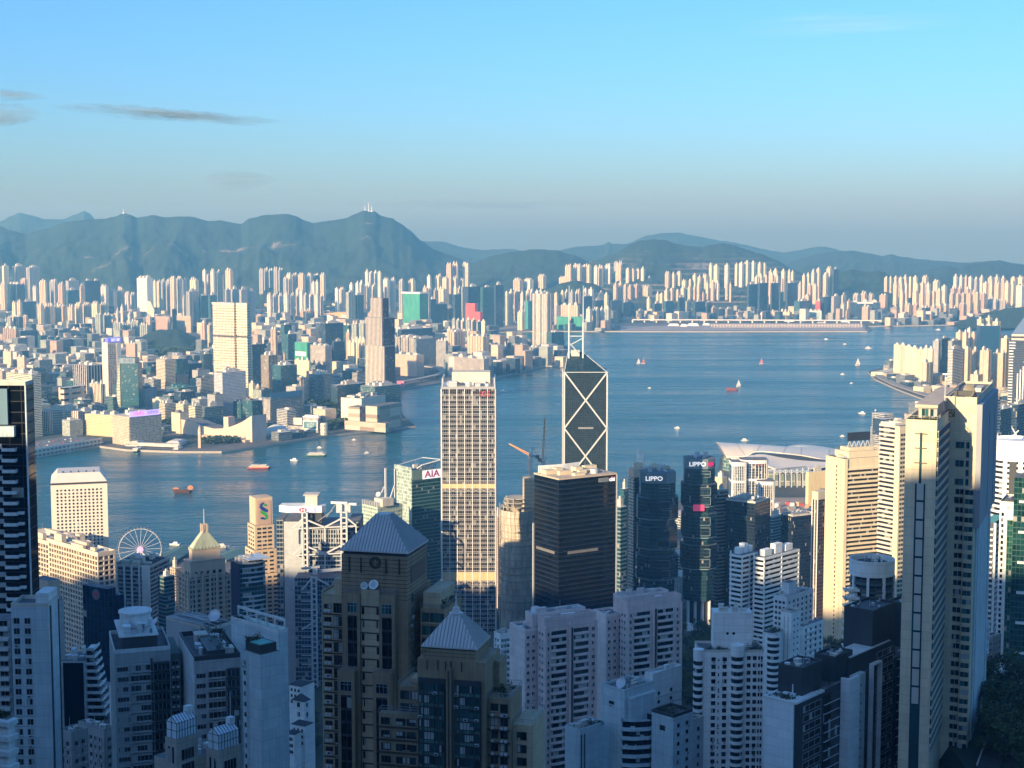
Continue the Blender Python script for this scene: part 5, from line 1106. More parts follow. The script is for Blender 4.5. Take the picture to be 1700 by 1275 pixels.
def copper_pyramid():
 b = Bld('office_tower','beige stone tower with a pale green copper pyramid roof and spire','office tower',1200,56,316,3.5); gl = F('green_bay',(.42,.36,.28),(.03,.08,.08),3.8,3.6,.6,.62,.1)
 B = b.blk('main_shaft',298,313,383,962,gl); z = B.z1
 b.slabs('ledge',B,[z -3.9*i -1.1 for i in range(20)],1.1,.45,M_STONE)
 for f in 'FR': n = 3 if f == 'F' else 6; b.boxes('pilaster',B,f,[B.length(f) *i/n for i in range(0,n+1)],[z -46],1.5,50,1.0,M_STONE)
 def tier(part,xl,xc,xr,yt,Y,o=0): return b.blk(part,xl,xc,xr,yt,M_STONE,Y)
 b1 = Blk(B.x0+3,B.x1 -3,B.y0+3,B.y1 -3,z,b.px(316,936).z); b2 = Blk(b1.x0+3,b1.x1 -3,b1.y0+3,b1.y1 -3,b1.z1,b.px(316,918).z)
 for part,q in (('crown_tier',b1),('upper_tier',b2)): m = MB(); m.box(q.x0,q.x1,q.y0,q.y1,q.z0,q.z1); m.box(q.x0 -.5,q.x1+.5,q.y0 -.5,q.y1+.5,q.z1,q.z1+.8); b.add(part,m,M_STONE)
 for f in 'FR':
  n = 2 if f == 'F' else 5; me = disc_mesh(1.5,M_WIND,12,M_STONE); b.custom('arched_window',b1,f,fr(n,2,b1.length(f) -2),[b1.z0+3],me); b.boxes('corbel',b2,f,fr(n+3,0,b2.length(f)),[b2.z1+.8],.9,1.2,.8,plain('green_copper',(.40,.46,.34),.6))
 ap = b.px(332,884,1212); m = MB(); q = b2; k = 2.0; m.frustum([(q.x0 -.6,q.y0 -.6),(q.x1+.6,q.y0 -.6),(q.x1+.6,q.y1+.6),(q.x0 -.6,q.y1+.6)],[(q.cx -k,q.cy -k),(q.cx+k,q.cy -k),(q.cx+k,q.cy+k),(q.cx -k,q.cy+k)],q.z1+.8,ap.z); b.add('pyramid_roof',m,plain('copper_roof',(.46,.50,.36),.55,var=.2,scale=.2))
 for sx in (-1,1):
  for sy in (-1,1): m = MB(); m.box(q.cx+sx*1.7 -.7,q.cx+sx*1.7+.7,q.cy+sy*1.7 -.7,q.cy+sy*1.7+.7,ap.z -1,ap.z+6); b.add('finial',m,M_STONE)
 m = MB(); m.tube((q.cx,q.cy,ap.z),(q.cx,q.cy,b.px(332,846,1212).z),.5,.25,8); b.add('spire',m,M_STEEL)
copper_pyramid()
def curved_glass():
 b = Bld('office_block','dark glass block with rounded pale bands right of the copper pyramid','office block',1175,58,398,3.5); nb = plain('navy_panel',(.02,.025,.06),.3)
 B = b.blk('glazed_core',384,398,440,936,F('teal_office',(.10,.15,.16),(.02,.05,.055),3.7,2.4,.9,.7,.25)); z = B.z1
 m = MB(); m.box(B.x0 -.3,B.x1+.2,B.y0 -.5,B.y0 -.02,0,z); b.add('navy_wall',m,nb); zs = [z -.8 -3.7*i for i in range(24) if i not in (5,6)]
 mb = MB(); P = [(B.x1 -1,B.y0+2)] +[(B.x1+2.4*math.sin(math.pi*i/8),B.y0+2+(B.d -2) *i/8) for i in range(9)]; mb.prism(P+[(B.x1 -1,B.y1)],0,.9,0,0,True,True); me = mb.build('tmp',plain('pale_band',(.46,.52,.54),.45)).data; kill(me)
 for q in zs: b.put('curved_band',me,(0,0,q))
 m = MB(); m.box(B.x0 -1,B.x1+4,B.y0+6,B.y1+3,z+2.2,z+2.8); b.add('roof_canopy',m,M_STEEL); b.clutter(B,4,8,4)
curved_glass()
def ribbon(mb,pts,w,y,m=0):
 for (x0,z0,a),(x1,z1,c) in zip(pts[:-1],pts[1:]):
  d = Vector((x1 -x0,0,z1 -z0)); d.normalize(); n = Vector((-d.z,0,d.x)); p = Vector((x0,y,z0)); q = Vector((x1,y,z1)); mb.face([p -n*w*a,q -n*w*c,q+n*w*c,p+n*w*a][::-1],m)
def stepped_bank():
 b = Bld('office_tower','tan stepped stone tower with a blue and green S-shaped emblem','office tower',1380,62,424,3.5); tiers = [('top_tier',414,424,452,829),('upper_tier',411,423,455,873),('middle_tier',407,421,459,914),('lower_tier',405,420,465,955)]
 for i,(p,xl,xc,xr,yt) in enumerate(tiers):
  B = b.blk(p,xl,xc,xr,yt,M_TANST,1380 -i*3)
  if i:
   zt = B.z1 -4; n = [0,11,11,20][i]
   for f in 'FR': k = max(2,round(B.length(f) /7)); b.wins(B,f,fr(k,1.5,B.length(f) -1.5),[zt -3.75*j for j in range(n)],3.6,1.7,M_WIND,mull=1)
  else: T0 = B
 m = MB(); m.box(T0.x1+.05,T0.x1+.35,T0.y0+1.5,T0.y1 -1.5,T0.z1 -24,T0.z1 -1.5); b.add('sign_panel',m,plain('pink_panel',(.52,.36,.28),.6))
 e = thing('tmp','',''); bpy.data.objects.remove(e)
 S = 1.02; up = [(-.1,8.6,.5),(-2.2,7.6,.9),(-3.2,6.0,1.1),(-2.6,4.4,1.15),(-.6,3.0,1.15),(1.6,1.8,1.1),(3.4,.6,.7)]; dn = [(-3.4,1.5,.5),(-1.8,.2,1.05),(.6,-1.2,1.15),(2.2,-2.6,1.1),(2.6,-4.2,1.0),(1.6,-5.6,.8),(-.2,-6.2,.5)]
 def emb(name,pts,w,mat,y=-.45):
  m = MB(); ribbon(m,[(x*S,z*S,a) for x,z,a in pts],w,y); o = m.build(name,mat,b.t,loc=(T0.x1,T0.cy,T0.z1 -12.5),rz=R(90))
 emb('emblem_blue',up,1.35,plain('emblem_blue',(.01,.06,.30),.4)); emb('emblem_green',dn,1.3,plain('emblem_green',(.05,.36,.08),.4)); emb('emblem_green',[(-.4,6.9,.7),(1.2,6.6,1),(2.6,6.2,.6)],1.2,plain('emblem_green',(.05,.36,.08),.4),-.5); emb('emblem_blue',[(-3.4,-4.9,.6),(-1.6,-4.9,1),(.4,-5.5,.7)],1.1,plain('emblem_blue',(.01,.06,.30),.4),-.5)
 m = MB(); m.box(T0.x0,T0.x1,T0.y0,T0.y1,T0.z1,T0.z1+1); b.add('parapet',m,M_TANST)
stepped_bank()
def truss_bank():
 b = Bld('office_tower','steel-trussed bank tower with ladder masts and a lit roof sign','office tower',1330,0,465,3.5); gz = F('bank_glass',(.22,.24,.26),(.015,.03,.045),3.9,2.6,.86,.7,.12); pan = wall('pale_panel_wall',(.46,.49,.50),.08,.5,3.9)  # pan is a white wall greyed for the neighbouring tower's shade
 B = b.blk('glazed_hall',508,508,572,876,gz,d=50); L = b.blk('left_service_tower',471,471,505,866,pan,1334,d=46); b.blk('far_service_tower',459,459,470,862,gz,1350,d=30); Rr = b.blk('right_service_tower',577,577,596,866,gz,1340,d=40)
 X = lambda x: b.px(x,900).x; Z = lambda y: b.px(540,y).z; w = 1.5
 for x0,x1,yt in ((503.5,511,850),(567.5,576.5,846)): b.ladder('ladder_mast',X(x0),X(x1),-3,0,Z(yt),4.6,w,M_STEEL)
 for yy in (862,906,960): b.beams('hanger_truss',[((X(511),-3.4,Z(yy)),(X(540),-3.4,Z(yy+12))),((X(540),-3.4,Z(yy+12)),(X(567),-3.4,Z(yy -2))),((X(504),-3.4,Z(yy -2)),(X(486),-3.4,Z(yy+14))),((X(576),-3.4,Z(yy -4)),(X(592),-3.4,Z(yy+9)))],1.3,M_STEEL); b.beams('chord',[((X(486),-3.2,Z(yy+15)),(X(592),-3.2,Z(yy+10)))],1.1,M_STEEL)
 b.beams('hanger',[((X(540),-3.4,Z(874)),(X(540),-3.4,Z(903))),((X(540),-3.4,Z(918)),(X(540),-3.4,Z(950))),((X(592),-3.4,Z(871)),(X(592),-3.4,Z(912))),((X(486),-3.4,Z(877)),(X(486),-3.4,Z(900)))],1.0,M_STEEL)
 n = 16; b.slabs('floor_band',Blk(B.x0,B.x1,B.y0,B.y1,0,0),[B.z1 -2 -3.9*i for i in range(30)],.7,.35,plain('bank_band',(.40,.43,.45),.5))
 for i in range(12): m = MB(); x = X(515+i*4.3); m.box(x -.25,x+.25,-.9,-.36,Z(903),Z(879)); b.add('sun_louvre',m,M_STEEL)
 m = MB(); P = [(X(463),4),(X(480),-1),(X(535),-1),(X(540),6),(X(538),16),(X(465),16)]; m.prism(P,Z(851),Z(840),0,0,True,True); b.add('roof_sign_box',m,M_WALLW)
 m = MB(); m.box(X(482),X(524),-1.6,-1.05,Z(850),Z(842)); b.add('sign_screen',m,glow('screen_lilac',(.42,.46,.80),.18)); m = MB(); c = Vector((X(504),-1.75,Z(846))); s = 1.75; y = -1.75
 q = lambda x,z: (c.x+x*s,y,c.z+z*s); m.face([q(-1,1),q(-2,0),q(-1,-1)][::-1]); m.face([q(1,1),q(1,-1),q(2,0)][::-1]); m.face([q(-1,1),q(0,0),q(1,1)]); m.face([q(-1,-1),q(1,-1),q(0,0)])
 for i in range(len(m.f)):
  a,b_,c_ = (Vector(m.v[k]) for k in m.f[i]);
  if (b_ -a).cross(c_ -a).y > 0: m.f[i] = m.f[i][::-1]
 b.add('red_emblem',m,plain('emblem_red',(.55,.01,.03),.5)); m = MB(); y = -1.68; m.face([q(-1,-1),q(1,-1),q(1,1),q(-1,1)]); b.add('emblem_ground',m,M_WHITE)
 m = MB(); m.box(X(507),X(527),2,14,Z(840),Z(823)); m.box(X(504),X(529),0,16,Z(823),Z(823) +.8); b.add('roof_house',m,M_ROOFW); m = MB(); m.box(X(506),X(534),3,20,Z(870),Z(851)); b.add('plant_room',m,M_DARK)
 for x0,x1,yy in ((549,577,836),(562,592,838)): m = MB(); m.beam((X(x0),6,Z(yy)),(X(x1),3,Z(yy)),1.8,2); m.box(X((x0+x1) /2) -2.5,X((x0+x1) /2) +2.5,2,8,Z(852),Z(yy+1)); b.add('roof_crane',m,M_STEEL)
 b.beams('stay',[((X(528),2,Z(866)),(X(552),2,Z(848))),((X(540),8,Z(862)),(X(556),8,Z(840)))],.7,M_METAL)
 F2 = b.blk('front_block',489,489,570,960,gz,1300,d=24); X2 = lambda x: b.px(x,900,1296).x; Z2 = lambda y: b.px(540,y,1296).z; b.ladder('ladder_mast',X2(516),X2(524),F2.y0 -1.5,0,Z2(958),4.6,1.5,M_STEEL); y = F2.y0 -2
 b.beams('hanger_truss',[((X2(516),y,Z2(961)),(X2(500),y,Z2(980))),((X2(524),y,Z2(961)),(X2(545),y,Z2(972))),((X2(524),y,Z2(1030)),(X2(499),y,Z2(1046)))],1.2,M_STEEL); m = MB(); m.beam((X2(497),y+8,Z2(948)),(X2(528),y+8,Z2(945)),1.8); m.box(X2(516),X2(524),y+6,y+10,Z2(957),Z2(948)); b.add('roof_crane',m,M_STEEL); m = MB(); m.beam((X2(526),y+12,Z2(954)),(X2(570),y+12,Z2(950)),2.5); b.add('service_gantry',m,M_STEEL)
 for i in range(9): m = MB(); m.box(X2(498),X2(515),y+.3,y+.9,Z2(985+15*i),Z2(983.5+15*i)); b.add('brace',m,M_STEEL)
truss_bank()
def sign_tower():
 b = Bld('office_tower','teal banded glass tower with a white red-lettered sign and roof fins','office tower',1690,52,684,3.5); B = b.blk('glass_shaft',655,684,731,784,F('teal_band',(.06,.13,.14),(.015,.06,.06),3.9,2.2,.92,.62,.05,groughness=.08)); z = B.z1
 m = MB(); m.box(B.x0 -.1,B.x1 -.3,B.y0 -.5,B.y0 -.02,0,z+5); b.add('pale_side',m,F('pale_green_side',(.46,.54,.46),(.30,.38,.34),3.9,2.5,.9,.8,0)); b.slabs('floor_line',B,[z -14 -3.9*i for i in range(36)],.5,.25,plain('teal_line',(.14,.24,.25),.3)); m = MB(); m.box(B.x1+.1,B.x1+.6,B.y0,B.y1,z -9,z+2); b.add('fascia',m,plain('fascia_green',(.16,.24,.22),.4))
 m = MB(); u = B.y1 -B.d*.64; m.box(B.x1+.7,B.x1+1.3,u,B.y1,z -9,z+.5); b.add('sign_board',m,glow('sign_white',(.85,.85,.88),.35)); lettering(b.t,'AIA',10.6,(B.x1+1.45,(u+B.y1) /2,z -4.2),(R(90),0,R(90)),plain('sign_magenta',(.50,.01,.10),.5),sx=1.18,bold=.12)
 for i in range(9): t = i/8; m = MB(); y = B.y0+B.d*(.35+.64*t); m.beam((B.x1 -9,y,z+2+3*t),(B.x1+.5,y,z+7+3.5*t),.9,1.4); m.box(B.x1 -9.5,B.x1 -8.5,y -.5,y+.5,z,z+3+3*t); b.add('roof_fin',m,M_STEEL)
 m = MB(); m.beam((B.x0,B.y0,z+3),(B.x0,B.y1,z+9),.8); m.beam((B.x0,B.y1,z+9),(B.x1,B.y1,z+11),.8); b.add('roof_frame',m,M_STEEL); b.clutter(Blk(B.x0+2,B.x1 -10,B.y0+2,B.y1 -2,0,z),6,8,5)
sign_tower()
def masted_block():
 b = Bld('office_tower','pale green stone tower with white masts left of the red-lettered tower','office tower',1610,50,626,3.5); B = b.blk('shaft',601,627,668,842,F('pale_green_stone',(.44,.52,.44),(.20,.28,.26),3.9,3.2,.7,.5,.05)); z = B.z1; X = lambda x: b.px(x,800)
 for i in range(7): m = MB(); x = B.x0+B.w*i/6.5; m.box(x,x+.8,B.y0,B.y0+5,z,z+4.5); b.add('roof_fin',m,M_STEEL)
 p = b.px(640,777,1625); m = MB(); m.box(p.x -.9,p.x+.9,p.y -.9,p.y+.9,z -5,p.z); b.add('mast',m,M_STEEL); q = b.px(656,778,1640); m = MB(); m.box(q.x -.9,q.x+.9,q.y -.9,q.y+.9,z -5,q.z); b.add('mast',m,M_STEEL)
 for (x0,y0,x1,y1) in ((625,836,638,808),(645,836,655,806)): A,C = b.px(x0,y0,1622),b.px(x1,y1,1628); b.beams('brace',[(A,C)],1.2,M_STEEL)
 m = MB(); c = b.px(633,836,1620); m.box(c.x -7,c.x+8,c.y -4,c.y+10,z,z+8); b.add('plant_room',m,M_ROOFW); b.dish(c.x -5,c.y,z+8,3)
masted_block()
def metal_skyscraper():
 b = Bld('skyscraper','flat-topped skyscraper with a close silver grid over dark windows','skyscraper',1449,0,732,3.5); st = plain('silver_mullion',(.50,.49,.49),.35,metal=.35,var=.06); B = b.blk('glass_shaft',733,733,822,646,F('black_window',(.03,.03,.035),(.008,.012,.018),4.5,2.1,.9,.9,.10,groughness=.05),d=48); z = B.z1; n = 57
 mb = MB(); mb.box(B.x0 -.35,B.x1+.35,B.y0 -.35,B.y1,0,.55); mb.box(B.x0 -.35,B.x1+.35,B.y0 -.35,B.y1,1.35,1.9); me = mb.build('tmp',st).data; kill(me)
 for i in range(n):
  zz = z -2 -4.5*(i+1)
  if zz > 2: b.put('spandrel',me,(0,0,zz))
 for f in 'FRL': b.boxes('mullion',B,f,[B.length(f) *i/7 for i in range(8)],[0],.75,z,.85,plain('white_mullion',(.72,.71,.70),.4,var=.04)); b.boxes('slim_mullion',B,f,fr(7,0,B.length(f)) +[B.length(f) *(i+k) /7 for i in range(7) for k in (.25,.75)],[0],.22,z,.55,st)
 br = plain('sun_gold_louvre',(.62,.46,.26),.5,var=.15,scale=.4)  # golden sun reflection put into the plant floor louvre's colour
 for y0,y1 in ((817,803),(975,950)):
  z0,z1 = b.px(780,y0).z,b.px(780,y1).z; m = MB(); m.box(B.x0 -.6,B.x1+.6,B.y0 -.6,B.y1,z0+(z1 -z0) *.45,z1); b.add('plant_louvre',m,br)
  for i in range(7): x = B.x0+B.w*i/7; s = B.w/7; b.beams('truss_brace',[((x+.5,B.y0 -.7,z0),(x+s -.5,B.y0 -.7,z0+(z1 -z0) *.42)),((x+s -.5,B.y0 -.9,z0),(x+.5,B.y0 -.9,z0+(z1 -z0) *.42))],.45,st)
 m = MB(); m.box(B.x0 -.5,B.x1+.5,B.y0 -.5,B.y1+.5,z,z+2.2); b.add('roof_slab',m,st); T0 = Blk(B.x0,B.x1,B.y0,B.y1,0,z+2.2); b.rail(T0,3.2); b.clutter(T0,12,16,6,M_STEEL)
 m = MB(); m.box(B.x0+9,B.x1 -5,B.y0+20,B.y1 -5,z+2.2,z+14); b.add('plant_room',m,plain('plant_cream',(.70,.62,.46),.7));
 for x in (B.x0+.6,B.x1 -.6): m = MB(); m.beam((x,B.y0,z),(x,B.y0+6,z+9),1.0,2); m.beam((x,B.y0+6,z+9),(x,B.y1,z+9),1.0,2); b.add('corner_frame',m,M_STEEL)
 p0,p1 = b.px(796,652),b.px(812,641); m = MB(); lettering(b.t,'105',7.2,((p0.x+p1.x) /2,B.y0 -1.0,z -4.6),(R(90),0,0),glow('red_digits',(.5,.07,.08),.15),sx=1.15)
metal_skyscraper()
def cross_braced():
 b = Bld('skyscraper','cross-braced glass skyscraper with twin white masts','skyscraper',1492,0,937,3.5); wt = plain('white_brace',(.56,.58,.58),.4,var=.03); g = F('small_grid_glass',(.035,.05,.06),(.012,.03,.045),1.75,1.75,.8,.76,-1,groughness=.07,tint=0); B = b.blk('glass_shaft',937,937,1008,618,g,d=43); z = B.z1
 A,C = b.px(943,585,1520),b.px(967,584,1520); m = MB(); fl,frr,bl,br_,al,ar = (B.x0,B.y0,z),(B.x1,B.y0,z),(B.x0,B.y1,z),(B.x1,B.y1,z),(A.x,B.y0+28,A.z),(C.x,B.y0+28,C.z)
 roofg = F('roof_grid_glass',(.04,.07,.09),(.012,.045,.065),1.75,1.75,.84,.8,0,groughness=.08); m.face([fl,frr,ar,al]); m.face([frr,br_,ar]); m.face([bl,fl,al]); m.face([br_,bl,al,ar]); b.add('sloped_glass_roof',m,roofg); H = 94/FPX*1492; w = 1.4; xm = B.cx
 for x in (B.x0,B.x1): m = MB(); m.box(x -w/2,x+w/2,B.y0 -.8,B.y0+.9,0,z+.4); b.add('corner_column',m,wt)
 for x,y in ((B.x1,B.y1),(B.x0,B.y1)): m = MB(); m.box(x -w/2,x+w/2,y -.9,y+.8,0,z); b.add('corner_column',m,wt)
 zz = z
 while zz -H > 0:
  y = B.y0 -.5; L = [((B.x0,y,zz),(B.x1,y -.1,zz -H)),((B.x1,y,zz),(B.x0,y -.25,zz -H))]; b.beams('brace',L,w,wt); x = B.x1+.5; b.beams('brace',[((x,B.y0,zz),(x,B.y1,zz -H)),((x+.25,B.y1,zz),(x+.25,B.y0,zz -H))],w,wt); zz -= H
 for p,q in ((fl,al),(frr,ar),(al,ar),(fl,frr)): b.beams('roof_edge',[(p,q)],.6,wt)
 for x in (945,968.5):
  p,q = b.px(x,474,1512),b.px(x,588,1512); m = MB(); m.tube((p.x,p.y,q.z -4),(p.x,p.y,q.z+(p.z -q.z) *.45),.95,.85,8); m.tube((p.x,p.y,q.z+(p.z -q.z) *.45),(p.x,p.y,p.z),.6,.25,8); b.add('mast',m,wt)
 p = b.px(945,558,1512); q = b.px(968.5,558,1512); r = b.px(946,573,1512); b.beams('mast_tie',[(p,q),(r,b.px(968,561,1512)),(b.px(946,570,1512),b.px(960,586,1512))],.8,wt); m = MB(); u,v = b.px(948,586,1516),b.px(962,572,1516); m.box(u.x,v.x,u.y -3,u.y+4,u.z -3,u.z+3); b.add('window_cradle',m,M_ROOFW)
 u,v = b.px(960,712),b.px(985,709); m = MB(); m.box(u.x,v.x,B.y0 -.9,B.y0 -.03,u.z,v.z); b.add('pale_slot',m,M_METAL)
cross_braced()
def black_tower():
 b = Bld('skyscraper','black banded office tower with a cream roof plant and corner sign','skyscraper',1200,58,928,3.5); B = b.blk('black_shaft',887,928,1023,797,F('black_bands',(.012,.015,.021),(.004,.008,.015),3.8,2.6,1.0,.7,-1,groughness=.05,wr=.14)); z = B.z1; b.slabs('sill_line',B,[z -4 -3.8*i for i in range(52)],.35,.22,plain('sill_grey',(.018,.025,.034),.65))
 m = MB(); m.box(B.x0 -.2,B.x1+.6,B.y0 -.4,B.y1+.2,z,z+1.3); b.add('roof_lip',m,M_STONE); T0 = Blk(B.x0+1,B.x1 -1,B.y0+1,B.y1 -1,0,z+1.3); m = MB(); n = 30
 for i in range(n): y = B.y0+2+(B.d*.72) *i/n; x = B.x0+3+2.2*math.sin(math.pi*i/n); m.box(x -.4,x+.4,y,y+B.d*.72/n*.62,z+1.3,z+6.4); m.box(x -.45,x+.3,y,y+B.d*.72/n,z+5.8,z+7)
 b.add('roof_screen',m,M_WALLW); b.clutter(T0,21,18,4.5,M_CREAM); p = b.px(910,917); m = MB(); zz = b.px(928,922).z; m.box(B.x1+.25,B.x1+.5,B.y0+B.d*.15,B.y0+B.d*.68,zz,zz+2.2); b.add('lit_floor',m,plain('lit_row_pale',(.17,.17,.16),.6)); m = MB(); m.box(B.x0+B.w*.1,B.x0+B.w*.85,B.y0 -.5,B.y0 -.25,zz,zz+2.2); b.add('lit_floor',m,plain('lit_row_pale',(.17,.17,.16),.6))  # lit window row put into a pale strip colour
 m = MB(); m.box(B.x1+.25,B.x1+.5,B.y0+B.d*.68,B.y0+B.d*.86,z -5,z -1.6); b.add('sign_board',m,plain('sign_grey',(.2,.22,.24),.5)); lettering(b.t,'citi',4.6,(B.x1+.6,B.y0+B.d*.92,z -3.4),(R(90),0,R(90)),glow('white_letters',(.85,.85,.85),.5),bold=.08); m = MB(); c = (B.y0+B.d*.925)
 for i in range(8): a,e = math.pi*(.2+.6*i/8),math.pi*(.2+.6*(i+1) /8); m.beam((B.x1+.7,c -2.2*math.cos(a),z -3.2+1.9*math.sin(a)),(B.x1+.7,c -2.2*math.cos(e),z -3.2+1.9*math.sin(e)),.35)
 b.add('red_arc',m,plain('arc_red',(.6,.05,.04),.5)); m = MB(); m.box(B.x1 -.4,B.x1+.5,B.y1 -.1,B.y1+.9,0,z); b.add('corner_strip',m,M_STEEL); m = MB(); m.box(B.x0 -1.2,B.x0 -.3,B.y0 -1,B.y0+.2,0,b.px(885,880).z); b.add('corner_strip',m,M_STEEL)
black_tower()
def construction():
 b = Bld('building_site','round tower under construction wrapped in scaffold with a tall concrete core','building site',1600,0,861,3.5); c = b.px(861,840); r = 30/FPX*1600; cy = r; net = plain('scaffold_net',(.50,.47,.41),.9,var=.4,scale=.2); r_ = random.Random(4); m = MB(); zt = b.px(861,850).z
 m.lathe([(r*(1+.04*math.sin(i*.9)),zt*i/24) for i in range(25)],28,(0,cy)); b.add('netted_floors',m,net)
 for i in range(14): m = MB(); zz = zt*(.25+.75*i/14); m.lathe([(r*1.06,zz),(r*1.07,zz+.9),(r*.9,zz+.91)],28,(0,cy)); b.add('floor_edge',m,FM['conc'])
 for i in range(3): m = MB(); zz = zt+4.2*i; m.lathe([(.1,zz+3.5),(r*(.98 -.1*i),zz+3.5),(r*(.98 -.1*i),zz+4.2),(.1,zz+4.2)],24,(0,cy)); b.add('floor_slab',m,FM['conc']);
 for i in range(40): a = r_.uniform(0,6.28); q = r*r_.uniform(.6,.95); m = MB(); x,y = q*math.cos(a),cy+q*math.sin(a); m.box(x -.5,x+.5,y -.5,y+.5,zt,zt+r_.uniform(4,14)); b.add('column',m,FM['conc'])
 pole = MB()
 for i in range(28): a = 2*math.pi*i/28; x,y = r*1.1*math.cos(a),cy+r*1.1*math.sin(a); pole.beam((x,y,0),(x,y,zt+r_.uniform(0,7)),.3)
 for k in range(30):
  zz = zt*k/30+2
  for i in range(23): a,e = 2*math.pi*i/23,2*math.pi*(i+1) /23; pole.beam((r*1.1*math.cos(a),cy+r*1.1*math.sin(a),zz),(r*1.1*math.cos(e),cy+r*1.1*math.sin(e),zz),.22)
 b.add('scaffold',pole,plain('bamboo',(.60,.46,.28),.8)); A,C = b.px(868,850,1606),b.px(894,795,1606); m = MB(); m.box(A.x,C.x,A.y,A.y+16,0,C.z); b.add('concrete_core',m,plain('core_concrete',(.72,.56,.34),.85)); ct = C.z
 for k in range(9): m = MB(); zz = ct -3 -4*k; m.box(A.x -.4,C.x+.4,A.y -.4,A.y+.05,zz,zz+.5); b.add('form_line',m,FM['conc'])
 def crane(label,xm,yb,ya,tip,back):
  P,Q = at(xm,yb,1614),at(xm,ya,1614); t = thing('tower_crane',label,'tower crane',(P.x,P.y,P.z),0); h = Q.z -P.z; yel = plain('crane_paint',(.78,.36,.12),.6); s = 1.5; m = MB()
  for sx in (-s,s):
   for sy in (-s,s): m.beam((sx,sy,0),(sx,sy,h),.4)
  z = 0
  while z < h -2:
   for q in (-s,s): m.beam((-s,q,z),(s,q,z+3),.22); m.beam((q,-s,z+3),(q,s,z),.22)
   z += 3
  m.build('mast',yel,t); T1 = at(*tip,1614) -P; T2 = at(*back,1618) -P; e = Vector((0,0,h)); m = MB(); d = (T1 -e); n = 12; side = Vector((0,1.1,0)); up = d.normalized().cross(Vector((0,1,0))); up = (up if up.z > 0 else -up) *1.8
  for o_ in (side,-side,up): m.beam(e+o_,T1+o_*.3,.6)
  for i in range(n): p,q = e+d*(i/n),e+d*((i+1) /n); k = 1 -.7*i/n; m.beam(p+side*k,q -side*k,.2); m.beam(p+side*k,q+up*k,.2); m.beam(p -side*k,q+up*k,.2)
  m.build('jib',yel,t); m = MB(); m.box(-2.2,2.2,-2,2,h,h+3); m.build('cab',M_WALLW,t); m = MB(); m.beam(e,T2,1.6,1.4); m.box(T2.x -2,T2.x+2,T2.y -1.5,T2.y+1.5,T2.z -2.5,T2.z+1); m.build('counter_jib',M_METAL,t); m = MB(); ap = e+Vector((3,0,9)); m.beam(e,ap,.5); m.beam(ap,T1*.85+e*.15,.12); m.beam(ap,T2,.15); m.build('a_frame',M_DARK,t)
 crane('tower crane with its jib leaning left over the building site',880.5,796,757,(845,737),(892,757)); crane('tower crane with its jib raised nearly upright over the building site',902,800,772,(905,694),(896,762))
construction()
tower('apartment_block','small pinkish block left of the round building site','apartment block',818,834,858,1750,'pink',split=.5)
def billboard_tower():
 b = Bld('office_tower','cream-topped tower with a white lattice billboard on its roof','office tower',1760,62,1052,3.5); B = b.blk('shaft',1043,1052,1112,781,F('cream_window',(.66,.52,.38),(.04,.05,.06),3.6,3.2,.6,.6,.2)); z = B.z1; m = MB(); m.box(B.x1+.02,B.x1+.4,B.y0+1,B.y1,0,z -9); b.add('dark_side',m,M_GL); m = MB(); m.box(B.x0 -.3,B.x1+.5,B.y0 -.3,B.y1+.3,z -8,z+1.5); b.add('cornice',m,M_TANST); b.clutter(Blk(B.x0,B.x1,B.y0,B.y1,0,z+1.5),3,9,6,M_CREAM)
 p,q = b.px(1058,764,1785),b.px(1099,747,1785); m = MB();
 for zz in (p.z,(p.z+q.z) /2,q.z): m.beam((p.x,p.y,zz),(q.x,p.y,zz),.6)
 for i in range(9): x = p.x+(q.x -p.x) *i/8; m.beam((x,p.y,z),(x,p.y,q.z),.5); (i < 8) and m.beam((x,p.y,p.z),(x+(q.x -p.x) /8,p.y,q.z),.5); (i < 8) and m.beam((x,p.y+4,z),(x,p.y,q.z),.4)
 b.add('billboard_frame',m,M_WALLW)
billboard_tower()
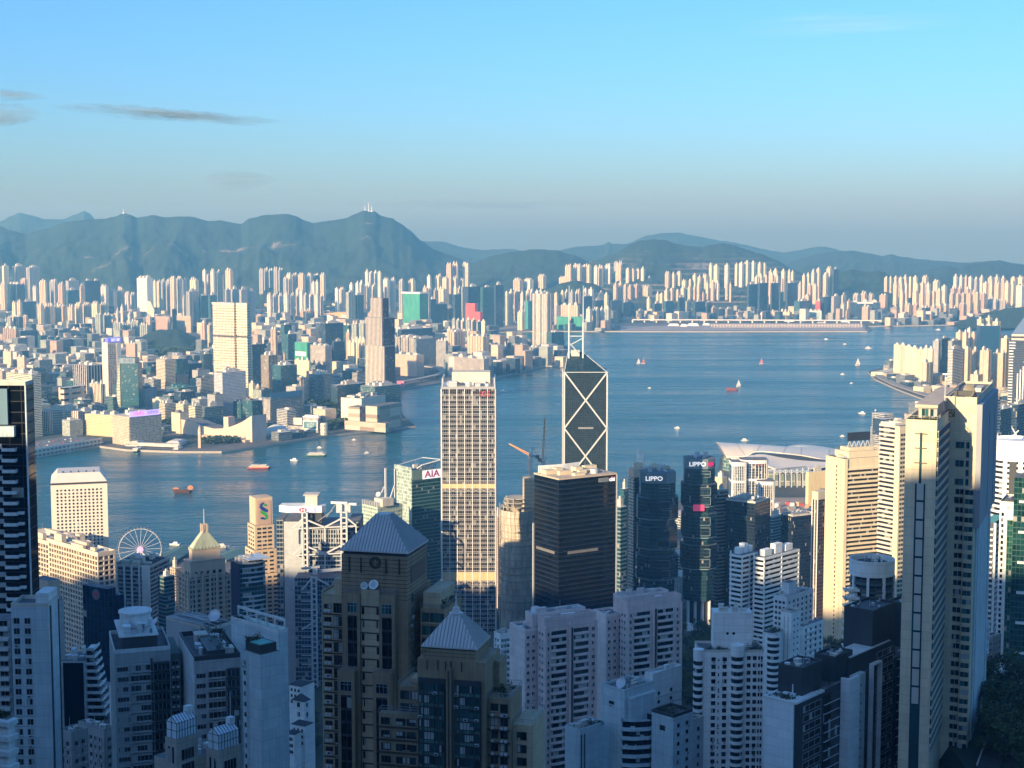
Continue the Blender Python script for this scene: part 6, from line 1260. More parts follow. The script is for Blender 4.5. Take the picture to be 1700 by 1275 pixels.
def koala(label,xl,xr,yt,Y,sign,u0,seed,red=False):
 b = Bld('skyscraper',label,'skyscraper',Y,0,(xl+xr) /2,3.5); g = F('teal_facet',(.035,.075,.085),(.012,.045,.06),3.8,1.9,.9,.82,.02,groughness=.07); g2 = F('navy_facet',(.03,.05,.07),(.01,.025,.04),3.8,1.9,.9,.82,.02,groughness=.06); ln = plain('facet_line',(.22,.30,.32),.35); s = Y/FPX; W = (xr -xl) *s; top = b.px(850,yt).z; r = random.Random(seed)
 def octo(w,d,c=.28,ox=0,oy=0): k = c*w; return [(-w/2+ox,oy+k),(-w/2+k+ox,oy),(w/2 -k+ox,oy),(w/2+ox,oy+k),(w/2+ox,oy+d -k),(w/2 -k+ox,oy+d),(-w/2+k+ox,oy+d),(-w/2+ox,oy+d -k)]
 m = MB(); leg = 42 if sign else 0; m.prism(octo(W*.84,W*.84,.27,0,W*.08),34,top); b.add('glass_shaft',m,[g,M_ROOFG]); secs = [(.02,.10,.80,0),(.12,.30,.98,1),(.33,.52,.95,2),(.55,.74,1.0,3)]; H = top -34
 for i,(t0,t1,k,n) in enumerate(secs):
  z1,z0 = top -H*t0 -8,top -H*t1 -4; m = MB(); m.prism(octo(W*k,W*k,.27,0,W*.08 -(k -.84) *W/2),z0,z1,0,1,True,True); b.add('facet_tier',m,[g2 if i % 2 else g,M_ROOFG]); m = MB(); P = octo(W*k+.5,W*k+.5,.27,0,W*.08 -(k -.84) *W/2 -.25); m.prism(P,z0 -.9,z0,0,0,True,True); b.add('tier_line',m,ln)
  for j in range(2):
   x0 = W*(r.uniform(-.05,.1)); x1 = W*.26; zz = z1 -(z1 -z0) *(.12+.44*j); hh = (z1 -z0) *.34; y = W*.08 -(k -.84) *W/2; m = MB(); m.box(x0,x1,y -2.2,y+.5,zz -hh,zz); b.add('bay_box',m,g2); b.beams('bay_frame',[((x0,y -2.3,zz),(x1,y -2.3,zz)),((x1,y -2.3,zz),(x1,y -2.3,zz -hh)),((x0,y -2.3,zz -hh),(x1,y -2.3,zz -hh))],.45,ln)
 m = MB(); m.prism(octo(W*.86,W*.86,.27,0,W*.07),top -10,top+.6); b.add('sign_band',m,[plain('sign_band_teal',(.16,.22,.25),.4),M_ROOFG]); lettering(b.t,sign,6.4,(u0*W,W*.07 -.35,top -4.8),(R(90),0,0),glow('white_letters',(.85,.85,.85),.5),bold=.12,sx=1.1)
 if red: m = MB(); m.lathe([(2.0,0),(2.0,.3),(.05,.3)],16); o = m.build('red_oval',glow('red_oval',(.5,.02,.12),.4),b.t,loc=(W*.27,W*.1+.4,top -4.8)); o.rotation_euler = (R(90),0,R(38)); o.scale = (2.2,1.3,1)
 if red: m = MB(); y = W*.08 -(.98 -.84) *W/2; zc = b.px(1160,843).z; m.box(-W*.22,W*.1,y -.7,y -.1,zc -3.5,zc+3.5); b.add('red_panel',m,glow('red_panel',(.42,.05,.13),.35))
 for x in (-.3,-.1,.1,.3): m = MB(); m.tube((x*W,W*.25,0),(x*W,W*.25,34),1.6,n=12); b.add('column',m,M_WALLW)
 m = MB(); m.box(-W*.3,W*.3,W*.3,W*.75,0,34); b.add('lobby',m,M_DARK); q = Blk(-W*.3,W*.3,W*.25,W*.8,0,top+.6); b.clutter(q,seed,7,7,M_STEEL)
koala('left one of the twin teal faceted towers, lower, with white roof lettering',1061,1131,788,1600,'LIPPO',-.12,3)
koala('right one of the twin teal faceted towers, taller, with a red oval',1136,1196,764,1640,'LIPPO',-.1,8,True)
tower('office_tower','brown banded tower wing behind the taller teal faceted tower','office tower',1186,1208,814,1720,F('brown_band',(.30,.23,.19),(.03,.03,.035),4,3,1,.5,.05),a=60,split=.25,notch=0); tower('office_block','small cream square block between the faceted tower and white-framed tower','office block',1187,1207,793,2050,plain('cream_block_wall',(.66,.55,.36),.7),split=.6,notch=0)
tower('office_tower','slim dark balconied tower squeezed right of the black banded tower','office tower',1020,1041,842,1420,'bandteal',split=.5,notch=0); tower('office_tower','thin teal glass slab behind the black banded tower','office tower',1030,1044,812,1850,'teal',split=.4,notch=0)
def navy_block(label,xl,xc,xr,yt,Y,a,seed):
 b = Bld('office_tower',label,'office tower',Y,a,xc,3.5); B = b.blk('glass_shaft',xl,xc,xr,yt,F('navy_curtain',(.018,.028,.045),(.008,.018,.035),3.8,1.7,.9,.84,.03,groughness=.06)); b.parapet(B,2.2,.7,M_ROOFW); m = MB(); m.box(B.x0+5,B.x1 -5,B.y0+5,B.y1 -5,B.z1,B.z1+3); b.add('roof_plant',m,M_METAL); b.clutter(Blk(B.x0+6,B.x1 -6,B.y0+6,B.y1 -6,0,B.z1+3),seed,7,4)
navy_block('big plain navy glass tower with a pale roof rim below the shell roof',1205,1254,1279,836,1700,36,4); navy_block('smaller plain navy glass tower left of the brown ribbed tower',1297,1316,1352,858,1760,60,6); tower('office_tower','dark teal banded block between the two navy glass towers','office tower',1277,1299,858,1950,'bandteal',split=.3,notch=0)
def white_frames():
 b = Bld('office_tower','rounded white-framed glass tower before the shell roof','office tower',2150,0,1250,3.5); g = F('lobe_glass',(.30,.34,.36),(.015,.03,.05),3.8,2.4,.9,.85,.05); s = 2150/FPX
 def lobe(x0,x1,yt,y0,d):
  A,C = b.px(x0,yt),b.px(x1,yt); r = (C.x -A.x) /2; cx = (A.x+C.x) /2; P = [(cx -r*math.cos(math.pi*i/12),y0 -r*.45*math.sin(math.pi*i/12)) for i in range(13)] +[(cx+r,y0+d),(cx -r,y0+d)]; m = MB(); m.prism(P,0,A.z -3); b.add('glass_lobe',m,[g,M_ROOFG])
  def ring(z,h,o): m = MB(); Q = [(cx -(r+o) *math.cos(math.pi*i/12),y0 -(r+o) *.47*math.sin(math.pi*i/12)) for i in range(13)] +[(cx+r+o,y0+d+o),(cx -r -o,y0+d+o)]; m.prism(Q,z,z+h,0,1,True,True); b.add('white_band',m,[M_WALLW,M_ROOFG])
  ring(A.z -3,5,.8)
  for k in range(1,4): ring(A.z -3 -24*k,3,.8)
  for i in range(0,13,1): x,y = P[i]; m = MB(); m.box(x -.35,x+.35,y -.7,y+.2,0,A.z -3); b.add('fin',m,M_WALLW)
 lobe(1217,1241,771,10,26); lobe(1234,1279,769,22,24); lobe(1258,1286,801,0,26); p = b.px(1262,774); lettering(b.t,'CITIC',4.4,(p.x,10.4,p.z),(R(90),0,0),plain('red_letters',(.5,.12,.1),.5),ext=.1)
white_frames()
def brown_ribbed():
 b = Bld('office_tower','brown ribbed tower with white edge columns left of the banded cream tower','office tower',1520,50,1358,3.5); B = b.blk('shaft',1349,1358,1374,830,F('shaded_flank_brown2',(.16,.11,.08),(.05,.03,.025),3.6,2.4,.8,.8,.05)); m = MB(); m.box(B.x0 -.4,B.x1+.4,B.y0 -.4,B.y1+.4,B.z1,B.z1+8); b.add('cream_top',m,M_CREAM)
 for f,us in (('F',(0,B.w*.5,B.w)),('R',(B.d,))): b.boxes('white_column',B,f,us,[0],.9,B.z1,.7,M_WALLW)
brown_ribbed()
def banded_cream():
 b = Bld('office_tower','big cream tower of long window bands with a dark roof billboard','office tower',1250,66,1401,3.5); B = b.blk('wall',1371,1401,1475,762,M_CREAM); z = B.z1; fh = 3.62; gb = glassmat('band_glass',(.03,.035,.035),.08,.5,.08)
 mb = MB(); mb.box(B.x1 -.6,B.x1+.02,B.y0+3.5,B.y1 -3.5,0,1.9); gm = mb.build('tmp',gb).data; kill(gm); mb = MB(); mb.box(B.x1,B.x1+.95,B.y0+3.2,B.y1 -3.2,0,1.35); sm = mb.build('tmp',M_CREAM).data; kill(sm)
 for i in range(40): zz = z -9.5 -fh*i; b.put('window_band',gm,(.05,0,zz -1.95)); b.put('spandrel',sm,(.02,0,zz))
 for u in (1.6,B.d -1.6): b.boxes('corner_pier',B,'R',[u],[0],3.0,z,1.3,M_CREAM)
 b.wins(B,'F',[B.w*.62],[z -8 -fh*i for i in range(40)],1.5,1.7,M_WIND,M_STONE,mull=0); b.wins(B,'F',[B.w*.86],[z -8 -fh*i for i in range(40)],.7,.7,M_WIND,M_STONE,mull=0,part='vent')
 m = MB(); m.box(B.x0+4,B.x1 -2,B.y0+6,B.y1 -8,z,z+5); b.add('penthouse',m,M_CREAM); P = Blk(B.x0+4,B.x1 -2,B.y0+6,B.y1 -8,0,z+5); m = MB(); m.box(P.x0+3,P.x1 -3,P.y0+3,P.y1 -3,z+5,z+8); b.add('penthouse',m,M_CREAM); b.rail(P,1.5); b.clutter(B,9,9,3,M_CREAM)
 x = P.x1 -6; y0,y1 = P.y0+3,P.y1 -5; m = MB(); m.box(x -.5,x+.5,y0,y1,z+13,z+20); b.add('billboard',m,plain('billboard_dark',(.03,.04,.06),.5)); n = 5; L = (y1 -y0) /n
 b.beams('billboard_truss',[p for i in range(n) for p in (((x,y0+L*i,z+8),(x,y0+L*(i+.5),z+13)),((x,y0+L*(i+.5),z+13),(x,y0+L*(i+1),z+8)))],.55,M_STEEL)
banded_cream()
def striped_pair():
 b = Bld('office_tower','striped black and white banded tower behind the tall cream tower','office tower',1150,55,1485,3.5); B = b.blk('glazed_core',1462,1486,1500,706,M_CORE); b.slabs('white_band',B,[B.z1 -1.8 -3.4*i for i in range(75)],1.7,.7,plain('band_white',(.66,.60,.52),.6)); b.parapet(B,1.5); B = b.blk('pale_wing',1486,1494,1530,708,M_CREAM,1135); b.wins(B,'R',fr(4,1,12),seq(B.z1,3.4,40,4),2.2,1.7,M_WIND)
striped_pair()
def shell_hall():
 t = thing('exhibition_hall','huge wing-shaped pale shell-roofed exhibition hall on the waterfront','exhibition hall',(at(1290,760,2700).x,2700,0)); o0 = t.location; ali = plain('sunlit_aluminium',(.84,.75,.60),.42,metal=.15,var=.05,scale=.02); gry = plain('shell_grey',(.42,.42,.42),.45,metal=.15,var=.05)  # warm grazing sunlight put into the aluminium's cream colour
 def loft(part,lines,mat,nu=24,th=1.6):
  G = []
  def samp(L,t):
   k = t*(len(L) -1); i = min(int(k),len(L) -2); f = k -i; g = lambda j: Vector(L[max(0,min(len(L) -1,j))]); p0,p1,p2,p3 = g(i -1),g(i),g(i+1),g(i+2); return .5*((2*p1) +(p2 -p0) *f+(2*p0 -5*p1+4*p2 -p3) *f*f+(3*p1 -p0 -3*p2+p3) *f ** 3)
  W = [[at(x,y,Y) -o0 for x,y,Y in L] for L in lines]; V = [[samp(L,i/nu) for i in range(nu+1)] for L in W]; nv = 12
  for j in range(nv+1): G.append([samp([V[k][i] for k in range(len(V))],j/nv) for i in range(nu+1)])
  m = MB(); d = Vector((0,0,-th))
  for j in range(nv):
   for i in range(nu): a,b,c,e = G[j][i],G[j][i+1],G[j+1][i+1],G[j+1][i]; m.face([a,b,c,e]); m.face([e+d,c+d,b+d,a+d])
  for i in range(nu): m.face([G[0][i+1],G[0][i],G[0][i] +d,G[0][i+1] +d]); m.face([G[nv][i],G[nv][i+1],G[nv][i+1] +d,G[nv][i] +d])
  m.build(part,mat,t,smooth=False); return G
 up = loft('upper_shell',[[(1190,734,2850),(1222,736,2850),(1262,738,2845),(1305,741,2840),(1340,742,2840),(1390,748,2830),(1450,760,2820)],[(1196,741,2800),(1226,741,2800),(1262,740,2795),(1305,743,2795),(1340,747,2790),(1390,755,2785),(1450,768,2780)],[(1206,758,2760),(1238,757,2750),(1256,749,2750),(1300,752,2740),(1340,757,2740),(1390,768,2730),(1450,782,2720)]],ali)
 loft('rear_shell',[[(1302,742,3010),(1330,738,3010),(1370,742,3000),(1420,752,2990)],[(1304,743,2930),(1330,741,2930),(1370,747,2920),(1420,758,2910)]],ali); lo = loft('lower_shell',[[(1236,758,2745),(1264,754,2735),(1300,760,2725),(1340,765,2725),(1400,768,2720)],[(1228,760,2720),(1262,762,2705),(1300,771,2690),(1340,774,2690),(1400,772,2700)],[(1214,760,2695),(1254,767,2675),(1306,783,2650),(1345,778,2660),(1400,770,2690)]],ali); loft('louvre_strip',[[(1252,752.5,2742),(1300,754.5,2738),(1340,759,2738),(1400,768,2730)],[(1250,756,2736),(1300,760.5,2728),(1340,765.5,2728),(1400,770,2722)]],M_DARK,th=.6); loft('prow_shell',[[(1189,733,2955),(1200,736,2955),(1212,738,2955)],[(1194,745,2850),(1206,746,2850),(1220,750,2840)],[(1205,759,2762),(1222,759,2760),(1240,759,2752)]],gry,nu=8,th=2.4)
 for k in (.18,.34,.5,.66,.82): m = MB(); i = int(k*24); [m.beam(up[j][i] +Vector((0,0,.2)),up[j+1][i] +Vector((0,0,.2)),.5) for j in range(12)]; m.build('roof_seam',M_METAL,t)
 L = lambda x,y,Y: at(x,y,Y) -o0; A,C = L(1258,790,2620),L(1350,790,2620); m = MB(); m.box(A.x,C.x,A.y,A.y+90,0,L(1300,784,2620).z); m.build('glass_hall',F('hall_glass',(.50,.52,.46),(.16,.20,.17),12,9,.9,.9,.3),t); m = MB(); A,C = L(1204,790,2760),L(1246,790,2760); m.lathe([((C.x -A.x) /2,0),((C.x -A.x) /2,L(1225,762,2760).z)],24,((A.x+C.x) /2,A.y+40)); m.build('glass_drum',F('drum_glass',(.34,.42,.38),(.05,.14,.13),6,5,.9,.85,.1),t)
 for i in range(7): x = 1285+i*9.5; m = MB(); p = L(x,830,2605); q = L(x,781 -abs(i -2) *1.5,2605); m.beam((p.x,p.y,0),q,1.6); m.build('white_strut',M_STEEL,t)
 for i in range(6): x = 1285+i*9.5; m = MB(); m.beam(L(x,786,2604),L(x+9.5,780,2604),1); m.beam(L(x,780,2604),L(x+9.5,786,2604),1); m.build('roof_truss',M_STEEL,t)
 b = tower('office_block','small yellow-cream block right of the glass hall under the shell roof','office block',1338,1375,784,2420,plain('yellow_cream',(.74,.62,.36),.7),a=60,split=.12,notch=0)
shell_hall()
slab('construction_ground',[(1275,880),(1375,880),(1375,826),(1275,826)],M_SAND,4.07)
def site_bits():
 r = random.Random(6); cols = [plain('hoarding_red',(.55,.08,.07),.7),M_WALLW,plain('cabin_tan',(.5,.38,.26),.8),plain('cabin_grey',(.3,.3,.3),.7)]
 for i in range(26):
  c = ground(r.uniform(1287,1352),r.uniform(829,862)); m = MB(); w,d,h = r.uniform(4,16),r.uniform(3,9),r.uniform(2.5,7); m.box(-w/2,w/2,-d/2,d/2,0,h); m.box(-w/2 -.3,w/2+.3,-d/2 -.3,d/2+.3,h,h+.3); k = 0 if i in (3,8,15) else r.randrange(1,4); o = m.build('site_cabin',cols[k],loc=(c.x,c.y,4.1),rz=r.uniform(0,1.5)); tag(o,('red site cabin' if k == 0 else 'pale site cabin') +' on the building ground below the shell-roofed hall','cabin','red site cabins' if k == 0 else 'pale site cabins')
site_bits()
# blocks filling the ground between (mostly seen as roofs and slivers)
cluster('low dull block','between the pyramid-topped tower and the big wheel',1650,'shade',[(262,282,948,'shade',16.2,.5),(280,302,944,'tan',17,.5),(262,290,958,'bandteal',15,.4)],cat='low block',name='low_block',notch=0,group='low blocks by the wheel')
cluster('dark office block','on the Wan Chai flat behind the tall cream tower',2100,'navy',[(1642,1661,664,'office',19,.5),(1655,1682,680,'navy',21,.2),(1680,1710,672,'navy',20,.3),(1640,1664,720,'ribbed',12,.7)],cat='office block',name='office_block',notch=0,group='blocks right of the tall cream tower')
def isl_filler():
 r = random.Random(5); far = MB(); farmats = [FM[q] for q in ('shade','tan','cream','grey','navy','office')] +[M_ROOFW]; pal = ['shade','tan','cream','shade','navy','grey','bandteal','office']; IP = [tuple(ground(*p)[:2]) for p in ISLAND]; k = 0; HK = gpoly([(1180,850),(1180,740),(1460,740),(1385,880),(1270,885)])
 for i in range(-50,60):
  for j in range(0,80):
   u,v = i*56,j*56; A = R(58); x,y = u*math.cos(A) +v*math.sin(A) +r.uniform(-9,9),1500 -u*math.sin(A) +v*math.cos(A) +r.uniform(-9,9)
   if not (1500 < y < 5200) or abs(x/y) > .37 or not inpoly(x,y,IP) or inpoly(x,y,HK): continue
   if x < .11*y and y > 1900: continue
   w,d = r.uniform(22,38),r.uniform(22,38)
   if not all(inpoly(x+a,y+b_,IP) for a,b_ in ((35,0),(-35,0),(0,35),(0,-35))): continue
   if any((x -a) ** 2+(y -b_) ** 2 < (c+20) ** 2 for a,b_,c in USED): continue
   px = 850+FPX*x/y;
   h = r.choice((14,20,26,34)) if px < 1400 else r.choice((30,45,60,80)) if y < 3600 else r.choice((12,18,25))
   k += 1
   if px < 1380 or y < 1650 or k % 3 or px > 1720:
    A2 = R(58); ca,sa = math.cos(A2),math.sin(A2); far.prism([(x -w/2*s1*ca+d/2*s2*sa,y+w/2*s1*sa+d/2*s2*ca) for s1,s2 in ((1,-1),(-1,-1),(-1,1),(1,1))],3.5,3.5+h,k % 6,6); continue
   m = MB(); m.box(-w/2,w/2,-d/2,d/2,0,h,0,1,bot=False); m.box(-w*.2,w*.2,-d*.2,d*.2,h+.02,h+4,1,bot=False)
   o = m.build('street_block',[FM[pal[k % 8]],M_ROOFG if k % 2 else M_ROOFW],loc=(x,y,3.5),rz=-A); tag(o,'filling block among the towers on the near shore streets','city block','street blocks of the near shore')
 o = far.build('city_blocks',farmats); o['kind'] = 'stuff'
isl_filler()
# ------------------------------------------------------------------ the near slope: towers in the mountain's shadow
M_GREYW = wall('grey_render',(.46,.47,.46)); M_PALEG = wall('pale_grey_render',(.72,.75,.73),.1); M_BROWN = wall('brown_stone',(.37,.27,.165),.2,.7,.75); M_BROWNL = wall('light_brown_panel',(.58,.45,.29),.14); M_BROWND = plain('dark_brown',(.07,.052,.04),.7); M_PINKW = wall('pink_render',(.78,.62,.58),.12); M_PINKL = wall('pale_pink_render',(.84,.72,.68),.09); M_BLUEW = wall('blue_grey_render',(.56,.66,.68),.12); M_WALLW = wall('white_tile_wall',(.86,.89,.86),.08); M_CHAR = plain('charcoal_cladding',(.045,.05,.055),.6,var=.2)
M_TEALR = plain('teal_roof_deck',(.10,.42,.36),.6)
def shrubs(label,b,x0,x1,y0,y1,z,n,seed,hgt=1.6,group=None):
 """roof planting: one bed of loose leaf clumps"""
 r = random.Random(seed); mb = MB()
 for i in range(n):
  c = Vector((r.uniform(x0,x1),r.uniform(y0,y1),z)); h = hgt*r.uniform(.5,1.2)
  for k in range(26):
   p = c+Vector((r.gauss(0,.45),r.gauss(0,.45),h*r.random())); s = r.uniform(.14,.34); a = Vector((r.uniform(-1,1),r.uniform(-1,1),r.uniform(-1,1))).normalized(); q = a.cross(Vector((r.uniform(-1,1),r.uniform(-1,1),1))).normalized()
   mb.face([p -a*s,p+q*s*.6,p+a*s,p -q*s*.6])
 o = mb.build('roof_planting',M_PLANT,loc=b.loc,rz=b.rz); return tag(o,label,'plants',group)
def far_glass_tower():
 b = Bld('apartment_tower','dark glass tower with white balcony ledges at the left edge','apartment tower',520,0,0,90); B = b.blk('glass_shaft',-70,-70,42,640,F('dark_tower_glass',(.012,.016,.022),(.005,.008,.012),3.62,4.2,.95,.9,.02,groughness=.05),d=9); z = B.z1; X = lambda x: b.px(x,800).x
 A,C = X(-40),X(18); m = MB(); m.box(A,C,B.y0 -1.2,B.y0 -.02,z -13,z -1); b.add('pale_panel',m,plain('blue_panel',(.16,.26,.32),.3)); m = MB(); m.box(A,X(29),B.y0 -2.2,B.y0 -.02,z -17,z -13.5); b.add('pale_panel',m,M_BLUEW); n = 24
 mb = MB(); x0,x1 = X(7),X(30); mb.box(x0,x1,-2.0,0,0,.25); mb.box(x0,x1,-2.0,-1.85,.25,1.15); mb.box(x1 -.15,x1,-1.85,0,.25,1.15); me = mb.build('tmp',M_PALEG).data; kill(me); mb = MB(); x2,x3 = X(-20),X(7); mb.box(x2,x3,-1.4,0,0,.25); mb.box(x2,x3,-1.4,-1.25,.25,1.6); me2 = mb.build('tmp',M_GREYW).data; kill(me2)
 mb = MB(); x4,x5 = X(30),X(39.5); mb.box(x4,x5,-1.2,0,0,.9); me3 = mb.build('tmp',M_PALEG).data; kill(me3)
 for i in range(n):
  zz = z -22 -3.62*i; b.put('balcony',me,(0,B.y0,zz)); b.put('ledge',me2,(0,B.y0,zz+.9))
  if i > 5: b.put('ledge',me3,(0,B.y0,zz+.3))
 m = MB(); m.box(B.x1 -.3,B.x1+.15,B.y0 -.15,B.y0+.4,0,z); b.add('edge_strip',m,M_BLUEW); b.parapet(B,1.2)
far_glass_tower()
def left_slab():
 b = Bld('apartment_block','pale blue-grey slab block with paired small windows at the left edge','apartment block',420,0,49,80); B = b.blk('wall',18,18,80,1008,M_BLUEW,d=10); z = B.z1; s = 420/FPX; u = lambda x: (x -18) *s
 zs = [z -4.6 -2.83*i for i in range(26)]; b.wins(B,'F',[u(27),u(45.5)],zs,1.5,1.55,M_WIND,M_FRAME,mull=1); b.boxes('window_sill',B,'F',[u(27),u(45.5)],[q -.35 for q in zs],1.9,.14,.3,M_PALEG)
 m = MB(); m.box(B.x1+.02,B.x1+.25,B.y0+1.2,B.y0+2.2,0,z); b.add('dark_slot',m,M_DARK); m = MB(); m.box(B.x1+.02,B.x1+.25,B.y1 -1.0,B.y1 -.4,0,z); b.add('dark_slot',m,M_DARK); b.parapet(B,1.1); m = MB(); m.box(B.x1 -4,B.x1 -.4,B.y0+2,B.y1,z,z+3.4); b.add('lift_house',m,M_PALEG)
 W = b.blk('side_wing',-60,-60,17,1030,M_GREYW,426,d=8); mb = MB(); mb.box(-1.5,1.5,-1.1,0,0,.9); me = mb.build('tmp',M_PALEG).data; kill(me); b.custom('balcony',W,'F',[W.w -2],[z -8 -2.83*i for i in range(24)],me); b.wins(W,'F',[W.w -2],[z -6.7 -2.83*i for i in range(24)],2.2,1.4,M_WIND)
 q = Bld('low_block','tan stepped roof block between the dark edge tower and egg-crate office','office block',800,40,80,60); P = q.blk('body',40,82,106,1000,M_GREYW); P2 = q.blk('upper_block',55,80,99,965,M_STONE,805); q.clutter(P,4,6,3); q.rail(P,3)
left_slab()
def corner_balconies():
 b = Bld('apartment_block','white balconied block with roof greenery at the bottom left corner','apartment block',300,20,12,120); B = b.blk('wall',-40,12,24,1195,M_PALEG)
 for i in range(7): m = MB(); zz = B.z1 -3*i -1.2; m.box(B.x0,B.x1+.9,B.y0 -1,B.y1,zz,zz+1.0); b.add('balcony',m,M_PALEG)
 shrubs('green roof planting on the white balconied block at bottom left',b,B.x1 -5,B.x1 -.5,B.y0+.5,B.y1 -.5,B.z1,16,3)
corner_balconies()
def emblem_tower():
 b = Bld('office_tower','dark navy tower with a round red-lettered emblem near its top','office tower',850,34,178,60); m_ = F('navy_panels',(.012,.026,.052),(.008,.018,.04),3.6,3,.9,.96,.01,groughness=.12); B = b.blk('shaft',137,178,192,978,m_); B2 = b.blk('right_wing',172,180,206,992,m_,858); b.rail(B,2.4); b.clutter(B2,4,5,3); z = B.z1; c = B.x0+B.w*.55
 m = MB(); m.tube((0,-.3,0),(0,0,0),3.0,n=24); m.build('emblem_disc',plain('emblem_grey',(.16,.15,.16),.5),b.t,loc=(c,B.y0,z -4.2)); lettering(b.t,'SB',3.3,(c,B.y0 -.4,z -4.2),(R(90),0,0),plain('emblem_red2',(.45,.05,.06),.5),ext=.08,bold=.06)
emblem_tower()
def small_left():
 b = Bld('apartment_block','dark-fronted small block with a sloping stack of white balconies','apartment block',560,0,121,60); B = b.blk('body',101,101,141,1098,M_PALEG,d=14); m = MB(); m.box(B.x0+.8,B.x1 -.6,B.y0 -.3,B.y0 -.02,0,B.z1 -.5); b.add('dark_front',m,plain('dark_glazing',(.008,.014,.026),.12)); s = 560/FPX
 for i in range(10): m = MB(); x = B.x1+i*.42; zz = B.z1+4 -2.7*i; m.box(B.x1+.1,x+3.2,B.y0+.5,B.y0+9,zz -.25,zz); m.box(B.x1+.1,x+3.2,B.y0+.3,B.y0+.5,zz,zz+.9); m.box(x+3.0,x+3.2,B.y0+.5,B.y0+9,zz,zz+.9); b.add('balcony',m,M_PALEG); m = MB(); m.box(B.x1+.2,x+2,B.y0+2,B.y0+9,zz -2.45,zz -.26); b.add('glazed_floor',m,M_WIND)
 b.clutter(B,5,7,2.5,M_PALEG); b.dish(B.cx,B.y0+2,B.z1,1.3)
 b = Bld('apartment_block','narrow block with white columns left of the grey window-gridded block','apartment block',620,12,170,60); B = b.blk('body',163,184,196,1140,F('narrow_win',(.2,.22,.24),(.02,.03,.04),3,2.2,.7,.6,.2)); b.boxes('column',B,'F',[.3,B.w*.35,B.w -.3],[0],.45,B.z1+.4,.5,M_WALLW)
 for lab,xl,xc,xr,yt,Y,sd in (('left one of two old grey-beige flats at the bottom left',98,118,146,1222,480,3),('right one of two old grey-beige flats at the bottom left',130,172,190,1216,500,6)):
  b = Bld('apartment_block',lab,'apartment block',Y,38,xc,80); B = b.blk('wall',xl,xc,xr,yt,M_GREYW); zs = [B.z1 -3.4 -2.9*i for i in range(14)]
  for f in 'FR': k = max(1,int(B.length(f) /2.6)); b.wins(B,f,fr(k,.6,B.length(f) -.6),zs,1.2,1.2,M_WIN); b.boxes('cooling_unit',B,f,[q+.8 for q in fr(k,.6,B.length(f) -.6)],[q -.75 for q in zs],.7,.5,.5,M_STEEL)
  b.parapet(B,1.2,.25,M_GREYW); b.clutter(B,sd,7,2.6)
small_left()
def bays(b,B,f,u0,u1,zs,mat,h=1.7,out=.9,glass=None,part='bay_window',frame=None):
 w = u1 -u0; mb = MB(); mb.box(-w/2,w/2,-out,0,-.55,0); mb.box(-w/2,w/2,-out,0,h,h+.35)
 mb.box(-w/2+.06,w/2 -.06,-out+.1,0,0,h,1); n = max(2,round(w/1.2))
 for i in range(n+1): x = -w/2+w*i/n; mb.box(x -.05,x+.05,-out,-out+.12,0,h,2)
 me = mb.build('tmp',[mat,glass or M_WIN,frame or M_FRAME]).data; kill(me); b.custom(part,B,f,[(u0+u1) /2],zs,me)
